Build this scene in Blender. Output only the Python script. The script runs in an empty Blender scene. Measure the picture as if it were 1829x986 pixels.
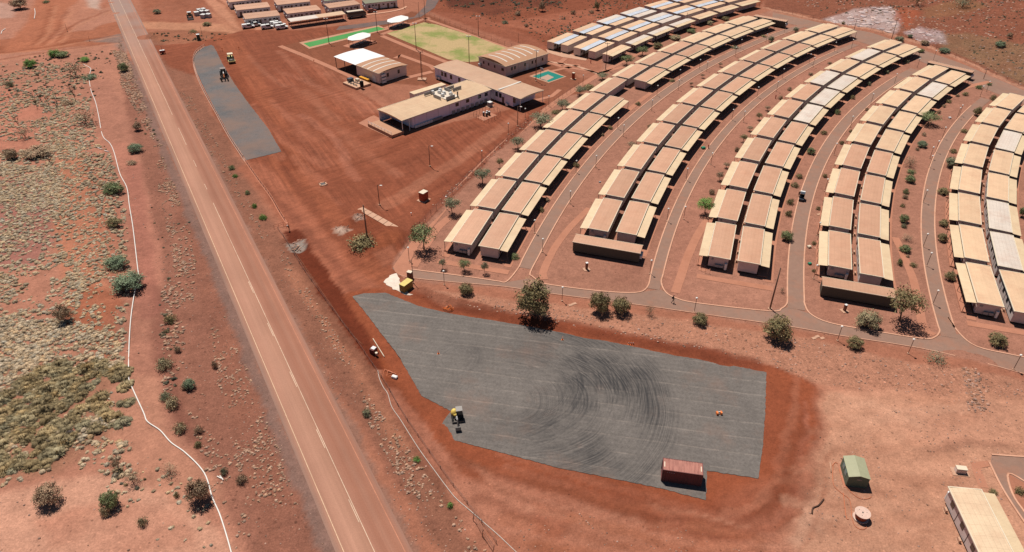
import bpy, bmesh, math, random
import numpy as np
from mathutils import Vector, Matrix

random.seed(7)
rng = np.random.default_rng(11)
R = math.radians
SC = bpy.context.scene
COL = SC.collection

# ------------------------------------------------------------------ camera
F, PITCH, ROLL, CAMH, IW, IH = 1297.99, 0.61036, 0.0069267, 90.103, 1829.0, 986.0
cd = bpy.data.cameras.new("camera")
cam = bpy.data.objects.new("camera", cd)
COL.objects.link(cam)
cd.sensor_width = 36.0
cd.lens = F / IW * 36.0
cd.clip_end = 20000
cd.clip_start = 1
cam.matrix_world = Matrix.Translation((0, 0, CAMH)) @ Matrix.Rotation(math.pi / 2 - PITCH, 4, 'X') @ Matrix.Rotation(ROLL, 4, 'Z')
SC.camera = cam

# ------------------------------------------------------------------ world, sun, exposure
SUN_EL, SUN_AZ = R(66), R(-31)          # azimuth from +Y towards +X
world = bpy.data.worlds.new("World")
SC.world = world
world.use_nodes = True
wn = world.node_tree.nodes
sky = wn.new("ShaderNodeTexSky")
sky.sky_type = 'NISHITA'
sky.sun_disc = False
sky.sun_elevation = SUN_EL
sky.sun_rotation = SUN_AZ
sky.altitude = 600
sky.air_density = 0.75
sky.dust_density = 0.3
world.node_tree.links.new(sky.outputs[0], wn["Background"].inputs[0])
wn["Background"].inputs[1].default_value = 0.05
sl = bpy.data.lights.new("sun", 'SUN')
sl.energy = 5.0
sl.angle = R(0.5)
sl.color = (1.0, 0.95, 0.885)
sun = bpy.data.objects.new("sun", sl)
COL.objects.link(sun)
sdir = Vector((math.sin(SUN_AZ) * math.cos(SUN_EL), math.cos(SUN_AZ) * math.cos(SUN_EL), math.sin(SUN_EL)))
sun.rotation_euler = (-sdir).to_track_quat('-Z', 'Y').to_euler()
sun.location = (0, 0, 200)
SC.view_settings.view_transform = 'Standard'
SC.view_settings.look = 'None'
SC.view_settings.exposure = -0.04
SC.cycles.diffuse_bounces = 1
SC.view_settings.gamma = 1.0

# ------------------------------------------------------------------ survey helpers
def G(px, py, z=0.0):
    """ground point (at height z) that was surveyed at this photo coordinate"""
    a0, b0 = px - IW / 2, py - IH / 2
    cr, sr = math.cos(ROLL), math.sin(ROLL)
    a, b = a0 * cr + b0 * sr, -a0 * sr + b0 * cr
    c, s = math.cos(PITCH), math.sin(PITCH)
    dx, dy, dz = a, F * c - b * s, -F * s - b * c
    t = (z - CAMH) / dz
    return Vector((dx * t, dy * t, z))
def GL(pts, z=0.0):
    return [G(p[0], p[1], z) for p in pts]
def scale_at(p):
    d = math.sqrt(p.x ** 2 + p.y ** 2 + CAMH ** 2)
    depth = p.y * math.cos(PITCH) + CAMH * math.sin(PITCH)
    return depth / F, depth / F / (math.hypot(p.x, p.y) / d)      # metres per photo pixel: across, upright
CX, CY = 357.5, 33.5                     # centre of the crescent rows
def pol(r, deg, z=0.0):
    return Vector((CX + r * math.cos(R(deg)), CY + r * math.sin(R(deg)), z))
def arc(r, a0, a1, n=60):
    return [pol(r, a0 + (a1 - a0) * i / n) for i in range(n + 1)]
def smooth(pts, n=6):
    """Catmull-Rom through the points"""
    P = [Vector(p) for p in pts]
    if len(P) < 3:
        return P
    P = [2 * P[0] - P[1]] + P + [2 * P[-1] - P[-2]]
    out = []
    for i in range(1, len(P) - 2):
        for k in range(n):
            t = k / n
            out.append(0.5 * ((2 * P[i]) + (P[i + 1] - P[i - 1]) * t + (2 * P[i - 1] - 5 * P[i] + 4 * P[i + 1] - P[i + 2]) * t * t
                              + (3 * P[i] - P[i - 1] - 3 * P[i + 1] + P[i + 2]) * t ** 3))
    out.append(P[-2])
    return out
ORD = "first second third fourth fifth sixth seventh eighth ninth tenth eleventh twelfth thirteenth fourteenth fifteenth sixteenth seventeenth eighteenth nineteenth twentieth".split()

def lin(c):
    return tuple(((v / 255) / 12.92 if v / 255 <= 0.04045 else ((v / 255 + 0.055) / 1.055) ** 2.4) for v in c)
EXPO = 0.70                               # sunlit ground radiance -> albedo
def alb(c):
    return tuple(min(0.85, v * EXPO) for v in lin(c))

# ------------------------------------------------------------------ numpy noise
def _hash(ix, iy, s):
    h = (ix.astype(np.int64) * 374761393 + iy.astype(np.int64) * 668265263 + s * 1274126177) & 0x7fffffff
    h = ((h ^ (h >> 13)) * 1274126177) & 0x7fffffff
    return ((h ^ (h >> 16)) & 0xffff) / 65535.0
def vnoise(x, y, s=0):
    ix, iy = np.floor(x), np.floor(y)
    fx, fy = x - ix, y - iy
    fx, fy = fx * fx * (3 - 2 * fx), fy * fy * (3 - 2 * fy)
    a, b, c, d = _hash(ix, iy, s), _hash(ix + 1, iy, s), _hash(ix, iy + 1, s), _hash(ix + 1, iy + 1, s)
    return (a * (1 - fx) + b * fx) * (1 - fy) + (c * (1 - fx) + d * fx) * fy
def fbm(x, y, sc, s=0, o=4):
    v, a, t = 0, 1, 0
    for i in range(o):
        v = v + a * vnoise(x / sc * 2 ** i + 17 * i, y / sc * 2 ** i + 31 * i, s + i)
        t += a
        a *= 0.5
    return v / t - 0.5                    # about -0.5 .. 0.5

# ------------------------------------------------------------------ materials
def nmat(name):
    m = bpy.data.materials.new(name)
    m.use_nodes = True
    nt = m.node_tree
    return m, nt, nt.nodes["Principled BSDF"]
def node(nt, kind, **kw):
    n = nt.nodes.new(kind)
    for k, v in kw.items():
        setattr(n, k, v)
    return n
def mix(nt, blend, fac, a, b):
    n = node(nt, "ShaderNodeMix", data_type='RGBA', blend_type=blend)
    for i, v in ((0, fac), (6, a), (7, b)):
        if hasattr(v, 'node'):
            nt.links.new(v, n.inputs[i])
        else:
            n.inputs[i].default_value = v if i == 0 else (tuple(v) + (1,))[:4]
    return n.outputs[2]
def mrange(nt, v, a, b, c, d):
    n = node(nt, "ShaderNodeMapRange")
    nt.links.new(v, n.inputs[0])
    for i, x in enumerate((a, b, c, d)):
        n.inputs[i + 1].default_value = x
    return n.outputs[0]
def math2(nt, op, a, b=0.0, c=0.0):
    n = node(nt, "ShaderNodeMath", operation=op)
    for i, v in enumerate((a, b, c)):
        if hasattr(v, 'node'):
            nt.links.new(v, n.inputs[i])
        else:
            n.inputs[i].default_value = v
    return n.outputs[0]
def noise_tex(nt, vec, scale, detail=4, rough=0.6):
    n = node(nt, "ShaderNodeTexNoise")
    n.inputs['Scale'].default_value = scale
    n.inputs['Detail'].default_value = detail
    n.inputs['Roughness'].default_value = rough
    if vec is not None:
        nt.links.new(vec, n.inputs['Vector'])
    return n.outputs['Fac']
def grey(nt, v):
    n = node(nt, "ShaderNodeCombineColor")
    for i in range(3):
        nt.links.new(v, n.inputs[i])
    return n.outputs[0]
def vary(nt, col, vec, scale, lo, hi, detail=5, rough=0.65):
    f = noise_tex(nt, vec, scale, detail, rough)
    return mix(nt, 'MULTIPLY', 1.0, col, grey(nt, mrange(nt, f, 0.3, 0.7, lo, hi)))
def bump(nt, bs, h, strength, dist):
    b = node(nt, "ShaderNodeBump")
    b.inputs['Strength'].default_value = strength
    b.inputs['Distance'].default_value = dist
    nt.links.new(h, b.inputs['Height'])
    nt.links.new(b.outputs[0], bs.inputs['Normal'])
    return b
def objvec(nt):
    return node(nt, "ShaderNodeTexCoord").outputs['Object']
def worldvec(nt):
    return node(nt, "ShaderNodeNewGeometry").outputs['Position']

_M = {}
def simple(name, rgb, rough=0.75, spec=0.25, var=0.12, scale=1.5, metal=0.0, dust=0.0, rand=0.0):
    """painted / plain surface with wear; rgb is albedo"""
    if name in _M:
        return _M[name]
    m, nt, bs = nmat(name)
    w = worldvec(nt)
    c = vary(nt, rgb, w, scale, 1 - var, 1 + var)
    c = vary(nt, c, w, scale * 9, 1 - var * .6, 1 + var * .6, 2)
    if rand:
        oi = node(nt, "ShaderNodeObjectInfo").outputs['Random']
        c = mix(nt, 'MULTIPLY', 1.0, c, grey(nt, mrange(nt, oi, 0, 1, 1 - rand, 1 + rand)))
    if dust:
        f = mrange(nt, noise_tex(nt, w, 0.8, 4), 0.42, 0.7, 0, dust)
        c = mix(nt, 'MIX', f, c, alb((190, 110, 80)))
    nt.links.new(c, bs.inputs['Base Color'])
    bs.inputs['Roughness'].default_value = rough
    bs.inputs['Specular IOR Level'].default_value = spec
    bs.inputs['Metallic'].default_value = metal
    _M[name] = m
    return m

def roof_mat(name, rgb, rand=0.06, spec=0.3, rough=0.5, across=0.76, along=1.83, line=0.88):
    """pressed-metal roof sheets: ribs, sheet laps, dust, slight difference from roof to roof"""
    m, nt, bs = nmat(name)
    o = objvec(nt)
    sep = node(nt, "ShaderNodeSeparateXYZ")
    nt.links.new(o, sep.inputs[0])
    c = vary(nt, rgb, worldvec(nt), 0.35, 0.93, 1.07, 5)
    c = vary(nt, c, o, 4.0, 0.95, 1.05, 3)
    oi = node(nt, "ShaderNodeObjectInfo").outputs['Random']
    c = mix(nt, 'MULTIPLY', 1.0, c, grey(nt, mrange(nt, oi, 0, 1, 1 - rand, 1 + rand)))
    for ax, per, wd in ((0, across, .10), (1, along, .10)):
        fr = math2(nt, 'FRACT', math2(nt, 'DIVIDE', math2(nt, 'ADD', sep.outputs[ax], 100.0), per))
        l = math2(nt, 'LESS_THAN', fr, wd / per)
        c = mix(nt, 'MULTIPLY', 1.0, c, grey(nt, mrange(nt, l, 0, 1, 1.0, line)))
    # dust streaks running down the fall of the roof
    st = mrange(nt, noise_tex(nt, worldvec(nt), 0.22, 6, .7), 0.48, 0.75, 0, 0.32)
    c = mix(nt, 'MIX', st, c, alb((206, 138, 104)))
    nt.links.new(c, bs.inputs['Base Color'])
    bs.inputs['Roughness'].default_value = rough
    bs.inputs['Specular IOR Level'].default_value = spec
    wv = math2(nt, 'SINE', math2(nt, 'MULTIPLY', sep.outputs[1], 2 * math.pi / 0.25))
    bump(nt, bs, wv, 0.25, 0.03)
    _M[name] = m
    return m

def leaf_mat(name, rgb, trans=0.25):
    m, nt, bs = nmat(name)
    at = node(nt, "ShaderNodeAttribute", attribute_name="tint")
    c = mix(nt, 'MULTIPLY', 1.0, rgb, at.outputs['Color'])
    oi = node(nt, "ShaderNodeObjectInfo").outputs['Random']
    c = mix(nt, 'MULTIPLY', 1.0, c, grey(nt, mrange(nt, oi, 0, 1, 0.85, 1.15)))
    nt.links.new(c, bs.inputs['Base Color'])
    bs.inputs['Roughness'].default_value = 0.7
    bs.inputs['Specular IOR Level'].default_value = 0.15
    _M[name] = m
    return m

def streak_vec(nt, w, d, s_along, s_across):
    """coordinates stretched along the ground direction d"""
    sp = node(nt, "ShaderNodeSeparateXYZ")
    nt.links.new(w, sp.inputs[0])
    u = math2(nt, 'MULTIPLY_ADD', sp.outputs[0], d[0], math2(nt, 'MULTIPLY', sp.outputs[1], d[1]))
    v = math2(nt, 'MULTIPLY_ADD', sp.outputs[0], -d[1], math2(nt, 'MULTIPLY', sp.outputs[1], d[0]))
    cb = node(nt, "ShaderNodeCombineXYZ")
    nt.links.new(math2(nt, 'MULTIPLY', u, s_along), cb.inputs[0])
    nt.links.new(math2(nt, 'MULTIPLY', v, s_across), cb.inputs[1])
    return cb.outputs[0]
def gdir(p, q):
    d = (G(*q) - G(*p)).normalized()
    return (d.x, d.y)
YARD_A, YARD_B, YARD_C = gdir((430, 120), (680, 500)), gdir((560, 330), (900, 215)), gdir((1440, 720), (1420, 900))

# ground
def ground_material():
    m, nt, bs = nmat("red_earth")
    at = node(nt, "ShaderNodeAttribute", attribute_name="soil")
    gr = node(nt, "ShaderNodeAttribute", attribute_name="grit")
    w = worldvec(nt)
    c = at.outputs['Color']
    c = vary(nt, c, w, 0.05, 0.90, 1.10, 5)
    c = vary(nt, c, w, 0.33, 0.84, 1.16, 6, 0.7)
    c = vary(nt, c, w, 1.1, 0.84, 1.16, 5, 0.75)
    # blade and tyre streaks where the earth has been worked
    tk = node(nt, "ShaderNodeAttribute", attribute_name="track")
    for (dx, dy), sc, lo, hi in ((YARD_A, (.03, .8), .78, 1.24), (YARD_B, (.04, 1.0), .84, 1.18)):
        ang = (dx, dy)
        f = noise_tex(nt, streak_vec(nt, w, ang, sc[0], sc[1]), 1.0, 5, .65)
        pn = noise_tex(nt, w, .035, 2)
        patch = mrange(nt, pn, .44, .56, .05, 1) if ang == YARD_A else mrange(nt, pn, .42, .54, 1, .05)
        c = mix(nt, 'MULTIPLY', math2(nt, 'MULTIPLY', tk.outputs['Fac'], patch), c, grey(nt, mrange(nt, f, .34, .66, lo, hi)))
    # stones and pebbles: dark and pale specks, more where the ground is rough
    vo = node(nt, "ShaderNodeTexVoronoi", feature='F1')
    vo.inputs['Scale'].default_value = 1.25
    vo.inputs['Randomness'].default_value = 1.0
    nt.links.new(w, vo.inputs['Vector'])
    size = mrange(nt, gr.outputs['Fac'], 0, 1, 0.10, 0.40)
    dots = math2(nt, 'LESS_THAN', vo.outputs['Distance'], size)
    rr = node(nt, "ShaderNodeSeparateColor")
    nt.links.new(vo.outputs['Color'], rr.inputs[0])
    keep = math2(nt, 'LESS_THAN', rr.outputs[1], mrange(nt, gr.outputs['Fac'], 0, 1, 0.12, 0.85))
    dots = math2(nt, 'MULTIPLY', dots, keep)
    tone = mrange(nt, rr.outputs[0], 0, 1, 0.55, 1.35)
    c = mix(nt, 'MULTIPLY', dots, c, grey(nt, tone))
    # grain, stronger where gritty
    g2 = noise_tex(nt, w, 3.5, 5, 0.8)
    amp = mrange(nt, gr.outputs['Fac'], 0, 1, 0.35, 1.2)
    f = math2(nt, 'MULTIPLY_ADD', math2(nt, 'SUBTRACT', g2, 0.5), math2(nt, 'MULTIPLY', amp, 2.0), 1.0)
    c = mix(nt, 'MULTIPLY', 1.0, c, grey(nt, f))
    nt.links.new(c, bs.inputs['Base Color'])
    bs.inputs['Roughness'].default_value = 0.95
    bs.inputs['Specular IOR Level'].default_value = 0.1
    h = math2(nt, 'ADD', math2(nt, 'MULTIPLY', noise_tex(nt, w, 0.9, 6, 0.7), mrange(nt, gr.outputs['Fac'], 0, 1, .5, 1.4)),
              math2(nt, 'MULTIPLY', dots, 0.25))
    bump(nt, bs, h, 0.55, 0.35)
    return m

def gravel_material(name, rgb, seam_dir=None, seam_off=0.0, seam_per=5.0, rings=(), brown=None):
    """crushed-rock pad: laying seams, roller and turning tracks"""
    m, nt, bs = nmat(name)
    w = worldvec(nt)
    sep = node(nt, "ShaderNodeSeparateXYZ")
    nt.links.new(w, sep.inputs[0])
    c = vary(nt, rgb, w, 0.05, 0.90, 1.10, 4)
    c = vary(nt, c, w, 0.5, 0.90, 1.10, 5)
    c = vary(nt, c, w, 2.2, 0.76, 1.24, 4, .85)
    if brown:
        f = mrange(nt, noise_tex(nt, w, 0.07, 4), 0.38, 0.62, 0, 0.8)
        c = mix(nt, 'MIX', f, c, brown)
    damp = mrange(nt, noise_tex(nt, w, 0.045, 4), 0.50, 0.66, 0, 0.38)
    c = mix(nt, 'MULTIPLY', damp, c, (.62, .62, .64))
    dusty = mrange(nt, noise_tex(nt, w, 0.075, 5, .7), 0.54, 0.74, 0, 0.40)
    c = mix(nt, 'MIX', dusty, c, alb((164, 128, 110)))
    X, Y = sep.outputs[0], sep.outputs[1]
    wob = math2(nt, 'MULTIPLY', math2(nt, 'SUBTRACT', noise_tex(nt, w, 0.05, 2), 0.5), 3.0)
    if seam_dir:
        nx, ny = -seam_dir[1], seam_dir[0]
        d = math2(nt, 'ADD', math2(nt, 'ADD', math2(nt, 'MULTIPLY', X, nx), math2(nt, 'MULTIPLY', Y, ny)), math2(nt, 'MULTIPLY_ADD', wob, 0.2, 1000.0 - seam_off))
        fr = math2(nt, 'FRACT', math2(nt, 'DIVIDE', d, seam_per))
        l = math2(nt, 'LESS_THAN', fr, 0.30 / seam_per)
        brk = mrange(nt, noise_tex(nt, w, 0.25, 3), 0.38, 0.55, 0, 1)
        c = mix(nt, 'MULTIPLY', math2(nt, 'MULTIPLY', l, brk), c, (1.28, 1.25, 1.22))
        # rolled bands between the seams
        s2 = math2(nt, 'SINE', math2(nt, 'MULTIPLY', d, 2 * math.pi / 1.2))
        c = mix(nt, 'MULTIPLY', 1.0, c, grey(nt, mrange(nt, s2, -1, 1, 0.965, 1.035)))
    for (cx, cy, r0, r1, xmin, strength, per) in rings:
        dx = math2(nt, 'SUBTRACT', X, cx)
        dy = math2(nt, 'SUBTRACT', Y, cy)
        rr = math2(nt, 'ADD', math2(nt, 'SQRT', math2(nt, 'ADD', math2(nt, 'MULTIPLY', dx, dx), math2(nt, 'MULTIPLY', dy, dy))), wob)
        mp = node(nt, "ShaderNodeCombineXYZ")
        nt.links.new(math2(nt, 'DIVIDE', rr, per), mp.inputs[0])
        t = noise_tex(nt, mp.outputs[0], 1.0, 3, .7)
        t = mrange(nt, t, 0.44, 0.58, 0.12, 1)
        a = mrange(nt, rr, r0, r0 + 3, 0, 1)
        b = mrange(nt, rr, r1 - 3, r1, 1, 0)
        cmask = mrange(nt, dx, xmin, xmin + 9, 0, 1)
        pat = mrange(nt, noise_tex(nt, w, 0.09, 4), 0.38, 0.6, 0.1, 1)
        k = math2(nt, 'MULTIPLY', math2(nt, 'MULTIPLY', a, b), math2(nt, 'MULTIPLY', cmask, pat))
        k = math2(nt, 'MULTIPLY', math2(nt, 'MULTIPLY', k, t), strength)
        c = mix(nt, 'MIX', k, c, (0.030, 0.030, 0.032))
    nt.links.new(c, bs.inputs['Base Color'])
    bs.inputs['Roughness'].default_value = 0.9
    bs.inputs['Specular IOR Level'].default_value = 0.15
    bump(nt, bs, noise_tex(nt, w, 3.0, 5, .8), 0.5, 0.12)
    return m

def paved(name, rgb, var=0.10, rough=0.9, joint=None):
    m, nt, bs = nmat(name)
    w = worldvec(nt)
    c = vary(nt, rgb, w, 0.12, 1 - var, 1 + var, 5)
    c = vary(nt, c, w, 0.9, 1 - var, 1 + var, 5)
    c = vary(nt, c, w, 6.0, 1 - var, 1 + var, 3)
    f = mrange(nt, noise_tex(nt, w, 0.2, 5, .7), 0.5, 0.75, 0, 0.5)
    c = mix(nt, 'MIX', f, c, alb((196, 128, 98)))
    nt.links.new(c, bs.inputs['Base Color'])
    bs.inputs['Roughness'].default_value = rough
    bs.inputs['Specular IOR Level'].default_value = 0.15
    bump(nt, bs, noise_tex(nt, w, 4.0, 4, .8), 0.25, 0.05)
    _M[name] = m
    return m

def road_material():
    """dusty sealed road: each lane with its own dust and wheel paths (runs with the lane, not with the light)"""
    m, nt, bs = nmat("dusty_bitumen")
    w = worldvec(nt)
    sep = node(nt, "ShaderNodeSeparateXYZ")
    nt.links.new(w, sep.inputs[0])
    k = 1 / math.sqrt(1 + ROADK ** 2)
    u = math2(nt, 'MULTIPLY', math2(nt, 'SUBTRACT', math2(nt, 'SUBTRACT', sep.outputs[0], math2(nt, 'MULTIPLY', sep.outputs[1], ROADK)), 15.84), k)
    wob = math2(nt, 'MULTIPLY', math2(nt, 'SUBTRACT', noise_tex(nt, w, 0.10, 3), 0.5), 0.8)
    u = math2(nt, 'ADD', u, wob)
    cr = node(nt, "ShaderNodeValToRGB")
    nt.links.new(mrange(nt, u, -5.0, 5.0, 0, 1), cr.inputs[0])
    el = cr.color_ramp.elements
    stops = [(0.0, (158, 126, 112)), (0.10, (186, 137, 115)), (0.16, (195, 142, 118)), (0.30, (203, 150, 125)), (0.47, (194, 142, 117)),
             (0.53, (184, 129, 106)), (0.64, (176, 120, 97)), (0.72, (184, 130, 107)), (0.80, (180, 123, 99)), (0.90, (186, 130, 107)), (1.0, (164, 127, 111))]
    el[0].position, el[0].color = stops[0][0], alb(stops[0][1]) + (1,)
    el[1].position, el[1].color = stops[-1][0], alb(stops[-1][1]) + (1,)
    for p, cc in stops[1:-1]:
        e = el.new(p)
        e.color = alb(cc) + (1,)
    c = cr.outputs[0]
    c = vary(nt, c, w, 0.06, 0.93, 1.07, 4)
    sv = streak_vec(nt, w, (ROADK * k, k), 0.03, 1.6)
    c = vary(nt, c, sv, 1.0, 0.92, 1.08, 4)
    c = vary(nt, c, streak_vec(nt, w, (ROADK * k, k), 0.012, 0.5), 1.0, 0.94, 1.06, 3)
    c = vary(nt, c, w, 5.0, 0.92, 1.08, 3)
    # greyer where the dust has been blown off near the junction
    f = math2(nt, 'MULTIPLY', mrange(nt, sep.outputs[1], 255, 330, 0, 1), mrange(nt, noise_tex(nt, w, 0.07, 4), .35, .6, .2, .85))
    c = mix(nt, 'MIX', f, c, alb((178, 150, 138)))
    nt.links.new(c, bs.inputs['Base Color'])
    bs.inputs['Roughness'].default_value = 0.9
    bs.inputs['Specular IOR Level'].default_value = 0.15
    return m

# ------------------------------------------------------------------ mesh helpers
class MB:
    def __init__(s):
        s.v, s.f = [], []
    def add(s, V, Fs):
        n = len(s.v)
        s.v += [tuple(v) for v in V]
        s.f += [tuple(i + n for i in f) for f in Fs]
        return s
    def box(s, c, d, rz=0.0, tilt=None):
        x, y, z = d[0] / 2, d[1] / 2, d[2] / 2
        V = [Vector((a * x, b * y, e * z)) for e in (-1, 1) for b in (-1, 1) for a in (-1, 1)]
        M = Matrix.Translation(c) @ Matrix.Rotation(rz, 4, 'Z')
        if tilt:
            M = M @ Matrix.Rotation(tilt[1], 4, tilt[0])
        return s.add([M @ v for v in V], [(0, 2, 3, 1), (4, 5, 7, 6), (0, 1, 5, 4), (2, 6, 7, 3), (0, 4, 6, 2), (1, 3, 7, 5)])
    def prism(s, poly, z0, z1):
        """poly counter-clockwise list of (x, y)"""
        n = len(poly)
        V = [(p[0], p[1], z0) for p in poly] + [(p[0], p[1], z1) for p in poly]
        Fs = [tuple(range(n - 1, -1, -1)), tuple(range(n, 2 * n))] + [(i, (i + 1) % n, n + (i + 1) % n, n + i) for i in range(n)]
        return s.add(V, Fs)
    def extrude_x(s, prof, x0, x1):
        """profile of (y, z) swept along x"""
        n = len(prof)
        V = [(x0, p[0], p[1]) for p in prof] + [(x1, p[0], p[1]) for p in prof]
        Fs = [tuple(range(n - 1, -1, -1)), tuple(range(n, 2 * n))] + [(i, (i + 1) % n, n + (i + 1) % n, n + i) for i in range(n)]
        return s.add(V, Fs)
    def extrude_y(s, prof, y0, y1):
        n = len(prof)
        V = [(p[0], y0, p[1]) for p in prof] + [(p[0], y1, p[1]) for p in prof]
        Fs = [tuple(range(n)), tuple(range(2 * n - 1, n - 1, -1))] + [(i, n + i, n + (i + 1) % n, (i + 1) % n) for i in range(n)]
        return s.add(V, Fs)
    def tube(s, pts, rad, n=8, caps=True):
        P = [Vector(p) for p in pts]
        rs = rad if isinstance(rad, (list, tuple)) else [rad] * len(P)
        base = len(s.v)
        up = Vector((0, 0, 1))
        for i, p in enumerate(P):
            t = (P[min(i + 1, len(P) - 1)] - P[max(i - 1, 0)]).normalized()
            a = t.cross(up)
            if a.length < 0.05:
                a = t.cross(Vector((0, 1, 0)))
            a.normalize()
            b = t.cross(a)
            for k in range(n):
                th = 2 * math.pi * k / n
                s.v.append(tuple(p + (a * math.cos(th) + b * math.sin(th)) * rs[i]))
        for i in range(len(P) - 1):
            for k in range(n):
                k2 = (k + 1) % n
                s.f.append((base + i * n + k, base + i * n + k2, base + (i + 1) * n + k2, base + (i + 1) * n + k))
        if caps:
            s.f.append(tuple(base + k for k in range(n - 1, -1, -1)))
            s.f.append(tuple(base + (len(P) - 1) * n + k for k in range(n)))
        return s
    def cyl(s, c, r, h, n=16, axis='Z', r2=None):
        r2 = r if r2 is None else r2
        d = {'X': Vector((1, 0, 0)), 'Y': Vector((0, 1, 0)), 'Z': Vector((0, 0, 1))}[axis]
        c = Vector(c)
        return s.tube([c - d * h / 2, c + d * h / 2], [r, r2], n)
    def dome(s, c, rx, ry, rz, n=12, m=5, full=False):
        c = Vector(c)
        base = len(s.v)
        lo = -m if full else 0
        rings = list(range(lo + (1 if full else 0), m))
        for j in rings:
            ph = math.pi / 2 * j / m
            for k in range(n):
                th = 2 * math.pi * k / n
                s.v.append((c.x + rx * math.cos(ph) * math.cos(th), c.y + ry * math.cos(ph) * math.sin(th), c.z + rz * math.sin(ph)))
        for j in range(len(rings) - 1):
            for k in range(n):
                k2 = (k + 1) % n
                s.f.append((base + j * n + k, base + j * n + k2, base + (j + 1) * n + k2, base + (j + 1) * n + k))
        s.v.append((c.x, c.y, c.z + rz))
        top = len(s.v) - 1
        L = base + (len(rings) - 1) * n
        for k in range(n):
            s.f.append((L + k, L + (k + 1) % n, top))
        if full:
            s.v.append((c.x, c.y, c.z - rz))
            b = len(s.v) - 1
            for k in range(n):
                s.f.append((base + (k + 1) % n, base + k, b))
        else:
            s.f.append(tuple(base + k for k in range(n - 1, -1, -1)))
        return s
    def mesh(s, name, mat, smooth_=False):
        me = bpy.data.meshes.new(name)
        me.from_pydata(s.v, [], s.f)
        me.materials.append(mat)
        if smooth_:
            me.polygons.foreach_set("use_smooth", [True] * len(me.polygons))
        me.update()
        return me
    def build(s, name, mat, parent=None, smooth_=False, **kw):
        return put(name, s.mesh(name, mat, smooth_), parent, **kw)

def put(name, me, parent=None, loc=None, rz=None, scale=None, label=None, kind=None):
    o = bpy.data.objects.new(name, me)
    COL.objects.link(o)
    if parent is not None:
        o.parent = parent
    if loc is not None:
        o.location = loc
    if rz is not None:
        o.rotation_euler = (0, 0, rz)
    if scale is not None:
        o.scale = scale
    if label:
        o['label'] = label
    if kind:
        o['kind'] = kind
    return o
def thing(name, label, cat, loc=(0, 0, 0), rz=0.0, group=None):
    o = bpy.data.objects.new(name, None)
    o.empty_display_size = 0.3
    COL.objects.link(o)
    o.location = loc
    o.rotation_euler = (0, 0, rz)
    o['label'] = label
    o['category'] = cat
    if group:
        o['group'] = group
    return o
def tag(o, label, cat, group=None):
    o['label'] = label
    o['category'] = cat
    if group:
        o['group'] = group
    return o
def copy_tree(o, parent=None):
    c = o.copy()
    COL.objects.link(c)
    c.parent = parent
    for ch in list(o.children):
        copy_tree(ch, c)
    return c
def sheet(name, pts, z, mat, kind='structure', thick=0.0):
    """flat polygon lying on the ground at height z"""
    bm = bmesh.new()
    vs = [bm.verts.new((p.x, p.y, z)) for p in pts]
    f = bm.faces.new(vs)
    if f.normal.z < 0:
        f.normal_flip()
    bm.normal_update()
    if f.normal.z < 0:
        f.normal_flip()
    if thick:
        r = bmesh.ops.extrude_face_region(bm, geom=[f])
        for v in [g for g in r['geom'] if isinstance(g, bmesh.types.BMVert)]:
            v.co.z = z + thick
        bmesh.ops.recalc_face_normals(bm, faces=bm.faces)
    bmesh.ops.triangulate(bm, faces=[x for x in bm.faces if len(x.verts) > 4])
    me = bpy.data.meshes.new(name)
    bm.to_mesh(me)
    bm.free()
    me.materials.append(mat)
    return put(name, me, kind=kind)
def offset_line(P, d):
    out = []
    for i, p in enumerate(P):
        a, b = P[max(i - 1, 0)], P[min(i + 1, len(P) - 1)]
        t = (b - a)
        t.z = 0
        t.normalize()
        out.append(Vector((p.x - t.y * d, p.y + t.x * d, p.z)))
    return out
def strip(name, P, width, z, mat, height=0.0, kind='structure', mb=None):
    l, r = offset_line(P, width / 2), offset_line(P, -width / 2)
    mb2 = mb or MB()
    n = len(P)
    if height <= 0:
        mb2.add([(p.x, p.y, z) for p in l] + [(p.x, p.y, z) for p in r], [(i, n + i, n + i + 1, i + 1) for i in range(n - 1)])
    else:
        V = [(p.x, p.y, z) for p in l] + [(p.x, p.y, z + height) for p in l] + [(p.x, p.y, z + height) for p in r] + [(p.x, p.y, z) for p in r]
        Fs = []
        for i in range(n - 1):
            for k in range(3):
                Fs.append((k * n + i, (k + 1) * n + i, (k + 1) * n + i + 1, k * n + i + 1))
        Fs += [(0, n, 2 * n, 3 * n), (n - 1, 4 * n - 1, 3 * n - 1, 2 * n - 1)]
        mb2.add(V, Fs)
    if mb is None:
        return mb2.build(name, mat, kind=kind)

# ------------------------------------------------------------------ terrain: one sheet of ground
ROADK = -0.5697
def coords(segs):
    out = [segs[0][0]]
    for a, b, s in segs:
        n = max(1, int(round((b - a) / s)))
        out += list(np.linspace(a, b, n + 1)[1:])
    return np.array(out)
gx = coords([(-9000, -3000, 3000), (-3000, -700, 575), (-700, -330, 40), (-330, -150, 1.5), (-150, 175, 0.72), (175, 330, 1.5), (330, 700, 40), (700, 3000, 575), (3000, 9000, 3000)])
gy = coords([(-6000, -500, 1000), (-500, 40, 60), (40, 54, 2), (54, 140, 0.62), (140, 250, 0.9), (250, 440, 1.4), (440, 800, 40), (800, 3000, 500), (3000, 9000, 3000)])
NX, NY = len(gx), len(gy)
TX, TY = np.meshgrid(gx, gy)
TX, TY = TX.ravel(), TY.ravel()
TZ = np.zeros_like(TX)
SOIL = np.empty((len(TX), 3))
SOIL[:] = alb((178, 116, 91))
GRIT = np.full(len(TX), 0.25)
TRACK = np.zeros(len(TX))
WX = TX + 2.0 * fbm(TX, TY, 7, 5) + 1.3 * fbm(TX, TY, 2, 6)      # ragged edges
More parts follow.
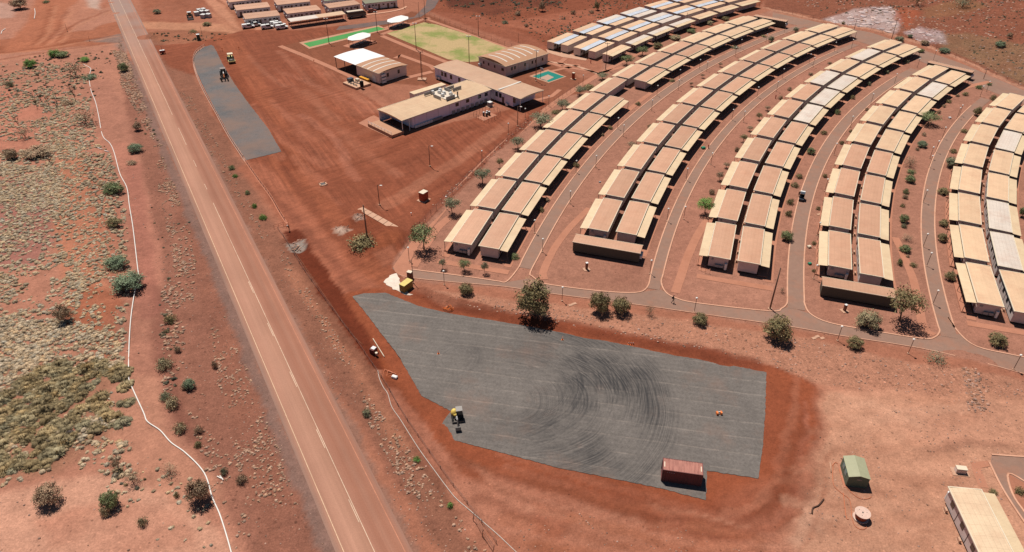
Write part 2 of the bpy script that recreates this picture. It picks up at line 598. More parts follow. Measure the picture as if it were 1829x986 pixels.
WY = TY + 2.0 * fbm(TX, TY, 7, 8) + 1.3 * fbm(TX, TY, 2, 9)
def seg_dist(x, y, P, closed):
    d = np.full(x.shape, 1e9)
    n = len(P)
    for i in range(n if closed else n - 1):
        a, b = P[i], P[(i + 1) % n]
        ax, ay, bx, by = a.x, a.y, b.x, b.y
        L = (bx - ax) ** 2 + (by - ay) ** 2 + 1e-9
        t = np.clip(((x - ax) * (bx - ax) + (y - ay) * (by - ay)) / L, 0, 1)
        d = np.minimum(d, np.hypot(x - ax - t * (bx - ax), y - ay - t * (by - ay)))
    return d
def inside(x, y, P):
    r = np.zeros(x.shape, bool)
    n = len(P)
    for i in range(n):
        a, b = P[i], P[(i + 1) % n]
        c = ((a.y > y) != (b.y > y)) & (x < (b.x - a.x) * (y - a.y) / (b.y - a.y + 1e-12) + a.x)
        r ^= c
    return r
def weight(P, soft, closed=True, half=0.0, ragged=True):
    X, Y = (WX, WY) if ragged else (TX, TY)
    xs, ys = [p.x for p in P], [p.y for p in P]
    m = soft * 2 + half + 3
    sel = np.where((X > min(xs) - m) & (X < max(xs) + m) & (Y > min(ys) - m) & (Y < max(ys) + m))[0]
    x, y = X[sel], Y[sel]
    d = seg_dist(x, y, P, closed)
    if closed:
        d = np.where(inside(x, y, P), -d, d)
    else:
        d = d - half
    return sel, np.clip(0.5 - d / (2 * soft), 0, 1)
def paint(pts, rgb, soft=1.5, a=1.0, grit=None, line=None, noise=0.0, ns=6.0, sm=False):
    P = GL(pts) if not isinstance(pts[0], Vector) else pts
    if sm:
        P = smooth(P, 5)
    sel, w = weight(P, soft * 0.28, line is None, (line or 0) / 2)
    w = w * a
    rgb = (rgb[0], rgb[1] + 3, rgb[2] + 5) if rgb[0] > 168 else rgb
    if noise:
        w = w * np.clip(0.5 + noise * fbm(TX[sel], TY[sel], ns, int(abs(P[0].x * 7)) % 97) * 2 + 0.5 * (1 - noise), 0, 1)
    SOIL[sel] = SOIL[sel] * (1 - w[:, None]) + np.array(alb(rgb)) * w[:, None]
    if grit is not None:
        GRIT[sel] = GRIT[sel] * (1 - w) + grit * w
def tracked(pts, soft=2):
    sel, w = weight(GL(pts), soft)
    TRACK[sel] = np.maximum(TRACK[sel], w)
def ridge(pts, width, height, px=True):
    P = GL(pts) if px else pts
    X, Y = TX, TY
    xs, ys = [p.x for p in P], [p.y for p in P]
    m = width * 3
    sel = np.where((X > min(xs) - m) & (X < max(xs) + m) & (Y > min(ys) - m) & (Y < max(ys) + m))[0]
    d = seg_dist(X[sel], Y[sel], P, False)
    TZ[sel] += height * np.exp(-(d / width) ** 2) * (0.75 + fbm(X[sel], Y[sel], 3, 3))

# --- soil zones -------------------------------------------------------------
BIG = 2000
# scrub plain on the left
paint([(-700, -120), (205, -60), (240, 130), (300, 300), (470, 986), (470, 1300), (-900, 1300)], (190, 127, 101), 3, 1, 0.35)
paint([(20, 150), (110, 170), (150, 250), (60, 290), (0, 270), (-40, 200)], (201, 126, 100), 3, .8, .2, noise=.6)
paint([(0, 320), (90, 320), (100, 430), (60, 480), (-60, 480), (-60, 330)], (172, 112, 96), 4, .9, .4)
paint([(100, 250), (150, 260), (185, 400), (200, 560), (150, 620), (120, 520), (95, 400)], (196, 124, 92), 2.5, .8, .35)
paint([(150, 300), (195, 310), (228, 430), (235, 560), (205, 560), (170, 420)], (176, 106, 78), 2.0, .6, .5, noise=.5)
paint([(110, 530), (160, 510), (230, 540), (226, 640), (200, 650), (120, 590)], (166, 94, 66), 2.5, .8, .4, noise=.4)
paint([(0, 880), (180, 850), (330, 880), (410, 986), (420, 1100), (-200, 1100), (-200, 880)], (216, 156, 127), 3, .95, .4)
paint([(60, 930), (240, 890), (330, 930), (340, 986), (80, 986)], (196, 130, 103), 2.5, .7, .3, noise=.6)
paint([(0, 640), (140, 630), (235, 640), (235, 760), (100, 850), (0, 860), (-100, 860), (-100, 650)], (152, 110, 84), 4, .6, .5, noise=.6)
# strip beside the poly pipe
paint([(176, 150), (196, 200), (222, 280), (250, 400), (266, 500), (250, 600), (262, 700), (300, 790)], (182, 121, 97), 2.0, .9, .2, line=9, sm=True)
paint([(215, 260), (240, 330), (262, 420), (270, 500)], (196, 126, 102), 2.0, .5, .2, line=5, sm=True)
paint([(240, 700), (255, 790), (300, 840), (350, 880)], (198, 136, 108), 2.5, .8, .2, line=8, sm=True)
# stony verge west of the road
paint([(210, 66), (232, 110), (292, 262), (402, 520), (514, 800), (592, 986), (640, 1100), (470, 1100), (430, 960), (380, 850), (320, 770), (292, 640), (296, 560), (290, 470), (262, 330), (225, 200)], (149, 98, 80), 2.2, .9, .65, noise=.25)
paint([(268, 505), (292, 520), (300, 620), (330, 740), (370, 800), (330, 790), (290, 700), (270, 600)], (132, 82, 68), 2.5, .6, .3)
paint([(232, 110), (292, 262), (402, 520), (514, 800), (592, 986)], (138, 112, 102), 1.2, .75, .3, line=2.6)
paint([(238, 300), (250, 420), (262, 560)], (170, 104, 86), 2, .5, .2, line=4)
# verge east of the road
paint([(246, 40), (282, 100), (326, 190), (380, 300), (470, 470), (600, 690), (722, 880), (800, 1010), (960, 1010), (860, 920), (760, 780), (690, 690), (620, 590), (560, 500), (505, 425), (430, 290), (372, 190), (340, 120), (300, 84)], (148, 99, 79), 2, .9, .6, noise=.2)
paint([(277, 104), (354, 240), (505, 545), (640, 800), (735, 986)], (156, 118, 102), 1.0, .7, .3, line=1.8)
paint([(560, 600), (640, 740), (740, 890), (800, 960), (700, 850), (600, 690)], (138, 88, 72), 3, .5, .5)
paint([(520, 480), (560, 530), (600, 590), (660, 690), (720, 790)], (186, 120, 90), 1.5, .7, .35, line=3.5, noise=.3)
# side roads and tracks top left
paint([(-200, 108), (0, 83), (110, 72), (205, 62), (215, 50)], (176, 106, 76), 2.0, 1, .15, line=22, sm=True)
paint([(-100, 95), (60, 82), (180, 70)], (158, 92, 64), 2.0, .7, .15, line=6)
paint([(150, 72), (218, 60), (228, 96), (200, 78)], (152, 124, 112), 2.0, .9, .2)
paint([(60, 78), (90, 40), (105, 0), (110, -40)], (186, 112, 80), 3.0, .95, .15, line=20, sm=True)
paint([(96, 66), (130, 36), (190, 8), (230, -30)], (182, 112, 84), 2.0, .8, .2, line=5, sm=True)
paint([(150, -10), (178, 0), (180, 26), (120, 48), (108, 30)], (196, 130, 102), 2.0, .8, .2)
paint([(150, -20), (180, -5), (176, 18), (158, 14)], (206, 178, 160), 2.0, .7, .2)
paint([(-20, 0), (26, 8), (24, 32), (-30, 36)], (206, 160, 140), 3, .7, .3)
paint([(255, 45), (330, 47), (400, 50), (440, 56)], (204, 140, 106), 1.6, .9, .15, line=11)
paint([(330, -30), (480, -30), (470, 70), (430, 60), (400, 40)], (150, 90, 66), 2, .8, .3, noise=.3)
paint([(365, -20), (395, 10), (425, 38), (470, 66)], (206, 140, 108), 1.6, .9, .15, line=9)
paint([(380, 22), (410, 50), (440, 58)], (196, 130, 98), 1.0, .7, .15, line=2.5, sm=True)
paint([(392, 46), (420, 40), (450, 60)], (196, 130, 98), 1.0, .6, .15, line=2.2, sm=True)
paint([(372, -20), (402, 10), (432, 38), (480, 70)], (150, 90, 66), 1.0, .7, .15, line=1.6)
for (q0, q1, q2) in (((60, 78), (80, 50), (92, 10)), ((75, 80), (98, 56), (120, 20)), ((100, 74), (128, 46), (190, 20)), ((-40, 100), (90, 82), (200, 64)), ((-40, 112), (90, 92), (205, 76))):
    paint([q0, q1, q2], (150, 84, 58), 1.0, .55, .15, line=1.5, sm=True)
    paint([(q0[0] + 8, q0[1] + 2), (q1[0] + 8, q1[1] + 2), (q2[0] + 8, q2[1] + 1)], (206, 138, 104), 1.0, .5, .15, line=1.5, sm=True)
paint([(245, -20), (360, -20), (372, 20), (330, 40), (262, 40)], (160, 94, 68), 3, .7, .5, noise=.4)
paint([(262, 58), (330, 52), (415, 58), (412, 72), (350, 78), (280, 78)], (152, 96, 68), 2, .7, .7, noise=.4)
# the worked yard
paint([(270, 82), (330, 78), (400, 64), (440, 52), (530, 54), (620, 44), (640, 60), (560, 84), (540, 92), (600, 130), (640, 165), (700, 200), (668, 215), (700, 242), (735, 236), (975, 180), (985, 186), (910, 250), (800, 345), (742, 410), (725, 440), (735, 478), (700, 505), (640, 542), (600, 500), (545, 440), (505, 395), (440, 285), (402, 240), (352, 135), (300, 120)], (151, 86, 62), 1.6, 1, .12)
paint([(405, 66), (440, 130), (500, 260), (560, 360), (640, 470), (690, 520)], (166, 96, 68), 2.5, .8, .1, line=9, sm=True)
paint([(395, 92), (420, 130), (470, 215), (500, 270), (520, 300)], (140, 74, 50), 1.5, .6, .1, line=4, sm=True)
paint([(450, 300), (490, 340), (540, 400), (600, 480), (660, 530)], (176, 104, 76), 3.0, .8, .1, line=7, sm=True)
paint([(470, 330), (560, 430), (640, 520)], (140, 82, 62), 1.2, .6, .1, line=2.2, sm=True)
paint([(505, 300), (570, 385), (640, 470)], (132, 74, 54), 1.2, .5, .1, line=2.4, sm=True)
for i in range(26):
    x0, y0 = random.uniform(430, 620), random.uniform(85, 330)
    k = random.uniform(40, 130)
    cc = random.choice([(184, 112, 84), (176, 104, 76), (128, 68, 46), (136, 74, 52), (190, 122, 94)])
    paint([(x0, y0), (x0 + k * .55, y0 + k * .55), (x0 + k * 1.15, y0 + k * .95)], cc, 1.2, random.uniform(.25, .6), .1, line=random.uniform(1, 4), noise=.5)
for i in range(22):
    x0, y0 = random.uniform(560, 900), random.uniform(215, 330)
    k = random.uniform(40, 120)
    cc = random.choice([(180, 110, 82), (172, 100, 72), (130, 70, 48), (136, 74, 52)])
    paint([(x0, y0), (x0 + k, y0 - k * .42 + random.uniform(-6, 6)), (x0 + k * 1.5, y0 - k * .75)], cc, 1.2, random.uniform(.25, .55), .1, line=random.uniform(1, 4), noise=.5)
paint([(600, 130), (540, 150), (520, 190), (560, 260), (640, 330), (700, 300)], (158, 92, 66), 5, .4, .1)
paint([(540, 205), (600, 250), (622, 300), (640, 320)], (188, 118, 92), 1.2, .6, .1, line=2.6, noise=.5, sm=True)
paint([(506, 130), (560, 152), (640, 190), (665, 200)], (184, 114, 88), 1.2, .5, .1, line=2.2, noise=.5, sm=True)
paint([(690, 366), (760, 322), (850, 262), (930, 205)], (176, 110, 82), 1.8, .8, .3, line=4.5, noise=.4, sm=True)
paint([(735, 420), (800, 352), (880, 278), (960, 205)], (128, 68, 50), 1.2, .7, .3, line=3.5, noise=.3, sm=True)
paint([(760, 345), (830, 300), (800, 330)], (126, 66, 46), 2.5, .6, .1)
# spoil island by the concrete walk
paint([(600, 410), (640, 378), (655, 372), (730, 418), (722, 440), (690, 470), (660, 460), (618, 425)], (140, 76, 52), 1.4, 1, .3)
paint([(672, 422), (700, 410), (716, 422), (700, 440), (668, 452)], (164, 92, 62), 2, .8, .2)
paint([(665, 455), (700, 440), (712, 452), (690, 476)], (174, 104, 76), 2, .8, .2)
paint([(598, 408), (616, 404), (626, 410), (610, 420)], (202, 168, 146), .8, .9, .5)
paint([(630, 385), (648, 382), (650, 390), (634, 394)], (190, 160, 142), .8, .8, .5)
# backfilled trench and berm along the east verge
paint([(500, 430), (515, 425), (560, 495), (612, 560), (660, 640), (735, 745), (830, 880), (905, 990), (860, 990), (780, 880), (700, 740), (640, 650), (590, 580), (545, 510)], (138, 88, 68), 1.0, .9, .4, noise=.2)
paint([(506, 416), (530, 408), (552, 432), (560, 445), (540, 452), (522, 440)], (112, 54, 36), .9, 1, .15)
paint([(523, 448), (548, 440), (575, 476), (622, 530), (655, 578), (690, 640), (686, 660), (662, 655), (630, 604), (590, 550), (545, 488)], (118, 56, 36), .9, 1, .15)
paint([(508, 436), (542, 425), (550, 438), (524, 450)], (168, 152, 140), .6, .95, .6)
paint([(660, 560), (716, 660), (752, 712), (792, 745), (775, 776), (730, 745), (690, 680)], (150, 78, 48), 1.2, .95, .2)
paint([(690, 690), (740, 740), (790, 800), (840, 870), (890, 906), (880, 880), (830, 800), (760, 740), (700, 670)], (140, 76, 52), 1.6, .9, .2)
paint([(700, 705), (760, 790), (830, 880)], (180, 112, 86), 1.2, .7, .25, line=3)
# pale cut ground bottom right
paint([(1462, 700), (1600, 690), (1900, 690), (2100, 720), (2100, 1200), (1380, 1200), (1400, 960), (1440, 860), (1462, 780)], (208, 149, 118), 2.5, 1, .42, noise=.12)
paint([(1560, 740), (1700, 720), (1829, 730), (1829, 790), (1640, 790)], (198, 138, 110), 4, .6, .2, noise=.5)
paint([(1380, 900), (1440, 870), (1480, 930), (1420, 986), (1360, 986)], (208, 156, 128), 3, .7, .25, noise=.4)
paint([(1640, 800), (1720, 780), (1829, 796), (1829, 806), (1730, 794), (1660, 812)], (166, 114, 92), 1.5, .5, .3)
paint([(1470, 690), (1560, 700), (1700, 705), (1829, 715)], (206, 142, 112), 2, .5, .2, line=3)
# skirt of red earth round the big pad
paint([(618, 528), (650, 512), (740, 520), (800, 548), (1000, 578), (1180, 616), (1372, 652), (1440, 672), (1464, 700), (1456, 780), (1432, 860), (1404, 940), (1330, 968), (1180, 930), (1000, 880), (880, 840), (780, 790), (690, 640), (640, 570)], (158, 86, 58), 1.3, 1, .15)
paint([(820, 800), (1000, 850), (1180, 890), (1260, 900), (1360, 870), (1350, 940), (1200, 920), (1000, 870)], (140, 76, 54), 3, .6, .15, noise=.6)
paint([(1290, 880), (1370, 850), (1390, 920), (1300, 940)], (176, 104, 76), 3, .6, .15, noise=.6)
paint([(1372, 690), (1440, 710), (1430, 820), (1372, 840)], (150, 82, 58), 3, .5, .2, noise=.6)
paint([(880, 862), (1000, 880), (1200, 940), (1330, 972), (1400, 945), (1420, 1000), (1300, 1100), (980, 1100), (830, 960), (790, 860)], (186, 120, 93), 2.0, .95, .5, noise=.2)
paint([(960, 905), (1020, 920), (1010, 960), (960, 950)], (160, 78, 52), 3, .6, .2, noise=.5)
for k in (0, 12, 24):
    paint([(1440, 720 + k), (1436 - k * .4, 800), (1415 - k * .5, 880), (1378 - k, 940 - k * .3), (1310, 966 - k), (1200, 938 - k)], (182, 110, 84) if k != 12 else (126, 66, 46), .7, .5, .15, line=.9, sm=True)
for off_, cc, wd in ((0, (128, 68, 48), 1.1), (1, (190, 120, 92), .8)):
    paint([(1372 + off_ * 6, 652), (1440 + off_ * 8, 672), (1464 + off_ * 10, 702), (1456 + off_ * 12, 780), (1434 + off_ * 12, 860), (1406 + off_ * 12, 942), (1334, 970 + off_ * 10), (1180, 934 + off_ * 10), (1000, 884 + off_ * 10), (890, 850 + off_ * 8)], cc, .8, .6, .25, line=wd, noise=.3)
# wheel tracks round the pad and over the cut ground
_r = random.Random(5)
loop = [(770, 800), (880, 850), (1000, 884), (1180, 934), (1330, 962), (1400, 930), (1432, 860), (1452, 780), (1452, 705)]
for i in range(34):
    k0 = _r.randint(0, 5)
    dx_o, dy_o = _r.uniform(-46, 40), _r.uniform(-44, 46)
    pts_ = [(x + dx_o + _r.uniform(-5, 5), y + dy_o + _r.uniform(-5, 5)) for x, y in loop[k0:k0 + _r.randint(3, 5)]]
    paint(pts_, _r.choice([(122, 64, 44), (136, 76, 52), (172, 104, 78), (182, 114, 86), (146, 82, 58)]), .7, _r.uniform(.25, .6), .2, line=_r.uniform(.5, 1.6), noise=.5, sm=True)
for i in range(40):
    x0, y0 = _r.uniform(1380, 1700), _r.uniform(700, 960)
    k = _r.uniform(60, 220)
    s_ = _r.uniform(-.35, .35)
    paint([(x0, y0), (x0 + k * .5, y0 + k * s_ * .4), (x0 + k, y0 + k * s_)], _r.choice([(184, 124, 95), (190, 130, 101), (216, 160, 129), (178, 118, 90)]), .7, _r.uniform(.25, .5), .25, line=_r.uniform(.5, 2.5), noise=.6, sm=True)
for i in range(26):
    x0, y0 = _r.uniform(820, 1250), _r.uniform(900, 985)
    k = _r.uniform(60, 200)
    paint([(x0, y0), (x0 + k * .5, y0 + k * .10), (x0 + k, y0 + k * .24)], _r.choice([(166, 100, 72), (152, 88, 62), (204, 140, 110), (176, 108, 80)]), .7, _r.uniform(.3, .6), .25, line=_r.uniform(.5, 2.5), noise=.6, sm=True)
# rocky bank below the front road
paint([(735, 512), (800, 520), (960, 540), (1150, 562), (1400, 596), (1600, 640), (1900, 690), (1900, 712), (1640, 702), (1480, 690), (1372, 650), (1180, 612), (1000, 576), (800, 548)], (190, 130, 102), 1.3, 1, .85, noise=.1)
paint([(750, 522), (850, 556), (1000, 582), (1200, 622), (1340, 650)], (128, 66, 46), 1.4, .85, .35, line=4.0, noise=.35, sm=True)
paint([(1716, 660), (1745, 664), (1762, 735), (1730, 735)], (186, 130, 102), 1.2, .9, 1.0)
# village
paint([(700, 470), (728, 432), (800, 362), (900, 262), (1010, 170), (1075, 130), (1075, 100), (1390, 15), (1460, 40), (1560, 60), (1650, 88), (1760, 130), (1900, 180), (2200, 330), (2200, 690), (1829, 668), (1640, 622), (1400, 584), (1150, 548), (960, 522), (735, 500)], (178, 121, 97), 1.4, 1, .35)
for rr, cc, wd in ((376, (176, 120, 96), 3), (334, (186, 124, 100), 9), (346, (172, 112, 90), 6), (302, (184, 122, 97), 8), (275, (182, 122, 98), 6)):
    paint(arc(rr, 164, 131, 40), cc, 2, .6, .3, line=wd, noise=.4)
paint([(975, 500), (1060, 470), (1150, 480), (1150, 515), (1060, 515)], (172, 116, 92), 3, .5, .4, noise=.5)
paint([(1220, 500), (1300, 480), (1390, 510), (1370, 548), (1240, 536)], (196, 136, 110), 3, .5, .3, noise=.5)
# recreation ground
paint([(500, 84), (545, 70), (680, 45), (735, 20), (770, 28), (900, 80), (1010, 125), (1065, 155), (985, 182), (900, 165), (720, 150), (640, 150)], (148, 90, 66), 1.6, 1, .15)
paint([(940, 165), (985, 140), (1060, 140), (1040, 160), (985, 182)], (158, 98, 74), 2, .7, .2)
# northern scrub and the hill
paint([(745, -40), (1400, -60), (1360, 10), (1100, 70), (985, 96), (930, 78), (770, 22)], (150, 86, 62), 2.5, 1, .7)
paint([(770, 20), (860, 30), (960, 70), (985, 92), (900, 78), (800, 40)], (168, 102, 78), 2, .6, .4, noise=.4)
paint([(780, -40), (1020, -60), (1000, 10), (930, 14), (880, 30), (800, 12)], (92, 50, 38), 4, .85, .9, noise=.6, ns=14)
paint([(880, 42), (1000, 22), (1090, 12), (1060, 50), (1000, 66)], (180, 108, 80), 3, .8, .4, noise=.5)
paint([(1368, -40), (2400, -80), (2400, 300), (1829, 156), (1740, 116), (1650, 80), (1555, 52), (1460, 34), (1366, 14)], (150, 92, 70), 2, 1, .85)
paint([(1600, -40), (2200, -60), (2200, 40), (1829, 20), (1700, 26)], (122, 66, 46), 6, .8, .9, noise=.5, ns=20)
paint([(1640, 30), (1720, 22), (1760, 36), (1700, 46), (1650, 44)], (150, 108, 76), 4, .7, .8, noise=.4)
paint([(1660, 70), (1720, 70), (1829, 96), (1900, 110), (1900, 170), (1829, 152), (1745, 114), (1690, 92)], (146, 112, 84), 3, .85, .9, noise=.35)
paint([(1470, 34), (1530, 22), (1590, 24), (1610, 44), (1596, 64), (1560, 52), (1500, 44)], (206, 180, 172), 3, .85, .6, noise=.45)
paint([(1612, 62), (1640, 56), (1680, 66), (1690, 84), (1650, 80)], (196, 170, 166), 2.5, .8, .6, noise=.45)
paint([(1590, 22), (1640, 36), (1620, 58), (1596, 44)], (178, 92, 60), 2.5, .7, .6)
paint([(1400, 20), (1450, 28), (1430, 36), (1380, 26)], (196, 128, 96), 1.5, .6, .3)
paint([(1368, 14), (1460, 35), (1555, 53), (1650, 81), (1740, 118), (1829, 158), (1920, 200)], (206, 146, 116), .8, .8, .2, line=2.0)
# dusty band under the northern camp
paint([(430, 56), (700, -20), (400, -40), (420, 30)], (162, 100, 74), 3, .8, .2)

tracked([(270, 82), (440, 52), (620, 44), (560, 90), (640, 165), (700, 200), (700, 242), (975, 180), (910, 250), (742, 410), (735, 478), (640, 542), (545, 440), (440, 285), (352, 135)])
# --- relief: berms, windrows, spoil heaps, the hill behind, roughness of the scrub
ridge([(497, 412), (560, 505), (640, 612), (690, 690), (760, 790), (830, 900), (900, 986)], 1.3, 0.55)
ridge([(530, 450), (600, 540), (660, 620), (690, 650)], 2.2, -0.9)
ridge([(516, 430), (540, 442)], 1.6, -0.6)
ridge([(672, 442), (690, 418), (712, 420)], 2.6, 1.1)
ridge([(640, 378), (612, 408), (650, 446), (680, 470)], 1.2, 0.4)
ridge([(760, 520), (900, 562), (1100, 600), (1300, 640)], 1.6, 0.55)
ridge([(150, 280), (190, 420), (205, 560)], 5.0, 0.9)
ridge([(235, 640), (150, 760), (40, 840)], 3.0, 0.35)
ridge([(1450, 690), (1462, 720), (1440, 860)], 1.2, 0.35)
ridge([(780, 770), (840, 860), (885, 900)], 1.4, 0.45)
ridge([(1640, 806), (1720, 786), (1829, 800)], 1.2, 0.5)
ridge([(1736, 660), (1750, 735)], 4.0, 0.4)
ridge([(262, 66), (330, 62), (410, 66)], 2.2, 0.7)
ridge([(740, 420), (820, 340), (960, 200)], 0.9, 0.3)
ridge([(1380, 770 + 100), (1400, 940)], 0.8, 0.2)
rough = np.zeros_like(TX)
def rough_zone(pts, amt, soft=4):
    sel, w = weight(GL(pts), soft, True, 0, False)
    rough[sel] = np.maximum(rough[sel], amt * w)
rough_zone([(-900, -150), (190, -60), (225, 130), (280, 300), (300, 560), (330, 780), (420, 1000), (-900, 1300)], 0.45)
rough_zone([(1368, -90), (2600, -120), (2600, 290), (1829, 145), (1740, 108), (1650, 74), (1555, 46), (1460, 28)], 0.9)
rough_zone([(780, -60), (1360, -60), (1340, -6), (1060, 30), (975, 80), (800, 24)], 0.6)
rough_zone([(300, 120), (560, 520), (800, 900), (740, 860), (520, 560), (380, 280)], 0.12, 2)
rough_zone([(800, 540), (1400, 612), (1829, 690), (1480, 680), (1372, 646), (1000, 574)], 0.35, 2)
rough_zone([(1480, 700), (2200, 720), (2200, 1200), (1430, 1200)], 0.12)
TZ += rough * (fbm(TX, TY, 6, 21) * 1.1 + fbm(TX, TY, 1.6, 22, 3) * 0.6)
# the hill rises beyond the back road
bx, by = G(1460, 30), G(1829, 158)
nrm = Vector((-(by.y - bx.y), by.x - bx.x, 0)).normalized()
if nrm.y < 0:
    nrm = -nrm
dist = (TX - bx.x) * nrm.x + (TY - bx.y) * nrm.y
TZ += np.clip(dist - 3, 0, 160) * 0.10 * np.clip((TX - 95) / 50, 0, 1)
TZ += np.clip(TY - 380, 0, 600) * 0.06
TZ += np.clip(-TX - 300, 0, 400) * 0.03
TZ[:] = TZ - 0.03

def terrain():
    me = bpy.data.meshes.new("ground")
    nv = NX * NY
    me.vertices.add(nv)
    me.vertices.foreach_set("co", np.stack([TX, TY, TZ], 1).ravel().astype(np.float32))
    i = np.arange(NX * (NY - 1)).reshape(NY - 1, NX)[:, :-1].ravel()
    q = np.stack([i, i + 1, i + NX + 1, i + NX], 1).astype(np.int32)
    me.loops.add(q.size)
    me.loops.foreach_set("vertex_index", q.ravel())
    me.polygons.add(len(q))
    me.polygons.foreach_set("loop_start", np.arange(0, q.size, 4, dtype=np.int32))
    me.polygons.foreach_set("loop_total", np.full(len(q), 4, np.int32))
    me.polygons.foreach_set("use_smooth", np.ones(len(q), bool))
    me.update()
    a = me.color_attributes.new("soil", 'FLOAT_COLOR', 'POINT')
    a.data.foreach_set("color", np.c_[SOIL, np.ones(nv)].ravel().astype(np.float32))
    g = me.attributes.new("grit", 'FLOAT', 'POINT')
    g.data.foreach_set("value", GRIT.astype(np.float32))
    k = me.attributes.new("track", 'FLOAT', 'POINT')
    k.data.foreach_set("value", TRACK.astype(np.float32))
    me.materials.append(ground_material())
    put("ground", me, kind='structure')
terrain()
def ground_z(x, y):
    """height of the ground sheet at x, y"""
    i = int(np.clip(np.searchsorted(gx, x) - 1, 0, NX - 2))
    j = int(np.clip(np.searchsorted(gy, y) - 1, 0, NY - 2))
    fx, fy = (x - gx[i]) / (gx[i + 1] - gx[i]), (y - gy[j]) / (gy[j + 1] - gy[j])
    Z = TZ.reshape(NY, NX)
    return float((Z[j, i] * (1 - fx) + Z[j, i + 1] * fx) * (1 - fy) + (Z[j + 1, i] * (1 - fx) + Z[j + 1, i + 1] * fx) * fy)
def on_ground(px, py):
    p = G(px, py)
    p.z = ground_z(p.x, p.y)
    return p

# ------------------------------------------------------------------ highway
def road_pt(off, y):
    return Vector((off + ROADK * y, y, 0))
road_mat = road_material()
def road_strip(name, o0, o1, y0, y1, z, mat, wob=0.0):
    n = max(2, int((y1 - y0) / 6))
    mb = MB()
    V, Fs = [], []
    for i in range(n + 1):
        y = y0 + (y1 - y0) * i / n
        w = wob * math.sin(y * 0.31) * math.sin(y * 0.12)
        V += [(o0 + w + ROADK * y, y, z), (o1 + w + ROADK * y, y, z)]
        if i:
            k = 2 * i
            Fs.append((k - 2, k - 1, k + 1, k))
    return mb.add(V, Fs)
road_strip("road", 10.35, 21.25, -60, 900, 0.02, road_mat).build("road", road_mat, kind='structure')
line_w = paved("edge_line_paint", alb((246, 206, 170)), 0.14)
line_r = paved("dusty_edge_line_paint", alb((216, 148, 118)), 0.15)
line_c = paved("centre_line_paint", alb((246, 212, 182)), 0.14)
road_strip("", 11.49, 11.62, -60, 900, 0.035, line_w).build("edge_line", line_w, kind='structure')
road_strip("", 20.09, 20.24, -60, 900, 0.035, line_r).build("edge_line", line_r, kind='structure')
mb = MB()
for (a, b) in ((-60, 160), (167, 170), (180, 184), (194, 206), (216, 900)):
    m2 = road_strip("", 15.81, 15.93, a, b, 0.035, line_c, 0.05 if a > 200 else 0)
    mb.add(m2.v, m2.f)
for a in range(-60, 130, 14):
    m2 = road_strip("", 15.55, 15.67, a, a + 4, 0.035, line_c)
    mb.add(m2.v, m2.f)
mb.build("centre_line", line_c, kind='structure')

# ------------------------------------------------------------------ village lanes, kerbs, footpaths
lane_mat = paved("lane_asphalt", alb((168, 132, 114)), 0.07)
kerb_mat = paved("kerb_concrete", alb((242, 184, 152)), 0.06)
brick_mat = paved("footpath_paving", alb((204, 140, 112)), 0.08)
pale_conc = paved("pale_concrete", alb((224, 176, 146)), 0.08)
LANES = [(366.35, 369.5, 164.2, 129.6), (338.65, 341.2, 164.2, 131.2), (309.45, 312.8, 164.0, 133.2), (281.3, 284.3, 164.2, 135.5)]
for k, (ra, rb, a0, a1) in enumerate(LANES):
    strip("lane", arc((ra + rb) / 2, a0 + .3, a1 - .8, 70), rb - ra, 0.02 + 0.006 * k, lane_mat)
front_upper = [(700, 478), (734, 481.3), (822, 492.7), (905, 504), (948, 497), (980, 508.4), (1064, 519.3), (1133.4, 523), (1180, 517), (1206.4, 532.1), (1242.9, 541.2), (1374.3, 555.8), (1410, 548), (1447, 560.5), (1481.4, 576.7), (1558.5, 591), (1647.8, 605), (1690, 598), (1714.7, 597), (1745, 619.3), (1806, 633.5), (1900, 652)]
front_lower = [(1900, 684), (1829, 668), (1745, 645), (1639.6, 621.3), (1497.6, 599), (1408.4, 583), (1240, 559), (1150, 546), (980, 524), (900, 512), (820, 505), (738, 497), (712, 492)]
P = GL(front_upper) + GL(front_lower)
sheet("lane", P, 0.012, lane_mat)
strip("kerb", smooth(GL([(714, 491), (738, 497), (820, 505), (900, 512), (980, 524), (1150, 546), (1240, 559), (1408.4, 583), (1497.6, 599), (1639.6, 621.3), (1745, 645), (1829, 668), (1900, 684)]), 3), 0.16, -0.02, kerb_mat, 0.11)
back_up = GL([(1380, 22), (1462, 40), (1555, 58), (1650, 85), (1742, 124), (1829, 162), (1920, 205)])
back_lo = GL([(1920, 232), (1829, 186), (1762, 160), (1690, 128), (1640, 108), (1540, 76), (1436, 48), (1380, 36)])
sheet("lane", back_up + back_lo, 0.006, lane_mat)
def kerb(P):
    strip("kerb", P, 0.28, -0.02, kerb_mat, 0.13)
kerb(smooth(GL([(734, 481.3), (822, 492.7), (890, 502.6)]), 4) + smooth([G(890, 502.6), G(905, 503), pol(369.5, 164.6), pol(369.5, 164)], 5)[1:] + arc(369.5, 163.8, 131))
kerb(arc(366.35, 131, 163.6) + smooth([pol(366.35, 163.6)] + GL([(947, 487), (951, 494), (964, 503), (980, 508.4), (1064, 519.3), (1133.4, 523), (1156, 513)]) + [pol(341.2, 163.5)], 4)[1:] + arc(341.2, 163.3, 132.5))
kerb(arc(338.65, 132.5, 163.5) + smooth([pol(338.65, 163.5)] + GL([(1181, 505), (1189, 522), (1206.4, 532.1), (1242.9, 541.2), (1374.3, 555.8), (1396, 551), (1405, 543)]) + [pol(312.8, 163.7)], 4)[1:] + arc(312.8, 163.5, 134.4))
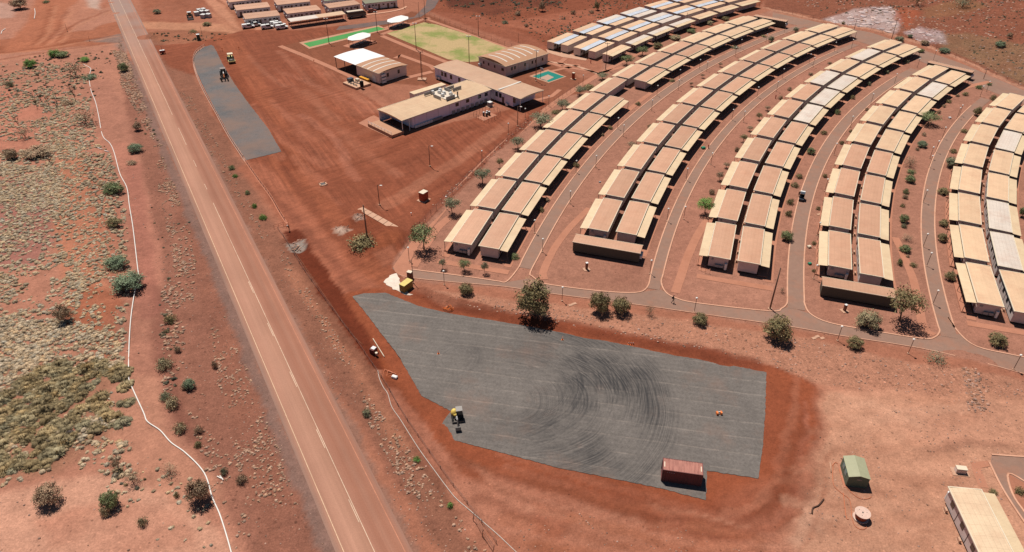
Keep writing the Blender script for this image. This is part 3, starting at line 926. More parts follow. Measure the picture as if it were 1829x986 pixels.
kerb(arc(309.45, 134.4, 163.6) + smooth([pol(309.45, 163.6)] + GL([(1437, 543), (1447, 560.5), (1481.4, 576.7), (1558.5, 591), (1647.8, 605), (1670, 602), (1678, 592)]) + [pol(284.3, 163.9)], 4)[1:] + arc(284.3, 163.7, 136.8))
kerb(arc(281.3, 136.8, 163.8) + smooth([pol(281.3, 163.8)] + GL([(1693, 567), (1714.7, 597), (1745, 619.3), (1806, 633.5), (1900, 652)]), 4)[1:])
# footpaths
def footpath(P, w, mat=brick_mat, z=0.016):
    strip("footpath", P, w, z, mat)
footpath(smooth(GL([(1206, 523), (1216, 494), (1228, 459), (1246, 420), (1268, 386)]), 5), 1.9)
footpath(smooth(GL([(972, 499), (970, 487), (981, 461), (995, 436), (1020, 404), (1053, 372)]), 5), 1.7)
footpath(smooth(GL([(738, 476), (755, 448), (779, 410), (808, 384)]), 5), 2.1)
footpath(smooth(GL([(1599, 424), (1612, 452), (1631, 499), (1641, 545), (1650, 585), (1668, 599)]), 5), 1.7)
footpath(smooth(GL([(1696, 168), (1720, 158), (1745, 151), (1768, 146)]), 5), 2.0)
footpath([pol(395.0, a) for a in np.linspace(165.6, 141, 50)] , 2.3)
sheet("footpath", GL([(702, 476), (728, 444), (742, 432), (746, 445), (730, 470), (738, 481), (722, 497), (706, 486)]), 0.018, brick_mat)
for r0, a0, a1 in ((386.4, 164.6, 133.3), (371.9, 164.6, 133.3), (358.0, 162.5, 131), (344.0, 162.5, 131), (330.6, 162.8, 131.5), (316.5, 162.8, 131.5), (305.6, 162.0, 134), (291.6, 162.0, 134), (277.5, 163, 137), (263.6, 163, 137)):
    footpath(arc(r0, a0, a1, 60), 1.7, brick_mat, 0.014)
for a, ra, rb in ((164.9, 387.4, 371), (163.2, 331.6, 315.7), (163.3, 278.6, 262)):
    P = [pol(ra + (rb - ra) * i / 8, a) for i in range(9)]
    footpath(P, 1.7, brick_mat, 0.020)
# lane corner at the bottom right
sheet("lane", GL([(1771, 814), (1900, 820), (1900, 1010), (1829, 932), (1790, 872), (1769, 828)]), 0.02, lane_mat)
sheet("traffic_island", GL([(1801, 846), (1840, 868), (1870, 900), (1850, 940), (1829, 914), (1808, 882)]), 0.03, paved("island_gravel", alb((186, 124, 98)), .1))
kerb(smooth(GL([(1900, 818), (1829, 816), (1771, 812)]), 4))
kerb(smooth(GL([(1767, 826), (1790, 872), (1829, 932), (1880, 1000)]), 4))
kerb(smooth(GL([(1840, 866), (1801, 846), (1808, 882), (1829, 914), (1850, 942)]), 4))
footpath(smooth(GL([(1749, 828), (1744, 836), (1757, 871)]), 4), 1.4)
sheet("footpath", GL([(1733, 826), (1764, 823), (1768, 833), (1742, 838)]), 0.024, brick_mat)
# recreation paths
def lined_path(pts, w):
    footpath(GL(pts), w, pale_conc if w < 1.5 else brick_mat, 0.016)
lined_path([(500, 82), (540, 98), (600, 124), (640, 143), (650, 148)], 2.2)
lined_path([(680, 62), (757, 34), (768, 32)], 2.2)
lined_path([(682, 64), (744, 90), (812, 117)], 2.2)
lined_path([(758, 33), (830, 58), (930, 94), (1000, 118), (1072, 130), (1120, 118)], 1.8)
lined_path([(706, 104), (714, 98), (770, 118), (776, 124)], 2.0)
lined_path([(690, 148), (730, 138), (772, 128)], 2.4)
lined_path([(905, 140), (940, 120), (980, 110), (1030, 118), (1070, 132)], 1.4)
lined_path([(972, 130), (1036, 116)], 1.6)
lined_path([(1010, 104), (1000, 112), (1008, 118)], 2.0)
sheet("footpath", GL([(975, 88), (998, 92), (1050, 104), (1046, 108), (1005, 102), (978, 94)]), 0.02, pale_conc)
lined_path([(945, 182), (985, 172), (1000, 160)], 1.6)

# oval and bowling green, court
def grass_field(name, pts, rgb, rgb2, z, f0=.4, f1=.62):
    m, nt, bs = nmat(name + "_turf")
    w = worldvec(nt)
    f = mrange(nt, noise_tex(nt, w, 0.085, 5, .65), f0, f1, 0, 1)
    c = mix(nt, 'MIX', f, rgb, rgb2)
    c = vary(nt, c, w, 1.5, .85, 1.15)
    nt.links.new(c, bs.inputs['Base Color'])
    bs.inputs['Roughness'].default_value = 0.9
    bs.inputs['Specular IOR Level'].default_value = 0.1
    return sheet(name, pts, z, m)
grass_field("oval", GL([(691, 60), (722, 50), (757, 40), (780, 44), (850, 66), (905, 86), (896, 98), (852, 110), (835, 111), (800, 106)]), alb((156, 160, 92)), alb((208, 178, 130)), 0.03, .38, .54)
grass_field("bowling_green", GL([(542, 77.5), (675, 47.8), (688, 52), (553, 84)]), alb((92, 166, 92)), alb((104, 172, 100)), 0.03)
border = paved("court_border_paving", alb((214, 160, 130)), .06)
sheet("bowling_border", GL([(534, 76), (676, 45.2), (693, 52.5), (552, 87.5)]), 0.022, border)
court = simple("court_green_acrylic", (0.012, 0.19, 0.15), 0.8, .2, .06)
sheet("court_border", GL([(945, 136), (978.5, 124), (1012, 137), (980, 148.5)]), 0.022, border)
sheet("court", GL([(951, 136.3), (979, 127), (1008, 137), (980.2, 146.6)]), 0.03, court)
sheet("court_key", GL([(962.5, 139.6), (978.5, 133.2), (989.5, 138), (975.8, 144.7)]), 0.036, simple("court_grey_acrylic", alb((206, 170, 148)), .85, .2, .06))
# sealed lot by the northern camp
sheet("parking_lot", GL([(600, 54), (606, 47), (740, 30), (760, 10), (764, -10), (790, -10), (776, 14), (752, 30), (700, 42), (640, 50)]), 0.02, paved("lot_asphalt", alb((126, 106, 100)), .08))
strip("kerb", smooth(GL([(655, 26.5), (690, 22), (715, 17), (726, 12)]), 4), 1.2, 0.0, kerb_mat, 0.12)

# ------------------------------------------------------------------ crushed rock pads
a, b = G(782, 618), G(1369, 692)
sd = (b - a).normalized()
off = a.x * -sd.y + a.y * sd.x
pad_px = [(629.6, 529.6), (650, 524), (688.7, 523), (747.9, 546.8), (811.9, 561.6), (920.4, 578.9), (1023.9, 596.1), (1157, 623.2), (1368.9, 665.1), (1367.6, 700), (1366.4, 746.4), (1362, 800), (1354.1, 854.9), (1330, 851), (1262.9, 841), (1260.4, 893.3), (1179, 872), (1090, 854), (994.3, 835.1), (876, 803.1), (779.9, 778.5), (788, 760), (797.1, 745), (806, 735), (752.8, 707), (713.4, 638), (649.3, 554.2)]
c1 = G(1010, 705)
c2 = G(800, 640)
c3 = G(850, 705)
pad_mat = gravel_material("blue_metal_gravel", alb((131, 122, 115)), (sd.x, sd.y), off, 3.55,
                          [(c1.x - 4, c1.y - 1.0, 3, 24.5, -2, 0.85, 0.42), (c1.x - 8, c1.y + 3.0, 6, 26, -2, 0.6, 0.6), (c1.x - 10, c1.y - 1, 2, 15, -4, 0.4, .5), (c2.x + 1.5, c2.y, 1.2, 6.5, -30, 0.35, .5), (c3.x, c3.y + 1, 2, 6.5, -30, 0.35, .5)])
def ragged(P, amp, step=0.8):
    out = []
    for i, p in enumerate(P):
        q = P[(i + 1) % len(P)]
        n = max(1, int((q - p).length / step))
        for k in range(n):
            v = p.lerp(q, k / n)
            if 0 < k:
                v = v + Vector((random.uniform(-amp, amp), random.uniform(-amp, amp), 0))
            out.append(v)
    return out
sheet("gravel_pad", ragged(GL(pad_px), 0.075, 0.5), 0.035, pad_mat)
lot2_px = [(377, 80.3), (365, 84), (350.4, 95), (346, 107), (350.4, 126.6), (365, 158), (385, 196), (409, 240), (439.6, 286), (470, 279), (502.6, 270.8), (479.3, 230), (446, 187), (419, 150), (399, 117), (382, 82.8)]
d2 = (G(439, 286) - G(365, 158)).normalized()
lot2_mat = gravel_material("grey_gravel", alb((122, 118, 117)), None, 0, 1, [], alb((152, 124, 110)))
sheet("gravel_strip", ragged(GL(lot2_px), 0.10, 0.6), 0.03, lot2_mat)
# concrete walk across the yard, slabs
t = thing("concrete_walk", "pale concrete walkway of joined slabs crossing bare earth beside the timber pole", "walkway")
A, B, C_, D_ = G(638, 374), G(648, 370), G(731, 416), G(724, 424)
slab_m = simple("slab_concrete", alb((226, 178, 148)), .9, .15, .08)
for i in range(9):
    f0, f1 = i / 9 + 0.004, (i + 1) / 9 - 0.004
    q = [A.lerp(D_, f0), A.lerp(D_, f1), B.lerp(C_, f1), B.lerp(C_, f0)]
    mb = MB().prism([(v.x, v.y) for v in q], -0.05, 0.10 + random.uniform(-.006, .006))
    mb.build("slab", slab_m, t)

# ------------------------------------------------------------------ building materials
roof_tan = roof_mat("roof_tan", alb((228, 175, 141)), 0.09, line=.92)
roof_far = roof_mat("roof_tan_far_sheen", alb((253, 211, 170)), 0.07, line=.95)  # tan roof again, lightened: distant sheen and haze put into the colour
roof_white = roof_mat("roof_white", alb((250, 232, 214)), 0.03)
roof_cream = roof_mat("roof_cream", alb((253, 222, 180)), 0.03, across=50, along=50)
roof_zinc_sky_tint = roof_mat("roof_zinc_sky_tint", (0.62, 0.66, 0.72), 0.03, 0.6, 0.28, 50, 0.9, .93)  # whitish metal, with the reflected sky's pale blue put into the base colour
roof_green = roof_mat("roof_green", alb((150, 150, 120)), 0.03)
trim = simple("cream_trim", alb((255, 236, 206)), .5, .4, .03)
wall_m = simple("cabin_wall", (0.60, 0.50, 0.46), .7, .3, .06, 0.6, 0, .12, .08)
wall_lilac = simple("lilac_wall", (0.80, 0.72, 0.80), .6, .3, .04, 0.6, 0, .04, .02)
wall_beige = simple("beige_wall", (0.70, 0.57, 0.49), .6, .3, .05, 0.6, 0, .08, .02)
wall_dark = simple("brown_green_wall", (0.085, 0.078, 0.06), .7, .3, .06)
glass = simple("dark_glass", (0.025, 0.028, 0.03), .12, .6, .02)
door_m = simple("brown_door", (0.16, 0.10, 0.08), .6, .3, .05)
steel = simple("dark_steel", (0.10, 0.085, 0.075), .55, .4, .06)
white_p = simple("white_paint", (0.74, 0.72, 0.68), .5, .4, .05)
grey_p = simple("grey_paint", (0.32, 0.31, 0.30), .6, .4, .05)
black = simple("black_rubber", (0.018, 0.017, 0.016), .85, .2, .05)
slab_pink = simple("pink_slab", alb((206, 140, 112)), .9, .15, .07)

# ------------------------------------------------------------------ cabins
CL, CW = 15.1, 4.5                         # roof length and width of one cabin
def gable_roof(L, W, z, rise, th=0.10):
    return MB().extrude_y([(-W / 2, z), (W / 2, z - 0.02), (W / 2, z + th - 0.02), (0, z + th + rise), (-W / 2, z + th)], -L / 2, L / 2)
def cabin_meshes(L, W, roofm, wallm, verandam, ver_w=1.85):
    """local frame: length along y, veranda on -x, services on the -y end"""
    d = {}
    d['wall'] = [(MB().box((0, 0, 1.68), (W - .35, L - .5, 2.64)).mesh("wall", wallm), None)]
    d['roof'] = [(gable_roof(L, W, 3.0, 0.10).mesh("roof", roofm), None)]
    g = MB()
    for sx in (-1, 1):
        g.box((sx * (W / 2 + .085), 0, 3.05), (.16, L + .32, .16))
    for sy in (-1, 1):
        g.box((0, sy * (L / 2 + .085), 3.08), (W - .004, .16, .17))
    d['gutter'] = [(g.mesh("gutter", trim), None)]
    vx = -(W / 2 + .20 + ver_w / 2)
    v = MB().extrude_y([(vx - ver_w / 2, 2.58), (vx + ver_w / 2, 2.74), (vx + ver_w / 2, 2.81), (vx - ver_w / 2, 2.65)], -L / 2 + .08, L / 2 - .08)
    d['veranda_roof'] = [(v.mesh("veranda_roof", verandam), None)]
    post = MB().box((0, 0, 1.32), (.09, .09, 2.52)).mesh("post", steel)
    d['post'] = [(post, (vx - ver_w / 2 + .12, y, 0)) for y in np.linspace(-L / 2 + .25, L / 2 - .25, 5)]
    fl = MB().box((vx + .02, 0, .12), (ver_w + .25, L - .1, .2)).mesh("veranda_floor", slab_pink)
    d['veranda_floor'] = [(fl, None)]
    dm = MB().box((0, 0, 1.35), (.06, .86, 2.02)).mesh("door", door_m)
    d['door'] = [(dm, (-(W - .35) / 2 - .02, y, 0)) for y in (-L * .38, -L * .12, L * .12, L * .38)]
    wmesh = MB().box((0, 0, 1.75), (.05, 1.0, .9)).mesh("window", glass)
    d['window'] = [(wmesh, ((W - .35) / 2 + .015, y, 0)) for y in (-L * .36, -L * .12, L * .12, L * .36)]
    seam = MB().box((0, 0, 1.65), (.04, .10, 2.5)).mesh("cover_strip", steel)
    d['cover_strip'] = [(seam, ((W - .35) / 2 + .015, y, 0)) for y in (-L * .24, 0, L * .24)]
    ac = MB().box((0, 0, .55), (.85, .34, .62)).box((0, -.18, .55), (.5, .04, .5)).mesh("air_conditioner", grey_p)
    oc = MB().box((0, 0, .32), (.3, .7, .52)).box((0, 0, .03), (.5, .9, .06)).mesh("condenser", pale_conc)
    d['condenser'] = [(oc, ((W - .35) / 2 + .45, y, 0)) for y in (-L * .37, -L * .03, L * .22)]
    d['air_conditioner'] = [(ac, (x, -L / 2 - .02, .35)) for x in (-.2, .75)]
    hw = MB().cyl((0, 0, 1.0), .28, 1.5, 14).dome((0, 0, 1.75), .28, .28, .1, 14, 3).mesh("water_heater", white_p)
    d['water_heater'] = [(hw, (W / 2 - .55, -L / 2 - .12, .1))]
    mb = MB().box((0, 0, 0), (.5, .10, .45)).mesh("meter_box", grey_p)
    d['meter_box'] = [(mb, (-W * .30, -L / 2 + .20, 2.25))]
    sk = MB().box((0, 0, .19), (W - .9, L - 1.2, .34))
    d['base'] = [(sk.mesh("base", steel), None)]
    return d
def place_cabin(d, loc, rz, label, group, skip=(), name="cabin"):
    t = thing(name, label, "cabin", loc, rz, group)
    for k, lst in d.items():
        if k in skip:
            continue
        for me, off in lst:
            put(k, me, t, off)
    return t
cab = cabin_meshes(CL, CW, roof_tan, wall_m, roof_cream)
cab_far = {k: list(v) for k, v in cab.items()}
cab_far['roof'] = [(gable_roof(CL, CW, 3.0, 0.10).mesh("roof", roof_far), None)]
cab_white = {k: list(v) for k, v in cab.items()}
cab_white['roof'] = [(gable_roof(CL, CW, 3.0, 0.10).mesh("roof", roof_white), None)]
ROWS = [('first', 383.05, 376.65, 164.3, 164.3, 134.0, 133.9, 13), ('second', 355.07, 348.63, 162.0, 161.9, 131.6, 131.6, 12),
        ('third', 327.55, 321.25, 162.5, 162.5, 131.9, 132.1, 11), ('fourth', 302.65, 296.37, 161.7, 161.9, 135.2, 135.5, 9),
        ('fifth', 274.6, 268.3, 162.6, 162.8, 137.5, 137.7, 8)]
WHITE = {('third', 'L', 7), ('third', 'L', 9), ('third', 'R', 5), ('third', 'R', 6), ('third', 'R', 7), ('fifth', 'R', 5), ('fifth', 'R', 1), ('fifth', 'R', 2), ('fourth', 'R', 7)}
FAR = ('door', 'meter_box', 'base', 'cover_strip')
for rn, rL, rR, aL, aR, bL, bR, n in ROWS:
    for side in 'LR':
        r, a0, a1 = (rL, aL, bL) if side == 'L' else (rR, aR, bR)
        for i in range(n):
            if rn == 'first' and side == 'R' and i == 6:
                continue
            a = a0 + (a1 - a0) * i / (n - 1) - math.degrees(CL / 2 / r)
            rz = R(a - 180)                       # local +y points back along the row
            if side == 'R':
                rz += math.pi
            w = (rn, side, i) in WHITE
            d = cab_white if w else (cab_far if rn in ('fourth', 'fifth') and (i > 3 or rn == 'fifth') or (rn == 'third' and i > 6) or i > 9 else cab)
            line = 'left' if side == 'L' else 'right'
            lab = ("white roofed cabin" if w else "tan roofed cabin") + f", {ORD[i]} from the front in the {line} line of the {rn} curved row"
            sk = ()
            if i > 5:
                sk = FAR + ('air_conditioner', 'water_heater')
            elif i > 2:
                sk = FAR
            elif side == 'R':
                sk = ('meter_box', 'base')
            else:
                sk = ()
            if side == 'L' or (rn not in ('fourth', 'fifth') and i > 2):
                sk = tuple(sk) + ('condenser',)
            if side == 'L':
                sk = tuple(sk) + ('window', 'cover_strip')
            elif i < 6 and rn in ('fourth', 'fifth'):
                sk = tuple(k for k in sk if k != 'cover_strip')
            p = pol(r, a)
            p.z = 0
            place_cabin(d, p, rz, lab, "cabins in the curved rows", sk)
# two corner cabins at the right edge and the near one
p0, p1 = G(1660 + 238 / 6.75, 840 + 205 / 6.75, 3.1), G(1660 + 625 / 6.75, 840 + 238 / 6.75, 3.1)
dd = Vector((0.11, 1, 0)).normalized()
near = {k: list(v) for k, v in cab.items()}
near['roof'] = [(gable_roof(CL, CW, 3.0, 0.10).mesh("roof", roof_mat("roof_pale_tan", alb((255, 222, 184)), .02)), None)]
c = (p0 + p1) / 2 - dd * CL / 2
c.z = 0
pl = place_cabin(near, c, math.atan2(-dd.x, dd.y) + math.pi, "pale tan roofed cabin with grey wall panels, cut off by the bottom right corner", "cabins in the curved rows", ())

# services blocks: long narrow boxes lying across the ends of the rows
def service_block(a, b, width, label, roofm, wallm, h=2.75, vents=True):
    """a, b: ends of the front roof edge, survey points at roof height"""
    d = (b - a)
    L = d.length
    d.normalize()
    nrm = Vector((-d.y, d.x, 0))
    c = (a + b) / 2 + nrm * width / 2
    c.z = 0
    t = thing("service_block", label, "service block", c, math.atan2(d.y, d.x))
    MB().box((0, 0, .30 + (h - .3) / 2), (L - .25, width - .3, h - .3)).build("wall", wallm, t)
    MB().extrude_x([(-width / 2, h), (width / 2, h), (width / 2, h + .12), (0, h + .22), (-width / 2, h + .12)], -L / 2, L / 2).build("roof", roofm, t)
    MB().box((0, -width / 2 - .05, h + .06), (L + .2, .09, .16)).box((0, width / 2 + .05, h + .06), (L + .2, .09, .16)).build("gutter", trim, t)
    for k in (-.25, .12, .36):
        MB().box((L * k, -width / 2 + .14, 1.45), (.07, .05, 2.3)).build("cover_strip", steel, t)
    MB().box((-L / 2 + .9, -width / 2 + .12, 2.3), (1.4, .06, .3)).build("vent", steel, t)
    dm = MB().box((0, 0, 1.0), (.9, .06, 1.95)).mesh("door", door_m)
    for k in (-.3, .3):
        put("door", dm, t, (L * k, width / 2 - .14, .3))
    ac = MB().box((0, 0, .5), (.5, .9, .7)).mesh("air_conditioner", white_p)
    for yy in (-.7, .5):
        put("air_conditioner", ac, t, (L / 2 + .12, yy, .9))
    return t
z3 = 2.85
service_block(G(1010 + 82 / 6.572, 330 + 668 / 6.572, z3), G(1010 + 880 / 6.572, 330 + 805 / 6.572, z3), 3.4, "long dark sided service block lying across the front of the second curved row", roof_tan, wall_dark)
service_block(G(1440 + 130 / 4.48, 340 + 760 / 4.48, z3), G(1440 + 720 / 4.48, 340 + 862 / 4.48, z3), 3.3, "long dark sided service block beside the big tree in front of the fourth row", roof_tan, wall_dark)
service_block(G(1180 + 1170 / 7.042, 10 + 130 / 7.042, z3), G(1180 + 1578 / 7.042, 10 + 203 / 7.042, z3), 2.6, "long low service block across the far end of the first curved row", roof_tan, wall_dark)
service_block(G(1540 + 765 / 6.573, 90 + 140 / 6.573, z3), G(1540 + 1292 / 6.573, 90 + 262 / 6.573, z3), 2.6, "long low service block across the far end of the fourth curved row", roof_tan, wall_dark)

# northern cluster: narrow cabins, each pair sharing a zinc veranda
L2 = 14.4
def narrow_meshes(W, L, roofm, verandam, ver_w):
    d = {}
    d['wall'] = [(MB().box((0, 0, 1.62), (W - .2, L - .3, 2.6)).mesh("wall", wall_beige), None)]
    d['roof'] = [(gable_roof(L, W, 2.98, .05).mesh("roof", roofm), None)]
    if ver_w:
        vx = -(W / 2 + .02 + ver_w / 2)
        d['veranda_roof'] = [(MB().extrude_y([(vx - ver_w / 2, 2.86), (vx + ver_w / 2, 2.96), (vx + ver_w / 2, 3.04), (vx - ver_w / 2, 2.94)], -L / 2 + .05, L / 2 - .05).mesh("veranda_roof", verandam), None)]
        post = MB().box((0, 0, 1.43), (.08, .08, 2.86)).mesh("post", steel)
        d['post'] = [(post, (vx - ver_w / 2 + .1, y, 0)) for y in np.linspace(-L / 2 + .3, L / 2 - .3, 4)]
    dm = MB().box((0, 0, 1.3), (.06, .85, 2.0)).mesh("door", door_m)
    wm = MB().box((0, 0, 1.75), (.05, .9, .8)).mesh("window", glass)
    sx = 1 if not ver_w else -1
    d['door'] = [(dm, (sx * ((W - .2) / 2 + .02), y, 0)) for y in (-L * .3, L * .3)]
    d['window'] = [(wm, (sx * ((W - .2) / 2 + .015), y, 0)) for y in (-L * .42, -L * .16, L * .16, L * .42)]
    return d
wide_m = narrow_meshes(3.2, L2, roof_far, roof_zinc_sky_tint, 2.4)
wide_w = {k: list(v) for k, v in wide_m.items()}
wide_w['roof'] = [(gable_roof(L2, 3.2, 2.98, .05).mesh("roof", roof_white), None)]
nar_m = narrow_meshes(3.2, L2 - .3, roof_far, None, 0)
nar_w = {k: list(v) for k, v in nar_m.items()}
nar_w['roof'] = [(gable_roof(L2 - .3, 3.2, 2.98, .05).mesh("roof", roof_white), None)]
edge_t = narrow_meshes(2.7, L2 - .6, roof_far, roof_cream, 1.8)
edge_w = {k: list(v) for k, v in edge_t.items()}
edge_w['roof'] = [(gable_roof(L2 - .6, 2.7, 2.98, .05).mesh("roof", roof_white), None)]
A0 = [144.0, 141.6, 139.3, 137.0, 134.6, 132.3, 130.0]
for ci, (rw, rnar, n, wset, nset) in enumerate(((424.3, 418.0, 6, {3, 2}, {3}), (412.1, 405.6, 7, {3}, {3}))):
    cn = ('leftmost', 'middle')[ci]
    for i in range(n):
        for (rc, dset, which) in ((rw, (wide_w if i in wset else wide_m), 'wide'), (rnar, (nar_w if i in nset else nar_m), 'narrow')):
            a = A0[i] - math.degrees(L2 / 2 / rc)
            rz = R(a - 180) + math.pi
            lab = f"{'blue grey veranda' if which == 'wide' else 'narrow plain roofed'} cabin, {ORD[i]} in the {cn} line of the northern cluster"
            place_cabin(dset, pol(rc, a), rz, lab, "cabins in the northern cluster", ('door', 'window') if i > 2 else ())
for i in range(7):
    rc = 401.0 - 1.35
    Lc = L2 - .6
    a = A0[i] - math.degrees(Lc / 2 / rc)
    place_cabin(edge_w if 0 < i < 4 else edge_t, pol(rc, a), R(a - 180) + math.pi, f"small cabin with {'white' if 0 < i < 4 else 'tan'} roof, {ORD[i]} along the northern cluster edge nearest the first row", "cabins in the northern cluster", ('door', 'window') if i > 2 else ())

# camp at the top left: double cabins with white fronts
def camp_block(a_px, b_px, W, label, roofm, h=3.0, two=True):
    """a, b: near roof edge, left and right, photo survey at roof height"""
    a, b = G(a_px[0], a_px[1], h), G(b_px[0], b_px[1], h)
    d = b - a
    L = d.length
    d.normalize()
    nrm = Vector((-d.y, d.x, 0))
    c = (a + b) / 2 + nrm * W / 2
    c.z = 0
    t = thing("camp_cabin", label, "cabin", c, math.atan2(d.y, d.x), "double cabins of the far left camp")
    MB().box((0, 0, h / 2 + .12), (L - .3, W - .3, h - .3)).build("wall", simple("white_grey_wall", (.72, .66, .62), .6, .3, .05, .6, 0, .08, .03), t)
    if two:
        rp = roofm
        MB().extrude_x([(-W / 2, h), (-.06, h + .10), (-.06, h + .2), (-W / 2, h + .1)], -L / 2, L / 2).build("roof", rp, t)
        MB().extrude_x([(.06, h + .1), (W / 2, h), (W / 2, h + .1), (.06, h + .2)], -L / 2, L / 2).build("roof", rp, t)
    else:
        MB().extrude_x([(-W / 2, h), (W / 2, h), (W / 2, h + .1), (0, h + .3), (-W / 2, h + .1)], -L / 2, L / 2).build("roof", roofm, t)
    dm = MB().box((0, 0, 1.25), (.9, .08, 2.0)).mesh("door", door_m)
    wm = MB().box((0, 0, 1.95), (.9, .06, .6)).mesh("window", glass)
    for k in (-.38, -.08, .2, .4):
        put("door", dm, t, (L * k, -W / 2 + .12, 0))
    for k in (-.26, -.17, .06, .32):
        put("window", wm, t, (L * k, -W / 2 + .125, 0))
    ac = MB().box((0, 0, .3), (.4, .8, .6)).mesh("air_conditioner", white_p)
    for yy in (-W * .3, W * .2):
        put("air_conditioner", ac, t, (-L / 2 - .04, yy, 1.3))
    return t
camp_block((437.5, 34.5), (500.5, 27.8), 8.8, "double white cabin with tan roof directly behind the parked utes", roof_tan)
camp_block((421.8, 18.8), (482.8, 12.6), 8.8, "double white cabin, second back on the left edge of the far left camp", roof_tan)
camp_block((409, 4.5), (467, -2), 8.8, "double white cabin cut by the top edge on the left of the camp", roof_tan)
camp_block((512.6, 25.0), (573.8, 17.6), 8.6, "double white cabin with tan roof directly behind the long carport", roof_tan)
camp_block((495, 9.3), (554.5, 2.8), 8.6, "double white cabin, second back behind the long carport", roof_tan)
camp_block((588, 15.0), (643.5, 7.5), 8.0, "double white cabin with pink tan roof behind the dark bus", roof_tan)
camp_block((652, 7.0), (710, 0.8), 6.0, "single long pale cabin with greenish roof at the right of the far camp", roof_green, two=False)
camp_block((580, 2.5), (632, -4), 7.0, "green roofed cabin cut by the top edge behind the pink tan cabin", roof_green)
# ------------------------------------------------------------------ central buildings
def frame_from(a, b):
    d = b - a
    L = d.length
    return d.normalized(), L
def local_thing(name, label, cat, c, d, group=None):
    return thing(name, label, cat, (c.x, c.y, 0), math.atan2(d.y, d.x), group)
def wall_windows(t, specs, mesh_by=None):
    for (kind, x, y, z, w, h, ax) in specs:
        mat = {'window': glass, 'door': door_m, 'air_conditioner': white_p}[kind]
        dep = .08 if kind != 'air_conditioner' else .5
        dims = (w, dep, h) if ax == 'x' else (dep, w, h)
        MB().box((0, 0, 0), dims).build(kind, mat, t, loc=(x, y, z))
H4 = 4.0
def arched_roof(L, W, z, rise, n=8, th=.12):
    """profile across W, running along L (local x)"""
    top = [(-W / 2 + W * i / n, z + th + rise * (1 - (2 * i / n - 1) ** 2)) for i in range(n + 1)]
    return [(-W / 2, z), (W / 2, z)] + [(y, zz) for y, zz in reversed(top)]
roof_hall = roof_mat("roof_hall", alb((212, 160, 122)), .02, across=.9, along=30, line=.93)
roof_mess = roof_mat("roof_mess", alb((238, 200, 160)), .02, across=2.4, along=2.9, line=1.18)
white_sheet = simple("translucent_roof_sheet", alb((255, 244, 228)), .4, .4, .03)

# M1: dining wing, with plant platform on the roof; local x along the wing from the near end
a, b = Vector((-37.4, 207.2, 0)), Vector((-11.3, 233.4, 0))
dx_, L = frame_from(a, b)
t = local_thing("dining_hall", "long lilac walled dining hall with rooftop plant platform and a deck at its near end", "building", (a + b) / 2, dx_)
W = 12.0
MB().box((2.0, 0, 2.15), (L - 4.4, W - .6, 3.5)).build("wall", wall_lilac, t)
MB().box((-L / 2 + 2.1, W / 2 - .6, 2.0), (4.0, .2, 3.6)).build("wall", wall_lilac, t)
MB().extrude_x(arched_roof(L, W, H4 - .05, .35), -L / 2, L / 2).build("roof", roof_mess, t)
MB().box((0, -W / 2 - .06, H4 + .02), (L, .1, .22)).box((0, W / 2 + .06, H4 + .02), (L, .1, .22)).build("gutter", trim, t)
for x in (-L / 2 + .4, -L / 2 + 3.0):
    MB().box((0, 0, 1.95), (.16, .16, 3.9)).build("post", white_p, t, loc=(x, -W / 2 + .25, 0))
MB().box((-L / 2 - 2.0, -.5, .45), (4.6, 12.0, .9)).build("deck", simple("deck_boards", alb((214, 160, 126)), .8, .2, .1), t)
for k in range(8):
    MB().box((0, 0, .45), (.06, .06, .9)).build("rail_post", white_p, t, loc=(-L / 2 - 4.2, -6.3 + k * 1.65, .9))
rl = MB().box((0, 0, 0), (.05, 11.8, .05)).mesh("rail", white_p)
for z in (1.4, 1.8):
    put("rail", rl, t, (-L / 2 - 4.2, -.5, z))
wall_windows(t, [('window', L * .10, -W / 2 + .28, 2.9, 1.3, 1.1, 'x'), ('window', L * .22, -W / 2 + .28, 2.9, 1.3, 1.1, 'x'), ('window', L * .36, -W / 2 + .28, 2.9, 1.3, 1.1, 'x'), ('window', L * .44, -W / 2 + .28, 2.9, 1.3, 1.1, 'x')])
for k in range(11):
    MB().box((0, 0, .5), (.9, .5, .75)).build("air_conditioner", white_p if k < 7 else grey_p, t, loc=(-L * .36 + k * 1.0, -W / 2 - .05, .2))
for k in range(8):
    MB().box((0, 0, .8), (.1, .1, 1.5)).box((.6, 0, .8), (1.1, .05, 1.2)).build("louvre", grey_p, t, loc=(L * .04 + k * 2.0, -W / 2 + .1, 0))
for k in range(7):
    MB().box((0, 0, 2.1), (.05, .05, 3.4)).build("cover_strip", grey_p, t, loc=(-L * .36 + k * L * .125, -W / 2 + .29, 0))
# roof plant platform
zp = H4 + .5
MB().box((L * .10, 0.6, zp), (5.0, 9.0, .14)).build("plant_deck", simple("plant_deck_white", alb((250, 232, 210)), .6, .3, .04), t)
scr = MB().box((0, 0, .5), (3.6, .12, 1.0)).mesh("plant_screen", grey_p)
for (x, y, rz) in ((L * .10, 4.9, 0), (L * .10 - 3.6, 3.8, 0), (L * .10 + 4.2, 2.6, 0), (L * .10 - 3.8, -.6, math.pi / 2), (L * .10 - 1.0, -3.8, 0), (L * .10 + 2.6, 1.6, math.pi / 2), (L * .10 + 5.6, .6, 0)):
    put("plant_screen", scr, t, (x, y, zp), rz)
fan = MB().box((0, 0, .4), (.9, .9, .8)).cyl((0, 0, .9), .4, .2, 12).mesh("exhaust_fan", white_p)
for (x, y) in ((1.6, 3.6), (3.2, 2.2), (4.6, 3.4), (2.2, -.6), (4.9, -1.4), (3.8, .6)):
    put("exhaust_fan", fan, t, (x, y, zp))
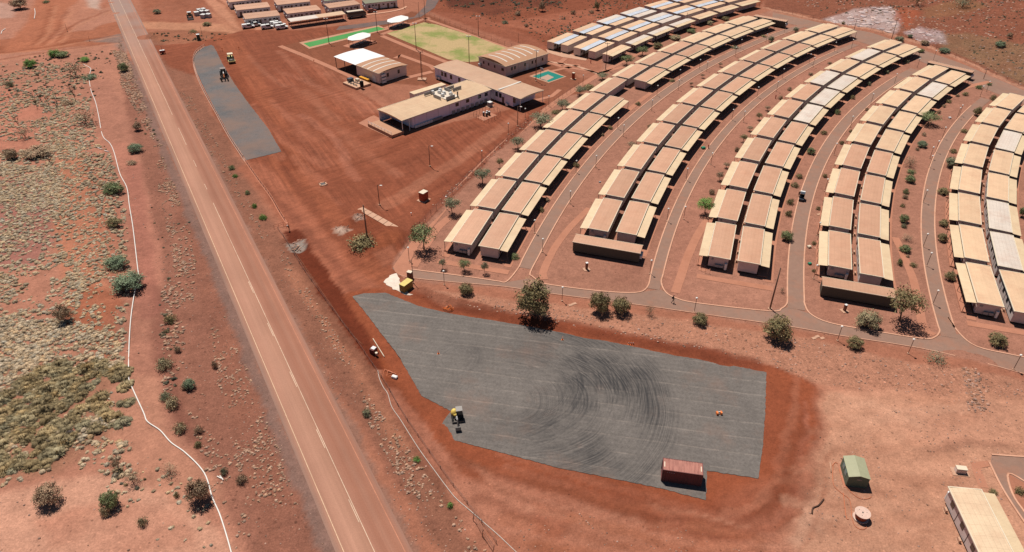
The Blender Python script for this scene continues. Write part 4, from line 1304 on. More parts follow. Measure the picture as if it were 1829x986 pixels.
MB().cyl((0, 0, 0), .22, 1.6, 12).dome((0, 0, .8), .3, .3, .2, 12, 3).build("flue", steel, t, loc=(5.6, -3.9, zp + .7))

sheet("apron", GL([(640, 220), (660, 209), (668, 206), (724, 234), (721, 239), (694, 245)]), .018, brick_mat)
# M2: kitchen block across the end
a, b = Vector((-24.2, 254.5, 0)), Vector((6.1, 224.9, 0))
dx_, L = frame_from(a, b)
t = local_thing("kitchen_block", "long tan roofed kitchen and office block crossing the end of the dining hall", "building", (a + b) / 2, dx_)
W = 11.0
MB().box((-1.6, 0, 2.15), (L - 3.8, W - .6, 3.5)).build("wall", wall_lilac, t)
MB().extrude_x(arched_roof(L, W, H4 - .02, .25), -L / 2, L / 2).build("roof", roof_mat("roof_ribbed_tan", alb((226, 182, 148)), .02, across=1.4, along=40, line=.9), t)
MB().box((0, -W / 2 - .06, H4 + .02), (L, .1, .2)).box((L / 2 + .05, 0, H4 + .02), (.1, W, .2)).build("gutter", trim, t)
MB().box((L * .26, 0, H4 + .37), (.7, W - .6, .05)).build("skylight", white_sheet, t)
for y in (-W / 2 + .2, W / 2 - .2):
    MB().box((0, 0, 1.95), (.12, .12, 3.9)).build("post", white_p, t, loc=(L / 2 - .2, y, 0))
wins = [('window', L * k, -W / 2 + .28, 2.6, 1.1, 1.5, 'x') for k in (-.40, -.36, -.29, -.19, -.11, .09, .24, .28, .43)]
wall_windows(t, wins)
wall_windows(t, [('door', L * .31, -W / 2 + .28, 1.4, 1.0, 2.1, 'x'), ('air_conditioner', -L * .46, -W / 2 - .1, .8, .9, .8, 'x'), ('air_conditioner', -L * .43, -W / 2 - .1, .8, .9, .8, 'x'), ('air_conditioner', L * .36, -W / 2 - .1, .6, .9, .8, 'x')])
for k in range(9):
    MB().box((0, 0, 2.1), (.05, .05, 3.4)).build("cover_strip", grey_p, t, loc=(-L * .45 + k * L * .11, -W / 2 + .285, 0))

# M3: recreation hall with arched roof and white sheets
a, b = Vector((-7.9, 256.8, 0)), Vector((7.9, 271.6, 0))
dx_, L = frame_from(a, b)
t = local_thing("recreation_hall", "beige hall with arched roof of six white strips beside the oval", "building", (a + b) / 2, dx_)
W = 15.0
MB().box((0, 0, 2.1), (L - .5, W - .5, 3.6)).build("wall", wall_beige, t)
prof = arched_roof(L, W, H4 - .1, .9, 12)
MB().extrude_x(prof, -L / 2, L / 2).build("roof", roof_hall, t)
MB().box((0, -W / 2 - .05, H4), (L, .1, .2)).box((-L / 2 - .05, 0, H4 - .05), (.1, W, .2)).build("gutter", trim, t)
def roof_strip(t, x, w, W, z, rise, mat, n=12):
    top = [(-W / 2 + W * i / n, z + rise * (1 - (2 * i / n - 1) ** 2)) for i in range(n + 1)]
    MB().extrude_x([(y, zz) for y, zz in top] + [(y, zz + .04) for y, zz in reversed(top)], x - w / 2, x + w / 2).build("roof_strip", mat, t)
for k in range(6):
    roof_strip(t, -L * .36 + k * L * .145, .55, W - .8, H4 - .1 + .13, .9, white_sheet)
for x in (-L * .35, -L * .28, -L * .05, L * .12, L * .2, L * .36):
    MB().box((0, 0, 0), (.7, .08, 1.1)).build("window", glass, t, loc=(x, -W / 2 + .23, 2.5))
for y in (-W * .4, -W * .36, -W * .1, W * .12, W * .3):
    MB().box((0, 0, 0), (.08, .7, 1.0)).build("window", glass, t, loc=(-L / 2 + .23, y, 2.5))
MB().box((0, 0, 0), (1.0, .08, 2.1)).build("door", white_p, t, loc=(0, -W / 2 + .22, 1.35))
MB().box((0, 0, 0), (1.2, .5, .9)).build("air_conditioner", white_p, t, loc=(-L / 2 - .2, W * .42, 1.2), rz=math.pi / 2)
for k in range(8):
    MB().box((0, 0, 1.9), (.06, .05, 3.2)).build("cover_strip", grey_p, t, loc=(-L * .46 + k * L * .13, -W / 2 + .24, 0))

# M4: gym with white shade roof over the far half
a, b = Vector((-60.5, 265.6, 0)), Vector((-41.9, 248.3, 0))
dx_, L = frame_from(a, b)
t = local_thing("gym_building", "beige hall with a large white shade roof on its far half, fitness yard in front", "building", (a + b) / 2, dx_)
W = 12.8
MB().box((L * .24, 0, 2.0), (L * .50, W - .5, 3.4)).build("wall", wall_beige, t)
MB().extrude_x(arched_roof(L, W, H4 - .2, .5, 12), L * .0 + .02, L / 2).build("roof", roof_hall, t)
MB().extrude_x(arched_roof(L, W + .4, H4 - .1, .35, 12), -L / 2 - .2, L * .0).build("shade_roof", simple("white_shade_roof", (.84, .81, .78), .5, .3, .03), t)
for k in (.12, .24, .37):
    roof_strip(t, L * k, .55, W - .7, H4 - .2 + .13, .5, white_sheet)
MB().box((L * .25, -W / 2 - .05, H4 - .1), (L * .5, .1, .2)).box((L / 2 + .05, 0, H4 - .1), (.1, W, .2)).build("gutter", trim, t)
for (x, y) in ((-L / 2 + .2, -W / 2 + .2), (-L / 2 + .2, W / 2 - .2), (-L * .28, -W / 2 + .2), (-L * .28, W / 2 - .2)):
    MB().box((0, 0, 1.9), (.18, .18, 3.8)).build("post", steel, t, loc=(x, y, 0))
for y in (-W * .28, -W * .18, W * .2):
    MB().box((0, 0, 0), (.08, .9, 1.3)).build("window", glass, t, loc=(L / 2 - .22, y, 2.4))
MB().box((0, 0, 0), (1.7, .08, 2.2)).build("door", white_p, t, loc=(L * .38, -W / 2 + .22, 1.3))
for (y, z) in ((-W * .38, 2.9), (-W * .31, 2.9), (-W * .38, 1.7), (-W * .31, 1.7), (-W * .38, .6), (-W * .31, .6)):
    MB().box((0, 0, 0), (.5, .85, .75)).build("air_conditioner", white_p, t, loc=(L / 2 + .1, y, z))
MB().box((L * .28, -W / 2 - 5.4, .35), (7.6, 6.2, .7)).build("deck", simple("gym_deck", alb((232, 184, 150)), .8, .2, .1), t)
for i in range(9):
    p = t.matrix_basis @ Vector((L * .28 - 1.8 + (i % 4) * 1.3, -W / 2 - 7.2 + (i // 4) * 1.7, .7))
    o = MB().box((0, 0, .35), (.12, .12, .7)).box((0, .35, .4), (.5, .14, .1)).box((0, -.3, .75), (.5, .1, .1)).box((0, -.1, .05), (.5, 1.1, .1))
    g = o.build("gym_machine", steel, None, loc=p, rz=random.uniform(0, 3))
    tag(g, f"dark exercise machine on the gym deck, {ORD[i % 4]} from the left in its {('back', 'middle', 'front')[2 - i // 4]} line", "gym machine", "exercise machines on the gym deck")
for i, (dx2, dy2, nm, lab, mt, dims) in enumerate(((-3.0, -7.2, "storage_bin", "dark lidded bin at the left corner of the gym deck", simple("blue_grey_plastic", (.06, .08, .10), .5, .4, .05), (1.3, 1.9, 1.0)), (4.3, -7.8, "drinks_fridge", "black upright cabinet at the right corner of the gym deck", black, (.9, .9, 1.9)), (-1.4, -5.4, "storage_bin", "cream coloured box on the gym deck", trim, (1.2, 1.0, .7)))):
    p = t.matrix_basis @ Vector((L * .28 + dx2, -W / 2 + dy2 + 1.4, .7))
    o = MB().box((0, 0, dims[2] / 2 - .04), (dims[0], dims[1], dims[2] - .08)).box((0, 0, dims[2]), (dims[0] + .06, dims[1] + .06, .10))
    tag(o.build(nm, mt, None, loc=p, rz=math.atan2(dx_.y, dx_.x)), lab, nm.replace('_', ' '))
yel = simple("amber_paint", (.80, .36, .02), .5, .4, .05)
for i in range(4):
    p = t.matrix_basis @ Vector((L * .16 + i * 1.2, -W / 2 - 1.2, 0))
    o = MB().box((0, 0, .55), (1.0, .9, .9)).cyl((-.35, .4, .1), .1, .06, 8, 'X').cyl((.35, .4, .1), .1, .06, 8, 'X').box((0, 0, 1.03), (1.06, .98, .08))
    tag(o.build("wheelie_bin", yel, None, loc=p, rz=math.atan2(dx_.y, dx_.x)), f"amber bin against the gym wall, {ORD[i]} from the left of four", "bin", "amber bins by the gym wall")

# small cream box beside dining hall
p = G(758, 160, 0)
a, b = G(740, 169, 2.4), G(797, 151.5, 2.4)
d_, L = frame_from(a, b)
c = (a + b) / 2 + Vector((-d_.y, d_.x, 0)) * 1.4
t = local_thing("storage_container", "cream flat topped storage container behind the dining hall", "container", c, d_)
MB().box((0, 0, 1.2), (L, 2.5, 2.4)).build("body", wall_beige, t)
MB().box((0, 0, 2.44), (L + .1, 2.6, .1)).build("roof", roof_cream, t)
for k in range(7):
    MB().box((0, 0, 1.2), (.08, .06, 2.2)).build("rib", trim, t, loc=(-L * .45 + k * L * .15, -1.27, 0))

# shade canopies: faceted white membranes on posts
def canopy(c, d, L, W, label, h=2.9):
    t = local_thing("shade_canopy", label, "shade canopy", c, d, "white shade canopies near the oval")
    k = .24
    ring = [(-L / 2, -W * .18), (-L / 2 + L * k, -W / 2), (L / 2 - L * k, -W / 2), (L / 2, -W * .18), (L / 2, W * .18), (L / 2 - L * k, W / 2), (-L / 2 + L * k, W / 2), (-L / 2, W * .18)]
    V = [(x, y, h) for x, y in ring] + [(-L * .22, 0, h + 1.1), (L * .22, 0, h + 1.1)] + [(x * .99, y * .99, h - .15) for x, y in ring]
    Fs = [(0, 1, 8), (1, 2, 9, 8), (2, 3, 9), (3, 4, 9), (4, 5, 9), (5, 6, 8, 9), (6, 7, 8), (7, 0, 8)]
    Fs += [(i, 10 + i, 10 + (i + 1) % 8, (i + 1) % 8) for i in range(8)] + [tuple(range(17, 9, -1))]
    MB().add(V, Fs).build("membrane", simple("white_membrane", (.86, .84, .80), .6, .3, .02), t)
    pm = MB().cyl((0, 0, h / 2), .07, h, 8).mesh("post", steel)
    for (x, y) in ring[1::2] + ring[0:1] + ring[4:5]:
        put("post", pm, t, (x * .92, y * .92, 0))
    MB().box((0, 0, .03), (L + 1.2, W + 1.0, .06)).build("slab", slab_pink, t)
    tb = MB().box((0, 0, .72), (1.8, .8, .06)).box((0, .75, .42), (1.8, .28, .05)).box((0, -.75, .42), (1.8, .28, .05)).box((-.7, 0, .36), (.08, 1.5, .08)).box((.7, 0, .36), (.08, 1.5, .08)).box((-.7, 0, .36), (.07, .07, .72)).box((.7, 0, .36), (.07, .07, .72)).mesh("picnic_table", white_p)
    for q, x in enumerate((-2.6, 0, 2.6)):
        o = put("picnic_table", tb, None, t.matrix_basis @ Vector((x, 0, .06)), math.atan2(d.y, d.x))
        tag(o, ("left", "middle", "right")[q] + " white picnic table under the canopy " + label.split("canopy ")[1], "picnic table", "picnic tables under the shade canopies")
d_ = Vector((math.cos(R(57)), math.sin(R(57)), 0))
canopy(Vector((-60.9, 288.6, 0)), d_, 10.6, 6.6, "white faceted shade canopy beside the green bowling strip")
canopy(Vector((-48.9, 313.1, 0)), d_, 10.8, 6.6, "white faceted shade canopy at the far corner of the oval")
o = MB().box((0, 0, .45), (4.0, .5, .06)).box((0, .28, .75), (4.0, .06, .35))
for x in (-1.8, -.6, .6, 1.8):
    o.box((x, 0, .22), (.08, .45, .44))
p = G(666, 79)
tag(o.build("bench", simple("dark_red_timber", (.16, .06, .04), .7, .2, .1), None, loc=(p.x, p.y, 0), rz=R(52)), "long dark red bench in front of the nearer canopy", "bench")

# carport with half white roof
a, b = Vector((-93.0, 308.5, 0)), Vector((-72.4, 320.8, 0))
d_, L = frame_from(a, b)
c = (a + b) / 2 + Vector((-d_.y, d_.x, 0)) * 2.2
t = local_thing("carport", "long open carport with half white and half tan roof in front of the far camp", "carport", c, d_)
MB().extrude_x([(-2.3, 2.75), (2.3, 2.95), (2.3, 3.05), (-2.3, 2.85)], -L / 2, 0).build("roof", roof_white, t)
MB().extrude_x([(-2.3, 2.75), (2.3, 2.95), (2.3, 3.05), (-2.3, 2.85)], .01, L / 2).build("roof", roof_far, t)
pm = MB().box((0, 0, 1.4), (.12, .12, 2.8)).mesh("post", steel)
for x in np.linspace(-L / 2 + .2, L / 2 - .2, 7):
    for y in (-2.1, 2.1):
        put("post", pm, t, (x, y, 0))
MB().box((0, 2.0, .8), (L, .08, 1.0)).build("back_screen", slab_pink, t)
MB().box((0, 0, .03), (L + .6, 5.2, .06)).build("slab", slab_pink, t)

# ------------------------------------------------------------------ vehicles and plant
def px_dir(p0, p1):
    d = G(*p1) - G(*p0)
    return math.atan2(d.y, d.x)
wheel_c = {}
def wheel(t, x, y, r, w, z=None, axis='Y', name="wheel", hub=True):
    key = (round(r, 2), round(w, 2), axis)
    if key not in wheel_c:
        wheel_c[key] = (MB().cyl((0, 0, 0), r, w, 16, axis).mesh("wheel", black, False), MB().cyl((0, 0, 0), r * .5, w * 1.08, 10, axis).mesh("rim", grey_p))
    o = put(name, wheel_c[key][0], t, (x, y, z if z is not None else r))
    if hub:
        put("rim", wheel_c[key][1], o, (0, 0, 0))
    return o
# shipping container
ca, cb, cc2, cdd = [G(*p, 2.59) for p in ((1184.3, 817.8), (1256.4, 827.4), (1255.9, 849.7), (1183.3, 839.1))]
c = (ca + cb + cc2 + cdd) / 4
d_ = (cb - ca + cc2 - cdd).normalized()
t = local_thing("shipping_container", "weathered red shipping container standing on the corner of the gravel pad", "shipping container", c, d_)
t.location.z = .04
def rust_mat(name, rgb, rgb2):
    m, nt, bs = nmat(name)
    o = objvec(nt)
    c_ = vary(nt, rgb, o, 1.0, .85, 1.15, 5)
    mp = node(nt, "ShaderNodeMapping")
    mp.inputs['Scale'].default_value = (3.0, .35, .35)
    nt.links.new(o, mp.inputs[0])
    f = mrange(nt, noise_tex(nt, mp.outputs[0], 1.2, 5, .7), .45, .65, 0, .85)
    c_ = mix(nt, 'MIX', f, c_, rgb2)
    nt.links.new(c_, bs.inputs['Base Color'])
    bs.inputs['Roughness'].default_value = .7
    return m
cont_top = rust_mat("faded_red_roof", alb((200, 132, 114)), alb((166, 100, 86)))
cont_side = rust_mat("dark_red_steel", (.16, .045, .04), (.11, .035, .03))
CLn, CWd, CHt = 6.06, 2.44, 2.59
MB().box((0, 0, CHt / 2), (CLn - .12, CWd - .12, CHt - .1)).build("body", cont_side, t)
cor = MB()
n = 36
for k in range(n):
    if k % 2:
        x = -CLn / 2 + .1 + (CLn - .2) * (k + .5) / n
        cor.box((x, -CWd / 2 + .04, CHt / 2), ((CLn - .2) / n, .05, CHt - .3)).box((x, CWd / 2 - .04, CHt / 2), ((CLn - .2) / n, .05, CHt - .3))
cor.build("corrugation", cont_side, t, kind='stuff')
rf = MB()
for k in range(30):
    x = -CLn / 2 + .1 + (CLn - .2) * (k + .5) / 30
    rf.box((x, 0, CHt - .045 + (.02 if k % 2 else 0)), ((CLn - .2) / 30 - .002, CWd - .14, .05))
rf.build("roof", cont_top, t)
fr_ = MB()
for sy in (-1, 1):
    fr_.box((0, sy * (CWd / 2 - .05), CHt - .05), (CLn - .2, .1, .12)).box((0, sy * (CWd / 2 - .05), .09), (CLn - .2, .1, .18))
for sx in (-1, 1):
    fr_.box((sx * (CLn / 2 - .05), 0, CHt - .05), (.1, CWd - .002, .13)).box((sx * (CLn / 2 - .05), 0, .09), (.1, CWd - .002, .19))
    for sy in (-1, 1):
        fr_.box((sx * (CLn / 2 - .06), sy * (CWd / 2 - .06), CHt / 2), (.125, .125, CHt + .02))
fr_.build("frame", cont_side, t)
for sx in (-1, 1):
    MB().box((0, 0, 0), (.14, 1.0, .02)).build("roof_plate", trim, t, loc=(sx * (CLn / 2 - .28), -.05, CHt + .01))
for k in range(4):
    MB().box((0, 0, 0), (.14, .03, .14)).build("stencil", grey_p, t, loc=(-CLn / 2 + .75 + k * .34, -CWd / 2 + .0, CHt - .42))
for sy in (-.6, .6):
    MB().box((0, 0, CHt / 2), (.05, 1.12, CHt - .35)).build("door", cont_side, t, loc=(CLn / 2 + .005, sy, 0))
    MB().cyl((0, 0, CHt / 2), .03, CHt - .4, 8).build("lock_rod", grey_p, t, loc=(CLn / 2 + .06, sy * .5, 0))

# mini excavator
p = G(817, 747)
t = thing("mini_excavator", "small excavator with grey roof and yellow tail working at the corner of the gravel pad", "excavator", (p.x, p.y, .04), px_dir((817, 735), (823, 770)))
track = MB().extrude_y([(-.95, .12), (-.8, .0), (.8, .0), (.95, .12), (.95, .34), (.8, .46), (-.8, .46), (-.95, .34)], -.16, .16).mesh("track", black)
for sy in (-.85, .85):
    put("track", track, t, (0, sy, 0))
MB().box((0, 0, .32), (.9, .95, .22)).box((1.15, 0, .22), (.10, 2.0, .34)).box((.85, 0, .3), (.6, .5, .1)).build("undercarriage", steel, t)
yp = simple("machine_yellow", (.78, .55, .12), .45, .4, .06)
ub = MB().dome((-.75, -.42, .52), .66, .62, .9, 16, 5).box((-.35, -.1, .72), (.9, 1.0, .34))
ub.build("counterweight", yp, t, True)
cb_ = MB().box((-.05, .34, 1.35), (1.0, .98, 1.35))
cabo = cb_.build("cab", glass, t)
MB().box((-.05, .34, 2.08), (1.12, 1.10, .10)).build("roof", simple("grey_cab_roof", alb((176, 168, 160)), .6, .3, .05), cabo)
fm = MB()
for sx in (-.53, .43):
    for sy in (-.13, .81):
        fm.box((sx, sy, 1.36), (.07, .07, 1.38))
fm.build("cab_frame", steel, cabo)
MB().tube([(.5, -.2, .75), (1.1, -.2, 1.5), (2.0, -.2, 1.6)], [.15, .14, .12], 8).build("boom", grey_p, t)
MB().tube([(1.95, -.2, 1.62), (2.9, -.2, .8)], [.13, .10], 8).build("dipper_arm", steel, t)
MB().extrude_y([(2.75, .9), (3.05, .9), (3.3, .5), (3.0, .05), (2.7, .2), (2.65, .55)], -.65, .25).build("bucket", steel, t)
MB().tube([(.75, -.2, 1.05), (1.5, -.2, 1.72)], .05, 6).build("hydraulic_ram", white_p, t)

# soil roller (yellow) and grader at the top strip
p = G(413.5, 110)
rz = px_dir((409, 97), (417, 113))
t = thing("road_roller", "cream and yellow drum roller standing on red earth beside the grey gravel strip", "road roller", (p.x, p.y, 0), rz)
yr = simple("roller_yellow", (.62, .52, .20), .5, .4, .08)
MB().cyl((1.75, 0, .75), .75, 2.1, 20, 'Y').build("drum", steel, t, True)
MB().box((1.75, 1.15, .8), (2.0, .14, .32)).box((1.75, -1.15, .8), (2.0, .14, .32)).box((.7, 0, .8), (.2, 2.4, .34)).box((2.7, 0, .8), (.2, 2.4, .34)).build("drum_frame", yr, t)
MB().extrude_y([(-2.9, .7), (-.9, .7), (-.7, 1.0), (-.9, 1.65), (-2.7, 1.55)], -.85, .85).build("engine_hood", yr, t)
MB().box((-.1, 0, 1.25), (1.3, 1.5, .8)).build("platform", yr, t)
MB().box((-.1, .05, 1.75), (.5, .55, .3)).box((-.35, .05, 2.1), (.12, .55, .6)).build("seat", black, t)
pm = MB().box((0, 0, .85), (.08, .08, 1.7)).mesh("post", steel)
for x in (-.75, .5):
    for y in (-.75, .75):
        put("post", pm, t, (x, y, 1.2))
MB().box((-.12, 0, 2.95), (1.9, 1.95, .12)).build("canopy", simple("cream_canopy", alb((255, 240, 206)), .5, .3, .04), t)
for y in (-.95, .95):
    wheel(t, -1.6, y, .75, .55)

p = G(401, 139)
rz = px_dir((399, 124), (403, 147))
t = thing("motor_grader", "dark motor grader with six wheels grading the narrow gravel strip beside the road", "grader", (p.x, p.y, .04), rz)
dk = simple("dark_machine", (.05, .04, .035), .5, .4, .08)
org = simple("machine_orange", (.42, .12, .03), .5, .4, .08)
MB().extrude_y([(-4.4, .9), (-1.9, .9), (-1.9, 2.0), (-4.2, 1.85)], -.75, .75).build("engine_hood", dk, t)
cb_ = MB().box((-1.1, 0, 2.05), (1.5, 1.6, 1.9)).build("cab", glass, t)
MB().box((-1.1, 0, 3.05), (1.75, 1.85, .12)).build("roof", simple("dusty_cab_roof", alb((170, 150, 140)), .6, .3, .05), cb_)
MB().tube([(-.4, 0, 1.5), (1.2, 0, 2.0), (3.6, 0, 1.3)], [.24, .2, .18], 8).build("main_beam", org, t)
MB().box((1.1, 0, 2.15), (1.8, .25, .16)).build("beam_cover", white_p, t)
bl = MB().extrude_x([(-1.9, .1), (1.9, .1), (1.9, .75), (-1.9, .75)], -.06, .06)
bl.build("blade", steel, t, loc=(.9, 0, 0), rz=R(35))
MB().tube([(.9, 0, .75), (.9, 0, 1.6)], .4, 10).build("turntable", dk, t)
MB().box((3.5, 0, .75), (.25, 2.0, .25)).build("front_axle", dk, t)
for x, y in ((-3.4, 1.05), (-3.4, -1.05), (-1.9, 1.05), (-1.9, -1.05), (3.5, 1.05), (3.5, -1.05)):
    wheel(t, x, y, .68, .42)

# backhoe loader and white tanks top left
p = G(340, 33)
t = thing("wheel_loader", "cream wheel loader parked beside the white tanks on the verge", "loader", (p.x, p.y, 0), px_dir((338, 26), (341, 36)))
MB().extrude_y([(-2.6, .7), (-.6, .7), (-.6, 1.6), (-2.5, 1.5)], -.8, .8).build("engine_hood", simple("loader_cream", alb((236, 200, 140)), .5, .3, .08), t)
cb_ = MB().box((0, 0, 1.9), (1.3, 1.4, 1.6)).build("cab", glass, t)
MB().box((0, 0, 2.75), (1.5, 1.6, .1)).build("roof", white_p, cb_)
MB().tube([(.4, .5, 1.4), (1.6, .5, 1.3), (2.4, .5, .5)], .12, 6).tube([(.4, -.5, 1.4), (1.6, -.5, 1.3), (2.4, -.5, .5)], .12, 6).build("lift_arm", steel, t)
MB().extrude_y([(2.2, .1), (3.1, .1), (3.0, .3), (2.5, .9), (2.2, .8)], -1.3, 1.3).build("bucket", steel, t)
for x, y in ((-1.6, 1.0), (-1.6, -1.0), (1.1, 1.0), (1.1, -1.0)):
    wheel(t, x, y, .7, .5)
tank_spots = [(352, 27.5), (357, 22.5), (363.5, 21.5), (362, 25.5), (370, 25), (364, 32), (373, 31)]
for i, (x, y) in enumerate(tank_spots):
    p = G(x, y)
    t = thing("water_tank", "white cube tank beside the cream loader, " + ORD[i] + " of seven from the left", "tank", (p.x, p.y, 0), R(38 + i * 7), "white cube tanks by the loader")
    MB().box((0, 0, .75), (1.9, 1.9, 1.5)).build("body", simple("grey_white_plastic", (.42, .40, .38), .5, .3, .05), t)
    MB().box((0, 0, 1.54), (1.96, 1.96, .12)).build("lid", white_p, t)
    MB().cyl((0, 0, 1.66), .25, .14, 12).build("cap", white_p, t)

# utes
def ute(px, py, rz, label, tray=True):
    p = G(px, py)
    t = thing("ute", label, "ute", (p.x, p.y, 0), rz, "white utes parked by the far camp")
    MB().extrude_y([(-2.5, .45), (2.45, .45), (2.5, .9), (1.5, 1.05), (-2.5, 1.05)], -.9, .9).build("body", white_p, t)
    MB().extrude_y([(-.5, 1.05), (1.5, 1.05), (.9, 1.72), (-.35, 1.76)], -.8, .8).build("cabin", glass, t)
    MB().box((.25, 0, 1.78), (1.3, 1.45, .06)).build("roof", white_p, t)
    if tray:
        MB().box((-1.55, .85, 1.2), (1.85, .06, .3)).box((-1.55, -.85, 1.2), (1.85, .06, .3)).box((-2.47, 0, 1.2), (.06, 1.7, .3)).build("tray", white_p, t)
    else:
        MB().box((-1.5, 0, 1.4), (1.9, 1.7, .7)).build("canopy", white_p, t)
    for x in (-1.6, 1.6):
        for y in (-.85, .85):
            wheel(t, x, y, .38, .25, hub=False)
ca_ = R(25)
ute(444, 50, ca_, "white ute with canopy, leftmost of the parked utes", False)
ute(455.5, 47, ca_, "white ute with open tray between the leftmost ute and the ramp")
ute(478, 51, ca_, "white ute parked third from the left in front of the double cabins", False)
ute(494, 45, ca_, "white ute in the row of three nearest the carport, rearmost", False)
ute(500, 47.2, ca_, "white ute in the row of three nearest the carport, middle one", False)
ute(504, 51.5, ca_, "white ute in the row of three nearest the carport, frontmost", False)
# bus
p = G(637, 31)
t = thing("bus", "dark off road bus with white roof parked between the carport and the kerb", "bus", (p.x, p.y, 0), px_dir((622, 33), (652, 29)))
MB().box((0, 0, 1.15), (8.2, 2.4, 1.1)).build("body", simple("dark_bus_paint", (.10, .10, .09), .4, .5, .05), t)
MB().box((-.5, 0, 2.2), (7.0, 2.3, 1.0)).build("window_band", glass, t)
MB().extrude_x([(-1.2, 2.7), (1.2, 2.7), (1.1, 2.95), (-1.1, 2.95)], -4.1, 3.1).build("roof", simple("dusty_white_roof", alb((240, 222, 196)), .6, .3, .06), t)
MB().extrude_y([(3.0, 1.7), (4.2, 1.7), (4.1, 2.1), (3.4, 2.6), (3.0, 2.6)], -1.15, 1.15).build("windscreen", glass, t)
MB().box((4.14, 0, 1.0), (.12, 2.45, .5)).build("bumper", white_p, t)
for x in (-2.5, 2.6):
    for y in (-1.05, 1.05):
        wheel(t, x, y, .52, .36)
p = G(664, 21.5)
t = thing("parked_car", "dusty red car under thin trees beside the kerb of the far lot", "car", (p.x, p.y, 0), R(28))
MB().extrude_y([(-2.1, .4), (2.1, .4), (2.1, .8), (1.2, .95), (-2.1, .95)], -.85, .85).build("body", simple("dusty_red", (.25, .07, .05), .4, .5, .05), t)
MB().extrude_y([(-1.6, .95), (1.1, .95), (.5, 1.45), (-1.3, 1.45)], -.75, .75).build("cabin", glass, t)
MB().box((-.4, 0, 1.47), (1.8, 1.4, .05)).build("roof", simple("dusty_red", (.25, .07, .05)), t)
for x in (-1.3, 1.3):
    for y in (-.8, .8):
        wheel(t, x, y, .33, .22, hub=False)
# golf buggy
p = G(1431, 357)
t = thing("golf_buggy", "small buggy with a dark canopy and white front driving on the third lane", "buggy", (p.x, p.y, .03), px_dir((1436, 330), (1431, 357)))
MB().extrude_y([(-1.2, .3), (1.2, .3), (1.15, .7), (.6, .75), (.5, .4), (-.1, .4), (-.2, .7), (-1.2, .75)], -.58, .58).build("body", simple("dark_blue_grey", (.035, .045, .06), .4, .5, .05), t)
MB().box((-.35, 0, .8), (.45, 1.0, .14)).box((-.6, 0, 1.05), (.1, 1.0, .45)).build("seat", black, t)
pm = MB().box((0, 0, .6), (.05, .05, 1.25)).mesh("post", steel)
for x in (-.85, .62):
    for y in (-.52, .52):
        put("post", pm, t, (x, y, .65))
MB().box((-.25, 0, 1.92), (1.5, 1.15, .08)).build("canopy", simple("dark_canopy", (.05, .06, .075), .5, .4, .05), t)
MB().box((-.98, 0, 1.93), (.5, 1.1, .07)).build("rear_box", white_p, t)
for x in (-.85, .85):
    for y in (-.5, .5):
        wheel(t, x, y, .24, .2, hub=False)

# ------------------------------------------------------------------ yard objects
# green garden shed
P = [G(1480 + x / 6.16, 790 + y / 6.16, 2.3) for x, y in ((160, 145), (295, 132), (400, 180), (470, 400), (362, 362), (220, 375))]
c = (P[0] + P[2] + P[3] + P[5]) / 4
dl = ((P[0] - P[5]) + (P[2] - P[3])).normalized()
t = local_thing("garden_shed", "pale green gable roofed shed on bare ground near the cable drum", "shed", c, dl)
Ls, Ws, hs = 4.2, 3.2, 2.15
gs = simple("shed_green_roof", alb((188, 186, 150)), .6, .3, .06)
gw = simple("shed_green_wall", (.10, .14, .10), .6, .3, .08)
MB().extrude_x([(-Ws / 2 + .08, 0), (Ws / 2 - .08, 0), (Ws / 2 - .08, hs), (0, hs + .42), (-Ws / 2 + .08, hs)], -Ls / 2 + .08, Ls / 2 - .08).build("wall", gw, t)
for sgn in (-1, 1):
    MB().extrude_x([(0, hs + .44), (sgn * Ws / 2, hs + .0), (sgn * Ws / 2, hs + .06), (0, hs + .5)] if sgn > 0 else [(0, hs + .5), (-Ws / 2, hs + .06), (-Ws / 2, hs), (0, hs + .44)], -Ls / 2, Ls / 2).build("roof", gs, t)
MB().box((0, 0, 0), (.05, .7, .35)).build("window", simple("pale_vent", alb((150, 150, 140)), .5), t, loc=(-Ls / 2 + .07, -.1, 1.75))
for x in (-.5, .8):
    MB().box((0, 0, 0), (.8, .05, .9)).build("window", simple("teal_glass", (.12, .24, .24), .2, .5), t, loc=(x, Ws / 2 - .07, 1.35))
MB().box((0, 0, .02), (Ls + .5, Ws + .5, .05)).build("slab", slab_pink, t)
# cable drum
p = G(1537, 925)
t = thing("cable_drum", "large wooden cable drum lying flat with a pale round top", "cable drum", (p.x, p.y, 0))
fl = MB().cyl((0, 0, 0), 1.12, .1, 28).mesh("flange", simple("pale_ply", alb((244, 206, 186)), .8, .2, .12, 3))
put("flange", fl, t, (0, 0, .1))
put("flange", fl, t, (0, 0, 1.2))
MB().cyl((0, 0, .65), .82, 1.0, 24).build("cable", simple("orange_cable", (.30, .07, .03), .6), t)
MB().cyl((0, 0, 1.26), .12, .04, 12).build("hub", steel, t)
for k in range(3):
    MB().cyl((.6 * math.cos(k * 2.1), .6 * math.sin(k * 2.1), 1.26), .05, .04, 8).build("bolt", steel, t)
hose = simple("orange_hose", alb((224, 132, 92)), .6, .3, .08)
def hose_obj(pts, label, r=.05, name="hose", cat="hose", mat=None, group=None):
    P = smooth([on_ground(*q) + Vector((0, 0, r)) for q in pts], 6)
    o = MB().tube(P, r, 6).build(name, mat or hose, None, True)
    return tag(o, label, cat, group)
hz = lambda L_: [(1480 + x / 6.16, 790 + y / 6.16) for x, y in L_]
hose_obj(hz([(120, 300), (150, 420), (200, 500), (280, 580), (360, 625), (440, 620), (470, 600)]), "orange hose curving round the front of the green shed")
